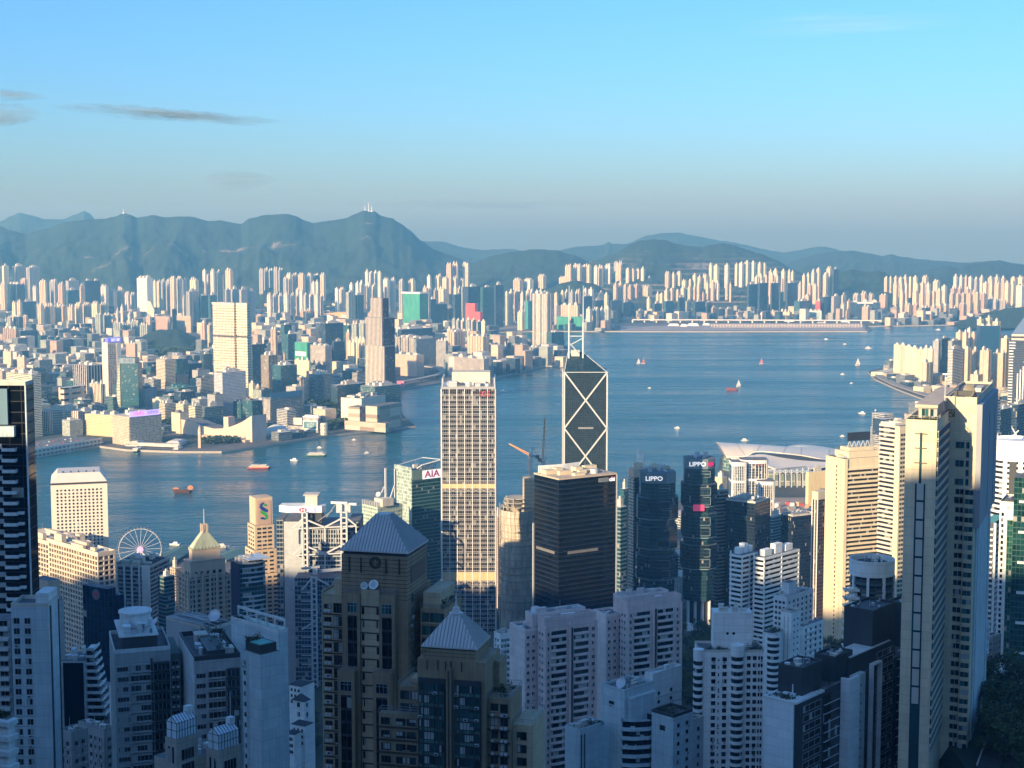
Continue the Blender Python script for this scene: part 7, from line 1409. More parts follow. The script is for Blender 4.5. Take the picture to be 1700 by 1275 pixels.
def grey_blocks():
 Y = 450; b = Bld('apartment_block','grey apartment block with window bays and a crowded roof, lower left','apartment block',Y,72,190,80); B = b.blk('wall',182,190,283,1086,M_GREYW); z = B.z1; k = B.d/93; u = lambda x: (x -190) *k; n = 14; zs = [z -5.4 -3.03*i for i in range(n)]
 b.wins(B,'R',[u(203)],zs,3.2,1.25,M_WIN,mull=3); bays(b,B,'R',u(216),u(249),zs,M_GREYW,1.6,.7); bays(b,B,'R',u(254),u(281),zs,M_CHAR,1.7,1.0,M_WIND); b.boxes('string_course',B,'R',[B.d*.6],[q -.75 for q in zs],B.d*.74,.16,.35,M_PALEG); m = MB(); m.box(B.x1,B.x1+.3,u(249.5) +B.y0,u(253) +B.y0,0,z -2); b.add('dark_slot',m,M_DARK)
 b.parapet(B,1.2,.25,M_PALEG); m = MB(); m.box(B.x0+1,B.x1 -1.4,B.y0+2.5,B.y0+B.d*.78,z,z+4.4); b.add('penthouse',m,plain('penthouse_dark',(.06,.065,.07),.5)); P = Blk(B.x0+1,B.x1 -1,B.y0+1.5,B.y0+B.d*.8,0,z+4.5); m = MB(); m.box(P.x0,P.x1,P.y0,P.y1,z+4.4,z+4.75); b.add('penthouse_roof',m,M_PALEG); b.clutter(Blk(P.x0,P.x1,P.y0,P.y1,0,z+4.75),31,16,4,M_PALEG); b.dish(P.x1 -3,P.y0+7,z+4.7,1.4); b.dish(P.x1 -3,P.y0+11,z+7,1.1)
 c = b.px(231,1032,470); m = MB(); m.lathe([(4.6,z+5),(4.6,z+9)],20,(P.x0+B.w*.4,P.cy)); m.lathe([(5.0,z+9),(5.0,z+9.6),(.1,z+9.6)],20,(P.x0+B.w*.4,P.cy)); b.add('roof_drum',m,M_PALEG)
 m = MB(); w1 = Blk(B.x0+1,B.x1 -2.5,B.y1+.1,B.y1+3.2,0,z); m.box(w1.x0,w1.x1,w1.y0,w1.y1,0,z -2); b.add('recess_wall',m,plain('green_grey_wall',(.12,.15,.14),.8)); b.wins(w1,'R',[1.5],zs,1.8,1.2,M_WIND); b.boxes('cooling_unit',w1,'R',[.8,2.2],[q -.9 for q in zs],.8,.55,.5,M_STEEL)
 b = Bld('apartment_block','grey block with a pale blank end wall, left of the tall blank slab','apartment block',440,70,323,80); B = b.blk('wall',299,323,399,1098,M_GREYW); z = B.z1; m = MB(); m.box(B.x0,B.x1 -.3,B.y0 -.35,B.y0 -.02,0,z+.6); b.add('blank_end',m,M_PALEG); k = B.d/76; u = lambda x: (x -323) *k; zs = [z -5 -3.0*i for i in range(14)]; b.wins(B,'R',[u(333)],zs,2.5,1.2,M_WIND,mull=2); bays(b,B,'R',u(345),u(373),zs,M_GREYW,1.7,.7,M_WIND); bays(b,B,'R',u(376),u(397),zs,M_CHAR,1.7,.9,M_WIND); b.parapet(B,1.4,.3,M_DARK); m = MB(); m.box(B.x0+2,B.x1 -2,B.y0+4,B.y1 -4,z,z+2.2); b.add('roof_terrace',m,M_DARK); b.clutter(B,17,7,3)
 shrubs('dark green planting on the grey block with the blank end wall',b,B.x0+2,B.x1 -1,B.y0+B.d*.5,B.y1 -1,z+2.2,20,8)
 b = Bld('low_block','broad plain block with a roof full of pipes behind the grey flats','apartment block',500,40,345,80); B = b.blk('wall',276,347,386,1046,plain('plain_grey',(.40,.42,.43),.8),yb=None); z = B.z1; r = random.Random(7)
 for i in range(14): m = MB(); y = B.y0+B.d*(.05+.9*i/14); m.tube((B.x0+1,y,z+.6+r.random()),(B.x1 -1,y+r.uniform(-2,2),z+.6+r.random() *1.6),.22,n=6); m.box(B.x0+r.random() *B.w*.6,B.x0+B.w*.8,y,y+.3,z,z+1.2); b.add('roof_pipe',m,M_METAL)
 b.dish(B.x1 -4,B.y0+B.d*.6,z+1,2.2); b.parapet(B,.9)
 for i in range(3): m = MB(); x,y = B.x0+2+i*B.w*.4,B.y0+2; m.tube((x,y,z),(x+.8,y,z+6),.12,n=5); b.add('aerial',m,M_STEEL)
 b = Bld('apartment_tower','tall blank blue-grey slab with a terrace roof, lower left centre','apartment tower',425,45,432,80); B = b.blk('wall',402,432,466,1088,M_BLUEW); z = B.z1; m = MB(); m.box(B.x0+.6,B.x1 -.8,B.y0+.8,B.y1 -.8,z,z+2.6); b.add('terrace_room',m,M_DARK); m = MB(); m.box(B.x1 -5,B.x1 -.2,B.y0+.2,B.y0+4.5,z+2.7,z+3.0); b.add('terrace_canopy',m,M_TEALR); zs = [z -4 -3*i for i in range(16)]; b.wins(B,'F',[1.2],zs,.8,1.2,M_WIND,mull=0);
 for q in (2.0,2.8): m = MB(); x,y0 = B.x0+q+.1,B.y0 -.2; m.tube((x,y0,0),(x,y0,z -1),.07,n=5); b.add('drain_pipe',m,M_STEEL)
 shrubs('dark planting along the terrace of the tall blank slab',b,B.x0+.3,B.x0+3,B.y0+1,B.y1 -1,z+2.6,14,9)
 b = Bld('apartment_tower','pale block with a turquoise roof deck behind the tall blank slab','apartment tower',470,45,462,80); B = b.blk('wall',384,462,478,1052,M_BLUEW,rm=M_TEALR); z = B.z1; b.parapet(B,1.1,.3,M_PALEG); m = MB(); m.box(B.x0,B.x1,B.y1 -1.2,B.y1 -.8,z+3.4,z+4.2)
 for i in range(6): x = B.x0+.3+(B.w -.6) *i/5; m.box(x -.2,x+.2,B.y1 -1.2,B.y1 -.8,z,z+3.4)
 b.add('roof_frame',m,M_PALEG); shrubs('green planting on the turquoise roof deck',b,B.x0+1,B.x0+5,B.y0+1,B.y1 -3,z,22,4)
grey_blocks()
def cabins():
 b = Bld('apartment_tower','beige block with two white glazed rooftop cabins at bottom left','apartment tower',330,38,330,120); me_ = wall('beige_render',(.54,.47,.38))
 for i,(xl,xc,xr,yb,yt,ridge_) in enumerate(((274,293,329,1228,1202,1191),(342,363,400,1247,1222,1209))):
  B = b.blk('shaft',xl,xc,xr,yb,me_); z = B.z1; o = .35; c = Blk(B.x0+.4,B.x1 -.2,B.y0+.2,B.y1 -.4,z,b.px(xc,yt).z); m = MB(); m.box(c.x0,c.x1,c.y0,c.y1,z,c.z1); zr = c.z1+1.4
  m.face([(c.x1,c.y0,c.z1),(c.x1,c.y1,c.z1),(c.cx,c.y1,zr),(c.cx,c.y0,zr)]); m.face([(c.x0,c.y1,c.z1),(c.x0,c.y0,c.z1),(c.cx,c.y0,zr),(c.cx,c.y1,zr)]); m.face([(c.x0,c.y0,c.z1),(c.x1,c.y0,c.z1),(c.cx,c.y0,zr)]); m.face([(c.x1,c.y1,c.z1),(c.x0,c.y1,c.z1),(c.cx,c.y1,zr)]); b.add('glazed_cabin',m,plain('white_glazing',(.72,.80,.84),.3,var=.06)); n = 7
  for j in range(n+1): y = c.y0+c.d*j/n; b.beams('glazing_bar',[((c.x1+.05,y,c.z1),(c.cx,y,zr+.06)),((c.x1+.05,y,z),(c.x1+.05,y,c.z1))],.1,M_DARK)
  b.beams('glazing_bar',[((c.x1+.06,c.y0,(z+c.z1) /2),(c.x1+.06,c.y1,(z+c.z1) /2)),((c.x1+.06,c.y0,c.z1),(c.x1+.06,c.y1,c.z1)),((c.x0,c.y0 -.06,(z+c.z1) /2),(c.x1,c.y0 -.06,(z+c.z1) /2)),((c.cx,c.y0 -.06,z),(c.cx,c.y0 -.06,zr)),((c.x0,c.y0 -.06,c.z1),(c.x1,c.y0 -.06,c.z1))],.09,M_DARK)
  m = MB(); m.box(c.cx -.7,c.cx+.7,c.y1 -1.5,c.y1,zr -.3,zr+1.2); m.tube((c.cx,c.y1 -.7,zr+1.2),(c.cx,c.y1 -.7,zr+(2.5 if i == 0 else 7)),.07,n=5); b.add('vent_stack',m,M_PALEG); b.wins(B,'F',[B.w*.35,B.w*.7],[z -5.5 -6*j for j in range(4)],.6,3.6,M_WIN,mull=0); b.wins(B,'R',[B.d*.5],[z -5 -3.2*j for j in range(6)],3.4,2.3,M_WIND,mull=3)
 B = b.blk('link_block',256,300,372,1268,me_,338); b.clutter(B,3,6,1.6)
cabins()
def seams(b,P0,P1,z0,z1,n,mat,part='roof_seam'):
 for i in range(4):
  a0,a1 = Vector((*P0[i],z0)),Vector((*P0[(i+1) % 4],z0)); c0,c1 = Vector((*P1[i],z1)),Vector((*P1[(i+1) % 4],z1)); m = MB()
  for k in range(1,n):
   t = k/n; p = a0.lerp(a1,t); L = (c1 -c0).length; tt = t*(a1 -a0).length -((a1 -a0).length -L) /2
   if 0 <= tt <= L: q = c0.lerp(c1,tt/L)
   else:
    f = (t*(a1 -a0).length) /(((a1 -a0).length -L) /2) if tt < 0 else ((1 -t) *(a1 -a0).length) /(((a1 -a0).length -L) /2); e0,e1 = (a0,c0) if tt < 0 else (a1,c1); q = e0.lerp(e1,f)
   m.beam(p,q,.12,.16)
  b.add(part,m,mat)
M_PYR = plain('seamed_metal_roof',(.60,.57,.53),.45,metal=.1,var=.07,scale=.3); M_SEAM = plain('roof_seam_grey',(.30,.295,.29),.5)
def pyramid(b,B,ov,z0,apx,top,n):
 o = ov; P0 = [(B.x0 -o,B.y0 -o),(B.x1+o,B.y0 -o),(B.x1+o,B.y1+o),(B.x0 -o,B.y1+o)]; P1 = [(B.cx -apx,B.cy -apx),(B.cx+apx,B.cy -apx),(B.cx+apx,B.cy+apx),(B.cx -apx,B.cy+apx)]; m = MB(); m.frustum(P0,P1,z0,top); m.box(B.x0 -o,B.x1+o,B.y0 -o,B.y1+o,z0 -.25,z0 -.01); b.add('pyramid_roof',m,M_PYR); seams(b,P0,P1,z0+.05,top+.05,n,M_SEAM); m = MB(); m.box(B.x0+.4,B.x1 -.4,B.y0+.4,B.y1 -.4,z0 -1.2,z0 -.26); b.add('eave_recess',m,M_DARK)
def brown_rear():
 Y = 345; b = Bld('apartment_tower','rear brown stone tower with a big grey pyramid roof and emblem','apartment tower',Y,14,672,100); s = Y/FPX; U = b.blk('upper_block',567,676,706,925,M_BROWN,d=15); z = U.z1; pyramid(b,U,.35,z+1.0,1.6,b.px(638,855,Y+7).z,22); X = lambda x: b.px(x,1000).x; Z = lambda y: b.px(620,y).z; zb = Z(985)
 for i in range(11): m = MB(); zz = z -.9*(i+1); m.box(U.x0 -.06,U.x1+.06,U.y0 -.06,U.y1,zz,zz+.1); b.add('stone_course',m,M_BROWND)
 m = MB(); c = ((X(619)),Z(937));
 for r_ in (1.3,1.05): m.lathe([(r_ -.1,-.16),(r_ -.1,.1),(r_+.1,.1),(r_+.1,-.16)],28)
 o = m.build('round_emblem',M_BROWND,b.t,loc=(c[0],U.y0 -.05,c[1])); o.rotation_euler = (R(90),0,0); m = MB(); y = U.y0 -.12
 for a in range(4): t = a*math.pi/2; m.beam((c[0] +.95*math.cos(t),y,c[1] +.95*math.sin(t)),(c[0] +.95*math.cos(t+math.pi/2),y,c[1] +.95*math.sin(t+math.pi/2)),.12); m.beam((c[0] +.95*math.cos(t+.78),y,c[1] +.95*math.sin(t+.78)),(c[0] +.3*math.cos(t+.78),y,c[1] +.3*math.sin(t+.78)),.1)
 b.add('emblem_bars',m,M_BROWND)
 for q in (.12,.3,.68,.88): m = MB(); x = U.x0+U.w*q; m.box(x -.12,x+.12,U.y0 -.35,U.y0 -.02,z -4,z -.6); b.add('bracket',m,M_BROWND)
 m = MB(); m.box(U.x1+.02,U.x1+.15,U.y0+2.5,U.y1 -2,z -6.5,z -3); b.add('side_opening',m,M_DARK); b.wins(Blk(U.x0,U.x1,U.y0,U.y1,0,z),'R',[3.5],[z -11 -3.05*i for i in range(16)],1.6,2.0,M_WINT)
 Bk = b.blk('main_body',567,676,700,990,M_BROWN,Y,d=18); rows = [Z(1022) -3.03*i for i in range(14)]
 # left wing
 Lw = Blk(X(521),X(566),U.y0+.5,U.y1,0,Z(994)); m = MB(); m.box(Lw.x0,Lw.x1,Lw.y0,Lw.y1,0,Lw.z1); m.box(X(541),X(566),Lw.y0+.3,Lw.y1,Lw.z1,Lw.z1+3.4); b.add('left_wing',m,M_BROWNL); zl = [Z(1025) -3.03*i for i in range(14)]; b.wins(Lw,'F',[(549 -521) *s],zl,2.2,2.1,M_WIN,M_BROWND,mull=2,transom=True); b.wins(Lw,'F',[(530 -521) *s],[q+.9 for q in zl],1.6,.9,M_WIND,M_BROWND,mull=2); b.boxes('cooling_unit',Lw,'F',[(526.5 -521) *s,(533 -521) *s],zl,.7,.55,.5,M_STEEL); b.boxes('ledge',Lw,'F',[Lw.w/2],[q -.55 for q in zl],Lw.w,.22,.3,M_BROWND); m = MB(); m.box(Lw.x0 -.25,Lw.x0,Lw.y0 -.2,Lw.y1,0,Lw.z1+.5); b.add('edge_fin',m,M_BROWNL)
 # bays with dark glazed strips, stepping out lower down
 for x0,x1,lx0,lx1 in ((567,594,557,588),(629,657,621,653)):
  for part,a,c_,yt,out,ylo in (('upper_bay',x0,x1,988,1.6,None),('lower_bay',lx0,lx1,1114,3.2,None)):
   q = Blk(X(a),X(c_),U.y0 -out,U.y0 -.02,0,Z(yt)); m = MB(); m.box(q.x0,q.x1,q.y0,q.y1,0,q.z1); b.add(part,m,M_BROWN); mw = (q.x1 -q.x0) *.62; x = q.cx; z1,z0 = (q.z1 -5.0,Z(1114) +.6) if part == 'upper_bay' else (q.z1 -5.6,0); m = MB(); m.box(x -mw/2,x+mw/2,q.y0 -.06,q.y0+.05,z0,z1); o = b.add('glazed_strip',m,F('brown_strip_glass',(.04,.035,.035),(.008,.01,.014),3.03,1.4,.88,.8,.04,groughness=.05)); b.wins(q,'F',[q.w/2],[q.z1 -(4.2 if part == 'upper_bay' else 4.6)],mw,2.1,M_WINT if part == 'upper_bay' else M_WIND,M_FRAME,mull=2,transom=True); b.rail(q,1.0)
 Cn = Blk(X(594.5),X(628.5),U.y0 -.9,U.y0,0,Z(981)); m = MB(); m.box(Cn.x0,Cn.x1,Cn.y0,Cn.y1,0,Cn.z1); b.add('centre_panel',m,M_BROWNL); b.boxes('dark_joint',Cn,'F',[Cn.w/2],[q+1.6 for q in rows],Cn.w,.3,.1,M_BROWND); b.wins(Cn,'F',[Cn.w*.12,Cn.w*.9],rows,.5,1.5,M_WIND,M_BROWND,mull=0);
 b.dish(X(600),Cn.y0+.4,Z(981),.85,az=195,el=18,mat=M_WALLW); b.dish(X(617),Cn.y0+.5,Z(981),1.15,az=180,el=32,mat=M_WALLW)
 Rw = Blk(X(690),X(733),U.y0+4,U.y1+3,0,Z(1016)); m = MB(); m.box(Rw.x0,Rw.x1,Rw.y0,Rw.y1,0,Rw.z1); b.add('right_wing',m,M_BROWN); m = MB(); m.box(Rw.x0+.5,Rw.x1 -1.2,Rw.y0+.6,Rw.y1 -1,Rw.z1,Rw.z1+3.6); b.add('wing_room',m,M_BROWNL); zr = [Rw.z1 -2.9 -3.03*i for i in range(10)]; b.wins(Rw,'F',[Rw.w*.22,Rw.w*.55,Rw.w*.85],zr,1.5,1.9,M_WINT,M_BROWND,mull=1); b.boxes('ledge',Rw,'F',[Rw.w/2],[q -.5 for q in zr],Rw.w,.2,.35,M_BROWNL); b.rail(Rw,1.0); shrubs('roof terrace planting on the rear brown tower',b,Rw.x0+3.6,Rw.x1 -.4,Rw.y0+.3,Rw.y1 -.5,Rw.z1,14,12)
 b.wins(Bk,'R',[2.5,6,9.5],[Z(1040) -3.03*i for i in range(12)],1.5,1.9,M_WIND,M_BROWND,mull=1)
brown_rear()
def brown_front():
 Y = 318; b = Bld('apartment_tower','front brown tower with a smaller pyramid roof, spire and tall glazed bays','apartment tower',Y,14,790,120); s = Y/FPX; U = b.blk('upper_block',702,790,809,1082,M_BROWN,d=10.5); z = U.z1; X = lambda x: b.px(x,1100).x; Z = lambda y: b.px(750,y).z; top = b.px(756,1022,Y+5).z; pyramid(b,U,.3,z+.6,1.35,top,16); m = MB(); c = (U.cx,U.cy)
 m.lathe([(1.5,top),(1.5,top+.3),(.9,top+.5),(.7,top+1.4),(.35,top+1.7),(.2,top+2.6),(.06,top+5.2)],12,c); b.add('spire',m,M_PYR); M1 = Blk(X(687),X(808),U.y0 -.7,U.y1+1,0,Z(1098)); m = MB(); m.box(M1.x0,M1.x1,M1.y0,M1.y1,0,M1.z1); b.add('main_body',m,M_BROWN)
 for q in (.1,.3,.45,.55,.75): m = MB(); x = U.x0+U.w*q; m.box(x -.1,x+.1,U.y0 -.9,U.y0 -.02,z -4.2,z -2.2); b.add('bracket',m,M_BROWND)
 for i in range(9): m = MB(); zz = z -.75*(i+1); m.box(U.x0 -.05,U.x1+.05,U.y0 -.05,U.y1,zz,zz+.08); b.add('stone_course',m,M_BROWND)
 zt = Z(1129); fh = 2.62
 for x0,x1 in ((690,737),(754,801)):
  q = Blk(X(x0),X(x1),M1.y0 -.5,M1.y0,0,zt); m = MB(); m.box(q.x0,q.x1,q.y0,q.y1,0,q.z1); b.add('glazed_bay',m,M_CHAR); W = q.w; cols = [(.10,.14),(.40,.36),(.66,.13),(.88,.17)]
  zz = [zt -fh*(i+1) +.1 for i in range(16)]
  for u,wf in cols: b.wins(q,'F',[W*u],zz,W*wf,1.5,M_WINT if wf < .2 else glassmat('bay_glass',(.04,.09,.10),.05,.6,.35),M_DARK,mull=1 if wf < .2 else 2); b.wins(q,'F',[W*u],[p -.78 for p in zz],W*wf,.62,glassmat('bay_spandrel',(.10,.20,.17),.12,.5,0),M_DARK,mull=1 if wf < .2 else 2,part='spandrel_glass')  # pale cells of the bay glass stand in for its reflections
 m = MB(); m.box(X(741),X(750),M1.y0 -1.1,M1.y0,0,M1.z1 -1.5); b.add('centre_pier',m,M_BROWN); b.boxes('dark_slot',M1,'F',[(X(745.5) -M1.x0)],[0],.35,M1.z1 -2,1.14,M_BROWND)
 L = Blk(X(648),X(687),M1.y0+1.5,M1.y1,0,Z(1150)); m = MB(); m.box(L.x0,L.x1,L.y0,L.y1,0,L.z1); b.add('left_wing',m,M_BROWN); b.rail(L,1.0); m = MB(); m.box(L.x0+2.6,L.x1 -.2,L.y0+.4,L.y0+5,L.z1,L.z1+1.7); b.add('terrace_room',m,M_BROWNL); zl = [L.z1 -2.7 -2.75*i for i in range(3)]; b.wins(L,'F',[L.w*.3,L.w*.78],zl,1.75,1.75,glassmat('bay_glass',(.04,.09,.10),.05,.6,.35),M_BROWND,mull=1)
 W2 = Blk(X(618),X(689),M1.y0 -.6,M1.y0+1.4,0,Z(1192)); m = MB(); m.box(W2.x0,W2.x1,W2.y0,W2.y1,0,W2.z1); b.add('lower_wing',m,M_BROWN); zl = [W2.z1 -2.35 -2.75*i for i in range(12)]; b.wins(W2,'F',[W2.w*.18,W2.w*.56,W2.w*.84],zl,2.0,1.35,M_WIN,M_BROWND,mull=2); b.boxes('ledge',W2,'F',[W2.w/2],[q -.6 for q in zl],W2.w,.25,.4,M_BROWND); b.rail(W2,1.0)
 Rw = Blk(X(809),X(848),M1.y0+2,M1.y1,0,Z(1160)); m = MB(); m.box(Rw.x0,Rw.x1,Rw.y0,Rw.y1,0,Rw.z1); b.add('right_wing',m,M_BROWN); b.rail(Rw,1.1); zl = [Rw.z1 -3.0 -2.75*i for i in range(10)]; b.wins(Rw,'F',[Rw.w*.28,Rw.w*.72],zl,1.5,1.8,M_WIN,M_BROWND,mull=1); b.boxes('cooling_unit',Rw,'F',[Rw.w*.2,Rw.w*.62,Rw.w*.8],[q -.75 for q in zl],.6,.5,.5,M_STEEL); b.boxes('ledge',Rw,'F',[Rw.w/2],[q -.95 for q in zl],Rw.w,.16,.6,M_BROWND)
 R2 = Blk(X(848.5),X(884),M1.y0+4,M1.y1+3,0,Z(1206)); m = MB(); m.box(R2.x0,R2.x1,R2.y0,R2.y1,0,R2.z1); b.add('outer_wing',m,M_BROWNL); zl = [R2.z1 -3.2 -2.75*i for i in range(7)]; b.wins(R2,'F',[R2.w*.45],zl,1.9,1.6,M_WIN,M_BROWND,mull=1); b.rail(R2,1.2); shrubs('terrace planting on the front brown tower',b,Rw.x0+.3,Rw.x1 -.3,Rw.y0+.3,Rw.y1 -.5,Rw.z1,10,5)
 m = MB(); m.box(X(800),X(818),U.y1 -4,U.y1+2,0,Z(1110)); b.add('rear_turret',m,M_BROWN)
brown_front()
def old_house():
 b = Bld('house','old white villa with a small dark hipped tower roof below the trussed bank','house',760,30,500,90); B = b.blk('tower',486,505,514,1165,M_WALLW); z = B.z1; m = MB(); m.frustum([(B.x0 -.6,B.y0 -.6),(B.x1+.6,B.y0 -.6),(B.x1+.6,B.y1+.6),(B.x0 -.6,B.y1+.6)],[(B.cx -.2,B.cy -.2),(B.cx+.2,B.cy -.2),(B.cx+.2,B.cy+.2),(B.cx -.2,B.cy+.2)],z,z+3.2); b.add('tower_roof',m,plain('dark_tiles',(.04,.045,.05),.6)); b.wins(B,'F',[B.w*.5],[z -3.2,z -8],1.6,2.2,M_WIND); b.wins(B,'R',[B.d*.5],[z -3.2,z -8],1.2,2.0,M_WIND)
 for xl,xc,xr,yt,Y in ((480,500,522,1140,800),(484,506,520,1206,752),(474,488,500,1220,745)):
  Q = b.blk('wing',xl,xc,xr,yt,M_WALLW,Y); b.wins(Q,'F',fr(3,.5,Q.w -.5),seq(Q.z1,3.2,3,0),1.1,1.5,M_WIND); m = MB(); m.frustum([(Q.x0 -.4,Q.y0 -.4),(Q.x1+.4,Q.y0 -.4),(Q.x1+.4,Q.y1+.4),(Q.x0 -.4,Q.y1+.4)],[(Q.x0+2,Q.cy -.3),(Q.x1 -2,Q.cy -.3),(Q.x1 -2,Q.cy+.3),(Q.x0+2,Q.cy+.3)],Q.z1,Q.z1+1.6); b.add('roof',m,plain('dark_tiles',(.04,.045,.05),.6))
old_house()
def pink_tower(label,Y,wing,main,pent,seed,dish=False):
 b = Bld('apartment_tower',label,'apartment tower',Y,62,wing[1],70,'pink twin apartment towers'); W = b.blk('side_wing',*wing,M_PINKW,Y); m = MB(); m.box(W.x0,W.x1 -.2,W.y0 -.4,W.y0 -.02,0,W.z1+.8); b.add('pale_end',m,M_PINKL); Mn = b.blk('main_block',*main,M_PINKW,Y -4); fh = 3.03; z = W.z1
 zs = [z -3.2 -fh*i for i in range(24)]; b.wins(W,'R',[W.d*.12,W.d*.42,W.d*.72],zs,1.3,1.35,M_WIN,M_FRAMEW,mull=1); b.wins(W,'F',[W.w*.35,W.w*.9],zs[::2],.7,.6,M_WIND,mull=0,part='vent'); z = Mn.z1; zs = [z -5.4 -fh*i for i in range(28)]; D = Mn.d
 b.wins(Mn,'R',[D*q for q in (.06,.20,.34,.62,.78,.94)],zs,1.35,1.45,M_WIN,M_FRAMEW,mull=1); mb = MB(); w = D*.30; P = [(-w/2,0)] +[(-w/2+w*i/10,-.5 -.9*math.sin(math.pi*i/10)) for i in range(11)] +[(w/2,0)]; mb.prism(P,0,1.0,0,0,True,True); me = mb.build('tmp',M_PINKL).data; kill(me); b.custom('bowed_balcony',Mn,'R',[D*.27,D*.70],[q -.75 for q in zs],me)
 mb = MB(); mb.box(-w*.46,w*.46,-.45,0,0,1.5); me = mb.build('tmp',M_WIN).data; kill(me); b.custom('balcony_glazing',Mn,'R',[D*.27,D*.70],[q+.3 for q in zs],me); b.boxes('pier',Mn,'R',[D*.475,D*.015,D*.985],[0],.9,z -1,.9,M_PINKW); m = MB(); m.box(Mn.x1+.02,Mn.x1+.5,Mn.y0+D*.50,Mn.y0+D*.535,0,z -3); b.add('dark_slot',m,M_DARK); b.boxes('cooling_unit',Mn,'R',[D*.13,D*.86],[q -.5 for q in zs],.7,.5,.5,M_STEEL)
 b.wins(Mn,'F',[Mn.w*.3,Mn.w*.7],zs,1.2,1.3,M_WIN,M_FRAMEW); b.parapet(Mn,2.4,.3,M_PINKW); b.parapet(W,1.0,.3,M_PINKL); P = b.blk('penthouse',*pent,M_PINKW,Y+6); b.parapet(P,1.3,.3,M_PINKL); b.clutter(P,seed,14,3,M_PINKL); b.clutter(Mn,seed+1,5,2.5,M_PINKL); b.clutter(W,seed+2,4,1.2,M_PALEG)
 if dish: b.dish(P.x1 -3,P.y0+3,P.z1,2.0); b.dish(P.x1 -3,P.y0+7,P.z1,1.5)
 return b
pink_tower('left one of two pink towers with bowed balconies, with a roof dish',640,(847,873,903,1049),(893,904,990,1036),(872,884,972,1024),3,True); pink_tower('right one of two pink towers with bowed balconies, standing higher',690,(985,1008,1038,1024),(1030,1041,1131,1006),(1018,1030,1110,994),7)
def plain_tower(name,label,Y,a,xl,xc,xr,yt,zb,wall,fh,wf,wr,win=None,frame=None,h=1.4,seed=1,nf=24,ww=1.3,cat='apartment tower',off=3.2,clut=9):
 b = Bld(name,label,cat,Y,a,xc,zb); B = b.blk('wall',xl,xc,xr,yt,wall); zs = [B.z1 -off -fh*i for i in range(nf)]
 if wf: b.wins(B,'F',fr(wf,.6,B.w -.6),zs,ww,h,win,frame)
 if wr: b.wins(B,'R',fr(wr,.6,B.d -.6),zs,ww,h,win,frame)
 b.parapet(B,1.1,.25,wall); b.clutter(B,seed,clut,2.6); return b,B
b,B = plain_tower('apartment_tower','white tower with green-tinted windows left of the pink towers',760,60,820,830,853,1056,60,M_WALLW,3.0,2,4,M_WINT,M_FRAMEW,seed=4); b.boxes('balcony',B,'R',[B.d*.5],[B.z1 -4.1 -3*i for i in range(24)],B.d*.9,.7,.8,M_WALLW)
def stepped_white():
 b = Bld('apartment_tower','stepped blue-white tower with zigzag balconies and a roof dish, bottom centre','apartment tower',500,45,1037,90); A = b.blk('upper_block',998,1037,1085,1150,M_BLUEW); z = A.z1; b.parapet(A,1.0,.25,M_BLUEW); b.clutter(Blk(A.x0+A.w*.4,A.x1,A.y0,A.y1,0,z),5,6,2); b.dish(A.x1 -3.4,A.y0+2.4,z+.3,1.9,az=180,el=30); b.wins(A,'F',[A.w*.45],[z -5],2.2,1.0,M_WIND,mull=0); m = MB(); m.box(A.x1+.05,A.x1+1.6,A.y0+1.5,A.y1 -.3,z -13,z -2); b.add('box_projection',m,M_BLUEW)
 T = b.blk('rear_tower',1070,1084,1132,1128,wall('pale_tile_wall',(.72,.77,.77),.1),520); b.parapet(T,2.0,.3,M_PALEG); b.clutter(T,8,7,3.5,M_PALEG); zs = [T.z1 -6 -3*i for i in range(14)]; b.wins(T,'R',[T.d*.2,T.d*.62],zs,1.1,1.1,M_WIND,mull=0); b.boxes('string_course',T,'R',[T.d/2],[q -.9 for q in zs],T.d,.12,.12,M_GREYW)
 L = b.blk('left_wing',938,962,1004,1216,M_BLUEW,490); L.o and b.parapet(L,1.0,.25,M_BLUEW); b.clutter(L,4,6,1.8); b.boxes('vertical_slot',L,'R',[L.d*.08,L.d*.2],[0],.6,L.z1 -1,.06,M_DARK); shrubs('red-brown and green planting on the stepped blue-white tower',b,L.x1 -3,L.x1 -.4,L.y1 -5,L.y1 -.5,L.z1,12,6)
 Rw = b.blk('right_wing',1082,1118,1150,1192,M_BLUEW,488); b.parapet(Rw,1.0,.25,M_DARK); zs = [Rw.z1 -3.6 -3*i for i in range(9)]; b.wins(Rw,'R',[Rw.d*.25,Rw.d*.7],zs,1.2,1.2,M_WIND,mull=0); b.wins(Rw,'F',[Rw.w*.5],[Rw.z1 -5],2.2,1.6,M_WIND,mull=0); shrubs('garden on the right wing roof of the stepped blue-white tower',b,Rw.x0+.6,Rw.x1 -.6,Rw.y0+.5,Rw.y1 -.5,Rw.z1,26,7)
 R2 = b.blk('outer_wing',1120,1132,1168,1205,wall('pale_tile_wall',(.72,.77,.77),.1),500); zs = [R2.z1 -3.6 -3*i for i in range(8)]; b.wins(R2,'R',[R2.d*.3,R2.d*.75],zs,1.0,1.3,M_WIND,mull=0); b.parapet(R2,.9)
 x0,x1 = A.x0+A.w*.25,Rw.x1 -.2; y = A.y0 -6
 for i in range(7):
  zz = L.z1 -1.5 -3*i; m = MB(); P = [(A.x1 -1,A.y0 -1.0),(A.x1+2.2,A.y0 -3.5),(A.x1+5.4,A.y0 -1.2),(A.x1+8.2,A.y0+3),(A.x1+8.2,A.y0+9),(A.x1 -1,A.y0+9)]; m.prism(P,zz,zz+1.05,0,0,True,True); b.add('zigzag_balcony',m,M_BLUEW); m = MB(); m.prism([(p+(-.5 if p > A.x1 else 0),q+.6) for p,q in P],zz+1.06,zz+2.98,0,0,False); b.add('balcony_glazing',m,M_WIND)
stepped_white()
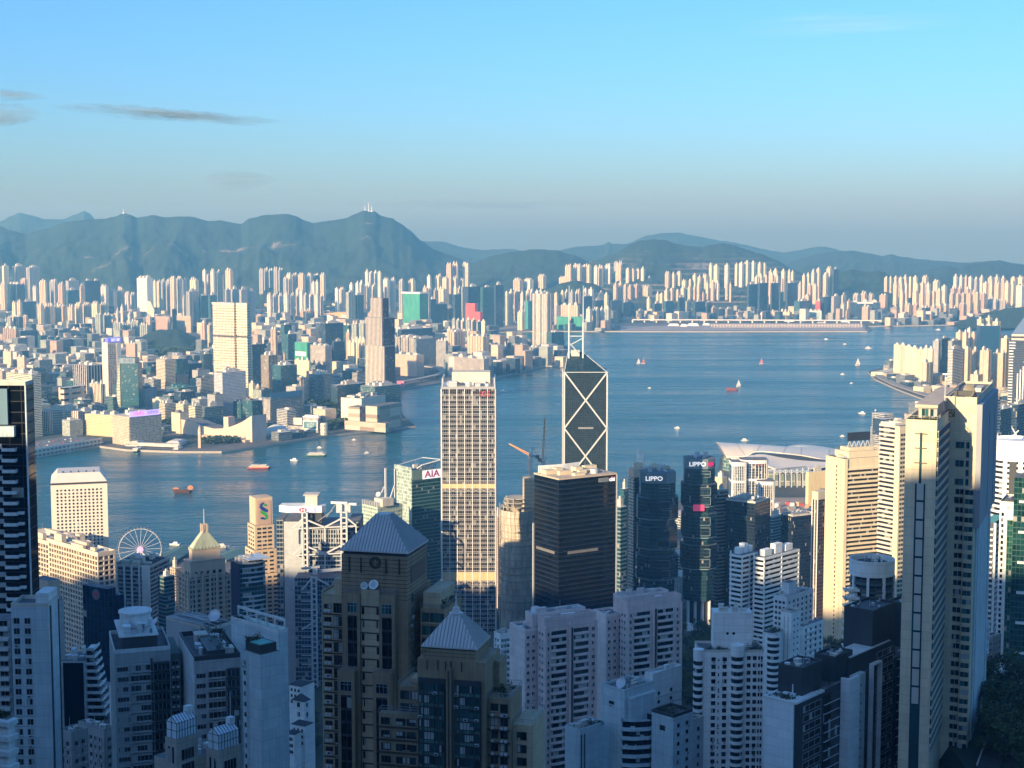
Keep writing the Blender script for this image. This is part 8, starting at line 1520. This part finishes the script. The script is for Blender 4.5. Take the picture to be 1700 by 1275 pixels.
def round_balconies():
 b = Bld('apartment_tower','white tower with black and white rounded corner balconies, right of centre','apartment tower',610,0,1210,80); B = b.blk('wall',1160,1160,1268,1083,M_WALLW,d=14); s = 610/FPX; X = lambda x: b.px(x,1100).x; fh = 2.98; z = B.z1; zs = [z -3.6 -fh*i for i in range(24)]; u = lambda x: X(x) -B.x0; b.wins(B,'F',[u(1184.5),u(1203)],zs,1.5,1.5,M_WIND,M_DARK,mull=0); b.wins(B,'F',[u(1193)],zs,.4,.9,M_WIND,M_DARK,mull=0); b.wins(B,'F',[u(1243),u(1253)],[q+.6 for q in zs],1.3,1.4,M_WIND,M_DARK,mull=1); b.wins(B,'F',[u(1260),u(1264.5)],[q+.6 for q in zs],.6,1.4,M_WIND,M_DARK,mull=0)
 for cx,r,zt,yo in ((X(1160),2.1,b.px(1160,1078).z,.6),(X(1224),2.75,b.px(1224,1070).z,.2)):
  m = MB(); m.lathe([(r -.35,0),(r -.35,zt -.5)],22,(cx,B.y0+yo)); b.add('glazed_drum',m,M_WIND); mb = MB(); mb.lathe([(r -.4,0),(r,0),(r,1.25),(r -.4,1.25)],22); me = mb.build('tmp',M_WALLW).data; kill(me)
  for i in range(25): b.put('round_balcony',me,(cx,B.y0+yo,zt -4.6 -fh*i))
  m = MB(); m.lathe([(r+.05,zt -3.4),(r+.05,zt),(.1,zt)],22,(cx,B.y0+yo)); b.add('drum_top',m,M_WALLW)
 m = MB(); m.box(X(1187),X(1251),B.y0+5,B.y0+13,z,b.px(1220,1022).z); b.add('roof_tower',m,M_WALLW); zt = b.px(1220,1022).z; b.clutter(Blk(X(1187),X(1251),B.y0+5,B.y0+13,0,zt),5,8,2.5); m = MB(); me = disc_mesh(.55,M_WIND,12,M_PALEG); b.custom('round_window',Blk(X(1187),X(1251),B.y0+5,B.y0+13,0,zt),'F',[5.5,8],[zt -8.5],me); b.parapet(B,1.0); shrubs('roof garden on the white tower with rounded balconies',b,X(1168),X(1208),B.y0+.8,B.y0+4,z,26,4); shrubs('trees in the right roof garden of the white rounded-balcony tower',b,X(1240),X(1266),B.y0+.8,B.y0+4.5,z,24,9,2.6)
round_balconies()
def white_cluster():
 b = Bld('apartment_tower','white stepped flats with a grooved tower right of the rounded-balcony tower','apartment tower',740,42,1312,80); A = b.blk('grooved_tower',1296,1314,1329,1018,M_WALLW); b.boxes('groove',A,'F',[A.w*.35,A.w*.7],[0],.4,A.z1 -2,.05,M_GREYW); C = b.blk('right_block',1324,1333,1367,1040,M_WALLW,748); zs = [C.z1 -3.2 -3*i for i in range(18)]; b.wins(C,'R',fr(4,.6,C.d -.6),zs,1.4,1.3,M_WIND); b.boxes('balcony',C,'R',[C.d*.4],[q -.8 for q in zs],C.d*.5,.7,1.0,M_WALLW); b.wins(A,'R',[A.d*.3,A.d*.7],[A.z1 -4 -3*i for i in range(20)],.8,.8,M_WIND,mull=0); b.clutter(C,5,6,2); b.parapet(A,1)
 L = b.blk('left_block',1268,1284,1300,1052,M_WALLW,735); c = (L.x1,L.y0); m = MB(); m.lathe([(2.9,0),(2.9,L.z1 -1)],20,c); b.add('glazed_drum',m,M_WIND); mb = MB(); mb.lathe([(2.8,0),(3.3,0),(3.3,1.3),(2.8,1.3)],20); me = mb.build('tmp',M_WALLW).data; kill(me)
 for i in range(20): b.put('round_balcony',me,(c[0],c[1],L.z1 -1.4 -3*i))
 shrubs('dense roof trees on the white stepped flats',b,L.x0,L.x1+2,L.y0 -1,L.y1,L.z1,24,3,2.4); b2,B2 = plain_tower('apartment_block','grey flats with a stepped top behind the white grooved tower',830,42,1284,1306,1350,994,80,M_PALEG,3,3,6,M_WIND,seed=3); P = b2.blk('lift_tower',1298,1310,1322,968,M_PALEG,836)
 b = Bld('apartment_tower','white banded flats with stepped penthouses below the navy towers','apartment tower',950,44,1232,60)
 for xl,xc,xr,yt,Y in ((1213,1231,1257,922,950),(1252,1268,1326,926,962)):
  Q = b.blk('core',xl,xc,xr,yt,F('band_flat_glass',(.04,.05,.055),(.015,.02,.025),3,2.4,.95,.9,.15)); b.slabs('white_band',Q,[Q.z1 -1.6 -3.0*i for i in range(26)],1.5,.5,M_WALLW); b.boxes('white_pier',Q,'R',[.4,Q.d*.5,Q.d -.4],[0],.9,Q.z1,.55,M_WALLW); b.boxes('white_pier',Q,'F',[.3],[0],.8,Q.z1+2,.6,M_WALLW)
  for i in range(3): m = MB(); x,y = Q.x0+Q.w*.2,Q.y0+Q.d*(.1+.3*i); m.box(x,x+Q.w*.5,y,y+Q.d*.2,Q.z1,Q.z1+4+2*(i == 1)); b.add('penthouse',m,M_WALLW)
white_cluster()
def charcoal_block():
 Y = 468; b = Bld('apartment_tower','long charcoal block with white fins and roof gardens, bottom right','apartment tower',Y,40,1322,90); B = b.blk('body',1272,1322,1572,1166,M_CHAR); z = B.z1; m = MB(); m.box(B.x0,B.x1 -.6,B.y0 -.5,B.y0 -.02,0,z -.6); b.add('white_end',m,wall('white_panel',(.84,.87,.86),.05)); D = B.d
 def U(px): k = kx(px,1200); C = b.loc;
 def U(px):
  k = kx(px,1180); w0 = Vector((B.x1,B.y0)); c,n = math.cos(b.rz),math.sin(b.rz); X0 = b.loc.x+w0.x*c -w0.y*n; Y0 = b.loc.y+w0.x*n+w0.y*c; dx,dy = -n,c; return (k*Y0 -X0) /(dx -k*dy)
 fh = 3.0; zs = [z -4.4 -fh*i for i in range(20)]
 for x0,x1 in ((1333,1363),(1453,1481)):
  u0,u1 = U(x0),U(x1); b.wins(B,'R',[(u0+u1) /2],[q+(0 if x0 < 1400 else 7) for q in zs],u1 -u0 -.6,1.9,M_WIND,M_STEEL,mull=2)
 for x0,x1,t in ((1367,1392,0),(1487,1511,7)): u0,u1 = U(x0),U(x1); b.boxes('floor_edge',B,'R',[(u0+u1) /2],[q+t -.6 for q in zs],u1 -u0,.14,.5,M_STEEL); m = MB(); m.box(B.x1+.02,B.x1+.12,B.y0+u0,B.y0+u1,0,z -2); b.add('recess_glazing',m,M_WIND)
 for x0,x1,x2,t in ((1393,1411,1426,1.5),(1512,1531,1545,7)):
  u0,u1,u2 = U(x0),U(x1),U(x2); m = MB(); m.box(B.x1+.05,B.x1+3.4,B.y0+u0+.6,B.y0+u0+1.6,0,z+t); m.box(B.x1+2.2,B.x1+3.4,B.y0+u0+1.61,B.y0+u1,0,z+t); b.add('white_fin',m,wall('white_panel',(.84,.87,.86),.05)); m = MB(); m.box(B.x1+.05,B.x1+2.1,B.y0+u1 -1,B.y0+u2,0,z+t -.5); b.add('blue_pier',m,M_BLUEW); b.boxes('vent',B,'R',[(u1+u2) /2],[q+t for q in zs],.6,.5,2.2,M_DARK)
 for x0,x1,t in ((1441,1456,2),(1559,1570,12)): u0,u1 = U(x0),U(x1); m = MB(); [m.box(B.x1+.05,B.x1+1.6,B.y0+p,B.y0+p+.5,0,z+t) for p in (u0,u1 -.5)]; m.box(B.x1+.05,B.x1+1.6,B.y0+u0+.51,B.y0+u1 -.51,z+t -.6,z+t); b.add('white_frame',m,wall('white_panel',(.84,.87,.86),.05))
 m = MB(); m.box(B.x0 -.6,B.x1+.5,B.y0 -.7,B.y0+U(1366),z -.5,z+.25); b.add('white_cornice',m,M_WALLW); T0 = Blk(B.x0+1,B.x1 -.5,B.y0+.3,B.y0+U(1362),0,z+.25); shrubs('roof garden at the left end of the long charcoal block',b,T0.x0,T0.x1,T0.y0,T0.y0+2.2,T0.z1,22,5,1.3); shrubs('green terrace planting behind the charcoal block garden',b,T0.x0+2,T0.x1,T0.y1 -3,T0.y1+14,T0.z1,40,8,1.8); m = MB(); m.box(T0.x0+2,T0.x1 -3,T0.y0+3,T0.y1 -4,T0.z1,T0.z1+.5); m.box(T0.x0+5,T0.x0+5.3,T0.y0+5,T0.y0+5.3,T0.z1,T0.z1+3.4); b.add('terrace_deck',m,M_WALLW)
 for i,(x0,x1,yt,dep,t) in enumerate(((1338,1384,1092,9,0),(1392,1432,1100,8,1),(1452,1506,1052,11,2),(1514,1560,1074,9,3))):
  u0,u1 = U(x0),U(x1); zt = z+[8.5,7.6,18,15][i]; m = MB(); m.box(B.x1 -dep -1,B.x1 -1.5,B.y0+u0,B.y0+(u0+(u1 -u0) *.7),z,zt); b.add('roof_block',m,M_CHAR); q = Blk(B.x1 -dep -1,B.x1 -1.5,B.y0+u0,B.y0+u0+(u1 -u0) *.7,0,zt); b.parapet(q,.7,.25,M_DARK); b.clutter(q,30+i,5,1.4)
 u0,u1 = U(1412),U(1480); m = MB(); m.box(B.x0+2,B.x1 -.2,B.y0+u0,B.y0+u1,z,z+6.2); b.add('upper_storey',m,M_CHAR); m = MB(); m.box(B.x0+2.5,B.x1 -.7,B.y0+u0+.5,B.y0+u1 -.5,z+6.21,z+6.45); b.add('pale_roof_deck',m,M_PALEG)
charcoal_block()
def round_tower():
 Y = 560; b = Bld('apartment_tower','round white tower with ribbed dark glazing and curved side balconies','apartment tower',Y,0,1463,80); z = b.px(1463,960).z; zt = b.px(1463,934).z; r = 38/FPX*Y; c = (0,r); g = F('round_glass',(.05,.075,.085),(.012,.028,.034),3.0,2.6,.9,.7,.08,groughness=.07); m = MB(); m.lathe([(r -.4,0),(r -.4,z)],40,c); b.add('glazed_drum',m,g); mb = MB(); mb.lathe([(r -.45,0),(r -.05,0),(r -.05,.95),(r -.45,.95)],40,c); me = mb.build('tmp',plain('teal_band2',(.09,.13,.15),.4)).data; kill(me)
 for i in range(28): b.put('floor_band',me,(0,0,z -3 -3.0*i))
 m = MB(); m.lathe([(r+.1,z),(r+.1,zt),(r -.4,zt),(r -.4,z+.5)],40,c); b.add('crown_ring',m,M_WALLW); m = MB(); m.lathe([(r*.72,z),(r*.72,zt -1.4),(.1,zt -1.4)],32,c); b.add('roof_plant',m,M_CHAR)
 for a in (-112,-70,-20,205): t = R(a); m = MB(); x,y = r*math.cos(t),r+r*math.sin(t); m.box(-.45,.45,-.3,.5,0,z); o = m.build('white_rib',M_WALLW,b.t,loc=(x,y,0),rz=t+R(90))
 m = MB(); x = -r*.86; m.lathe([(2.0,0),(2.0,z -4)],16,(x,r*.62)); b.add('stair_drum',m,M_WALLW); mb = MB(); P = [(-r -3.0,r*.2),(-r -2.2,-.2+r*.3),(-r*.7,-.3+r*.25),(-r*.7,r*.9),(-r -2.6,r*1.0)]; mb.prism(P,0,.25,0,0,True,True); mb.prism([(p,q) for p,q in P[:3]] +[(P[2][0],P[2][1] +.2),(P[1][0] +.1,P[1][1] +.2),(P[0][0] +.2,P[0][1] +.1)],.25,1.15,0,0); me = mb.build('tmp',M_WALLW).data; kill(me)
 for i in range(28): b.put('side_balcony',me,(0,0,z -5.5 -3.0*i))
 Bq = Blk(-r*.5,r*.5,r*.5,r*1.5,0,zt -1.4); b.clutter(Bq,3,5,1.6)
round_tower()
def cream_tower():
 b = Bld('apartment_tower','tallest near tower, cream, with glass strip wall and upper block, at right','apartment tower',485,22,1556,70); cw = wall('cream_wall',(.72,.61,.42),.08); L = b.blk('left_block',1504,1556,1594,698,cw,480); z = L.z1; Tt = b.blk('tall_block',1567,1622,1648,664,cw,505); zt = Tt.z1; s = L.w/52; u = lambda x: (x -1504) *s
 m = MB(); m.box(L.x0+u(1522),L.x0+u(1539),L.y0 -.12,L.y0 -.02,0,z -20); b.add('glass_strip',m,plain('strip_teal',(.03,.07,.08),.15));
 for i in range(12): zz = z -24.5 -5.9*i; m = MB(); m.box(L.x0+u(1525),L.x0+u(1536.5),L.y0 -.3,L.y0 -.13,zz -.6,zz+4.6); b.add('strip_panel',m,plain('strip_cream',(.56,.52,.44),.5))
 m = MB(); m.box(L.x0+u(1528),L.x0+u(1532),L.y0 -.14,L.y0 -.02,z -19.9,z -4); b.add('glass_strip',m,plain('strip_teal',(.03,.07,.08),.15)); b.boxes('cross_bar',L,'F',[u(1530)],[z -4.5,z -9,z -13.6],u(1540) -u(1519),.25,.3,M_DARK)
 fh = 3.03; zs = [z -5.6 -fh*i for i in range(34)]; bays(b,L,'R',.5,L.d*.48,zs,cw,1.9,.5,M_WINT); bays(b,L,'R',L.d*.52,L.d -.3,zs,cw,1.9,.5,M_WINT); b.rail(L,1.2); m = MB(); m.box(L.x0+2,L.x1 -.5,L.y0+5,L.y1 -.5,z+3.2,z+4.2); m.box(L.x0+3,L.x1 -1.2,L.y0+6,L.y1 -1,z,z+3.2); b.add('roof_pavilion',m,M_STONE); b.wins(Blk(L.x0+3,L.x1 -1.2,L.y0+6,L.y1 -1,0,z),'F',[2,4.6],[z+.4],2.0,2.4,M_WINT); shrubs('planting along the left roof terrace of the tallest cream tower',b,L.x0+.5,L.x1 -.5,L.y0+.4,L.y0+1.8,z,18,6,1.1)
 uT = lambda x: (x -1567) *Tt.w/55; zs = [b.px(1600,745,505).z -fh*i for i in range(34)]; zs2 = [q for q in zs if q > b.px(1600,775,505).z]; b.wins(Tt,'F',[uT(1596)],zs[::2][:4],2.6,2.0,M_WINT); b.wins(Tt,'F',[uT(1609)],zs[:5],.9,2.0,M_WINT,mull=0); zl = zs[5:]
 b.wins(Tt,'F',[uT(1594),uT(1601)],zl,1.1,1.6,M_WIND,mull=0); bays(b,Tt,'F',uT(1607),uT(1621),zl,cw,1.7,1.5,M_WINT); b.boxes('bay_skirt',Tt,'F',[uT(1614)],[q -1.25 for q in zl],uT(1621) -uT(1607),.7,1.3,cw)
 m = MB(); m.box(Tt.x1+.02,Tt.x1+.5,Tt.y0+Tt.d*.12,Tt.y1,0,zt -42); b.add('shaded_side',m,M_BLUEW); m = MB(); m.box(Tt.x1+.02,Tt.x1+1.8,Tt.y0 -.2,Tt.y1,zt -42,zt -1.5); b.add('shaded_upper_side',m,plain('shaded_grey',(.34,.35,.38),.6)); b.boxes('dark_slot',Blk(Tt.x0,Tt.x1+1.8,Tt.y0,Tt.y1,0,zt),'R',[Tt.d*.45,Tt.d*.8],[zt -40],.5,34,.08,M_DARK); b.boxes('dark_slot',Blk(Tt.x0,Tt.x1+.5,Tt.y0,Tt.y1,0,zt),'R',[Tt.d*.2,Tt.d*.85],[0],.3,zt -43,.08,M_DARK)  # grey sheets put the right face's shade into their colour
 c = (Tt.x0+uT(1580.5),zt -4.6); m = MB(); y = Tt.y0 -.12
 for q in ((-1,.95,1,.8),(-1,.1,1,-.05),(-.85,.9,-.7,-1),(.75,.85,.9,-.2),(-.2,.9,-.05,-.3),(-1,-.9,1,-1.05),(.15,-.2,.9,-.9),(.2,.5,.7,.4)): m.box(c[0] +1.1*min(q[0],q[2]),c[0] +1.1*max(q[0],q[2]) +.05,y,y+.1,c[1] +1.2*min(q[1],q[3]),c[1] +1.2*max(q[1],q[3]) +.05)
 b.add('seal_emblem',m,plain('seal_brown',(.20,.14,.05),.6)); b.parapet(Tt,.8,.3,cw); b.dish(Tt.x1 -2.6,Tt.y0+3,zt+.4,2.3,az=150,el=12,mat=plain('dish_grey',(.22,.2,.16),.6)); m = MB(); m.box(Tt.x0+3,Tt.x1 -1,Tt.y0+2,Tt.y0+5,zt+1,zt+2.6); b.add('solar_panel',m,M_DARK); m = MB(); q = b.px(1568,690,500); m.tube((q.x,q.y,q.z),(q.x,q.y,b.px(1568,622,500).z),.2,.12,6); m.box(q.x -.9,q.x+.9,q.y -.1,q.y+.1,b.px(1568,622,500).z -.1,b.px(1568,622,500).z+.4); b.add('flag_pole',m,M_STEEL); b.clutter(Tt,8,5,1.4)
cream_tower()
def right_edge():
 Y = 900; b = Bld('apartment_tower','round cream and white banded tower at the right edge','apartment tower',Y,0,1702,60); z = b.px(1702,733).z; r = 41/FPX*Y; c = (0,r); m = MB(); m.lathe([(r -.5,0),(r -.5,z -12)],36,c); b.add('glazed_drum',m,M_CORE); m = MB(); m.lathe([(r,z -12),(r,z),(r -.6,z),(r -.6,z -1.5),(.1,z -1.5)],40,c); b.add('crown_ring',m,M_WALLW); mb = MB(); mb.lathe([(r -.5,0),(r,0),(r,1.5),(r -.5,1.5)],36,c); me = mb.build('tmp',M_WALLW).data; kill(me)
 for i in range(26): b.put('white_band',me,(0,0,z -15 -3.1*i))
 for a in (-95,-130): t = R(a); m = MB(); m.box(-1.2,1.2,-.2,.6,0,z -3); o = m.build('pier',M_WALLW,b.t,loc=(r*math.cos(t),r+r*math.sin(t),0),rz=t+R(90))
 t = R(-112); m = MB(); m.box(-2,2,-.2,.3,30,z -12); m.build('dark_slot',M_CHAR,b.t,loc=(r*math.cos(t),r+r*math.sin(t),0),rz=t+R(90)); m = MB(); m.beam((-3,r,z),(1,r -2,z+5),.6); m.beam((1,r -2,z),(-2,r,z+6),.6); b.add('roof_frame',m,M_STEEL)
 b = Bld('apartment_tower','small white banded tower between the tallest cream tower and round tower','apartment tower',1000,40,1656,60); B = b.blk('core',1639,1658,1668,800,M_CORE); b.slabs('white_band',B,[B.z1 -7 -3.2*i for i in range(26)],1.4,.5,M_BLUEW); m = MB(); m.box(B.x0 -.5,B.x1+.5,B.y0 -.5,B.y1,B.z1 -6,B.z1+.3); b.add('blank_top',m,M_BLUEW); b.clutter(B,3,5,3)
 b = Bld('apartment_tower','pale tower of stacked open balconies right of the tallest cream tower','apartment tower',840,30,1660,60); B = b.blk('core',1631,1650,1668,868,M_CHAR,rm=M_TEALR); b.boxes('balcony',B,'F',[B.w*.5],[B.z1 -4 -3*i for i in range(30)],B.w,1.0,1.6,M_PALEG); b.boxes('balcony',B,'R',[B.d*.5],[B.z1 -3 -3*i for i in range(30)],B.d*.8,1.0,1.2,M_PALEG); b.boxes('pier',B,'R',[.3,B.d -.3],[0],.6,B.z1,1.3,M_PALEG)
 b = Bld('apartment_tower','white corner tower with a blank square top and green windows, right edge','apartment tower',810,25,1678,60); B = b.blk('wall',1660,1686,1696,836,M_PALEG); b.wins(B,'F',[B.w*.2],[B.z1 -7 -3*i for i in range(28)],1.2,1.7,M_WIND,mull=0); m = MB(); m.box(B.x0+B.w*.5,B.x1+.05,B.y0 -.08,B.y0 -.01,0,B.z1 -9); b.add('green_glazing',m,F('green_glazing',(.06,.14,.12),(.02,.08,.06),3,1.4,.85,.8,.1)); p = b.px(1674,840); lettering(b.t,'百',1.6,(B.x0+B.w*.55,B.y0 -.1,B.z1 -3),(R(90),0,0),M_DARK,ext=.05); b.dish(B.cx,B.cy,B.z1,1.4,az=120,el=60); b.parapet(B,.8)
 b = Bld('apartment_tower','dark green glass tower with white slab edges cut by the right edge','apartment tower',800,20,1690,60); B = b.blk('glass_shaft',1684,1730,1750,795,F('dark_green_glass',(.03,.09,.08),(.012,.05,.045),3,2,.9,.85,.05,groughness=.06),d=17); b.boxes('white_slab',B,'F',[B.w*.6],[B.z1 -13 -16*i for i in range(6)],B.w*.8,1.3,1.4,M_PALEG)
 b,B = plain_tower('apartment_tower','blue-white slim flats with small square windows beside the charcoal block',600,30,1618,1636,1643,1040,80,M_BLUEW,3.0,1,1,M_WIND,seed=4,ww=.9,h=1.5); plain_tower('apartment_block','low old tan flats below the dark green glass tower',720,40,1630,1652,1690,1128,80,M_GREYW,3.0,4,6,M_WIND,seed=5,nf=8); plain_tower('apartment_block','dull stepped flats in the gap left of the white corner tower',760,40,1634,1648,1662,1062,80,plain('dull_brown_wall',(.22,.19,.17),.8),3.0,3,3,M_WIND,seed=9,nf=16)
 b = Bld('pool_house','white pool terrace block with bright blue water at the right edge','pool house',560,30,1690,110); B = b.blk('wall',1672,1690,1745,1158,M_WALLW,d=18); zs = [B.z1 -3.4,B.z1 -6.4,B.z1 -9.4]; b.wins(B,'F',[B.w*.3,B.w*.75],zs,1.4,1.2,M_WIND); m = MB(); m.box(B.x0+.8,B.x1 -.8,B.y0+2,B.y1 -2,B.z1 -.3,B.z1+.12); b.add('pool_water',m,plain('pool_blue',(.02,.20,.38),.08)); b.parapet(B,.7,.4,M_WALLW)
right_edge()
# --- road and trees on the slope
def slope_road():
 P = [(1640,1275),(1652,1240),(1672,1222),(1700,1212),(1740,1206)]; pts = []
 for x,y in P:
  Y = 300
  while Y < 1500 and at(x,y,Y).z > terr(at(x,y,Y).x,Y) +1.2: Y += 3
  pts.append(at(x,y,Y))
 m = MB(); e = MB()
 for a,b in zip(pts[:-1],pts[1:]): m.beam(a,b,7,.5); d = (b -a); d.z = 0; d.normalize(); n = Vector((-d.y,d.x,0)) *3.4+Vector((0,0,.55)); e.beam(a+n,b+n,.35,.6)
 o = m.build('road',plain('asphalt',(.06,.06,.062),.85)); o['kind'] = 'structure'; tag(e.build('kerb_wall',M_PALEG),'pale kerb wall along the curving hillside road','kerb wall')
slope_road()
LEAF = [plain('leaf_dark',(.038,.062,.024),.85,var=.45,scale=.5,streak=False),plain('leaf_mid',(.062,.095,.034),.85,var=.45,scale=.5,streak=False)]; BARK = plain('bark',(.05,.04,.03),.9)
def tree_proto(seed,h,r0,leaf):
 r = random.Random(seed); t = MB(); t.tube((0,0,-1),(0,0,h*.5),h*.035,h*.02,7); c = MB(); lobes = []
 for i in range(9):
  a = r.uniform(0,6.28); q = r0*r.uniform(.25,.75); z = h*r.uniform(.45,.88); lobes.append((Vector((q*math.cos(a),q*math.sin(a),z)),r0*r.uniform(.3,.5))); t.tube((0,0,h*.35),(q*math.cos(a) *.8,q*math.sin(a) *.8,z*.95),h*.014,h*.006,5)
 for p,rad in lobes:
  for k in range(80):
   d = Vector((r.gauss(0,1),r.gauss(0,1),r.gauss(0,.8))).normalized() *rad*r.uniform(.5,1.1); s = r.uniform(.22,.5) *(1+h*.03); a = Vector((r.uniform(-1,1),r.uniform(-1,1),r.uniform(-.6,.6))).normalized(); b = a.cross(Vector((r.uniform(-1,1),r.uniform(-1,1),1))).normalized(); q = p+d; c.face([q -a*s,q -b*s*.6,q+a*s,q+b*s*.6])
 return t.build('trunk',BARK).data,c.build('crown',leaf).data
PROT = []
for i in range(4): a_ = tree_proto(40+i,11+i*1.5,4.5+i*.5,LEAF[i % 2]); [kill(q) for q in a_]; PROT.append(a_)
def plant(px0,px1,y0,y1,n,label,group,seed):
 r = random.Random(seed)
 for i in range(n):
  x,y = r.uniform(px0,px1),r.uniform(y0,y1); Y = 260
  while Y < 1900:
   p = at(x,y,Y)
   if p.z < terr(p.x,Y): break
   Y += 6
  t = thing('tree',label,'tree',(p.x,Y,terr(p.x,Y)),r.uniform(0,6),group); k = r.randrange(4); t.scale = (1,1,1); inst(PROT[k][0],'trunk',t); inst(PROT[k][1],'crown',t)
plant(1130,1190,1050,1180,70,'dark leafy tree in the gap between the pink and white towers','trees right of the pink towers',1); plant(1355,1415,1030,1105,50,'dark leafy tree left of the round white tower','trees by the round white tower',2); plant(1640,1705,1190,1285,46,'dark leafy tree beside the hillside road at bottom right','trees by the hillside road',3); plant(474,524,1205,1280,36,'dark leafy tree below the old white villa','trees below the villa',4); plant(820,850,1130,1200,8,'dark leafy tree behind the front brown tower','trees behind the brown tower',5); plant(1630,1700,1090,1180,14,'dark leafy tree among the old flats at right','trees among the old flats',6)
def summit_masts():
 for px,h,lab in ((606,45,'left thin radio mast on the highest hilltop'),(612,60,'middle thin radio mast on the highest hilltop'),(617,40,'right thin radio mast on the highest hilltop'),(205,35,'small mast on the left hilltop')):
  p = at(px,352 if px > 300 else 355,10400); m = MB(); m.tube((0,0,-8),(0,0,h),3.2,1.2,6); m.box(-6,6,-5,5,-6,6); tag(m.build('radio_mast',M_WHITE,loc=p),lab,'mast')
summit_masts()
for _b in BLDS: _b.flush()
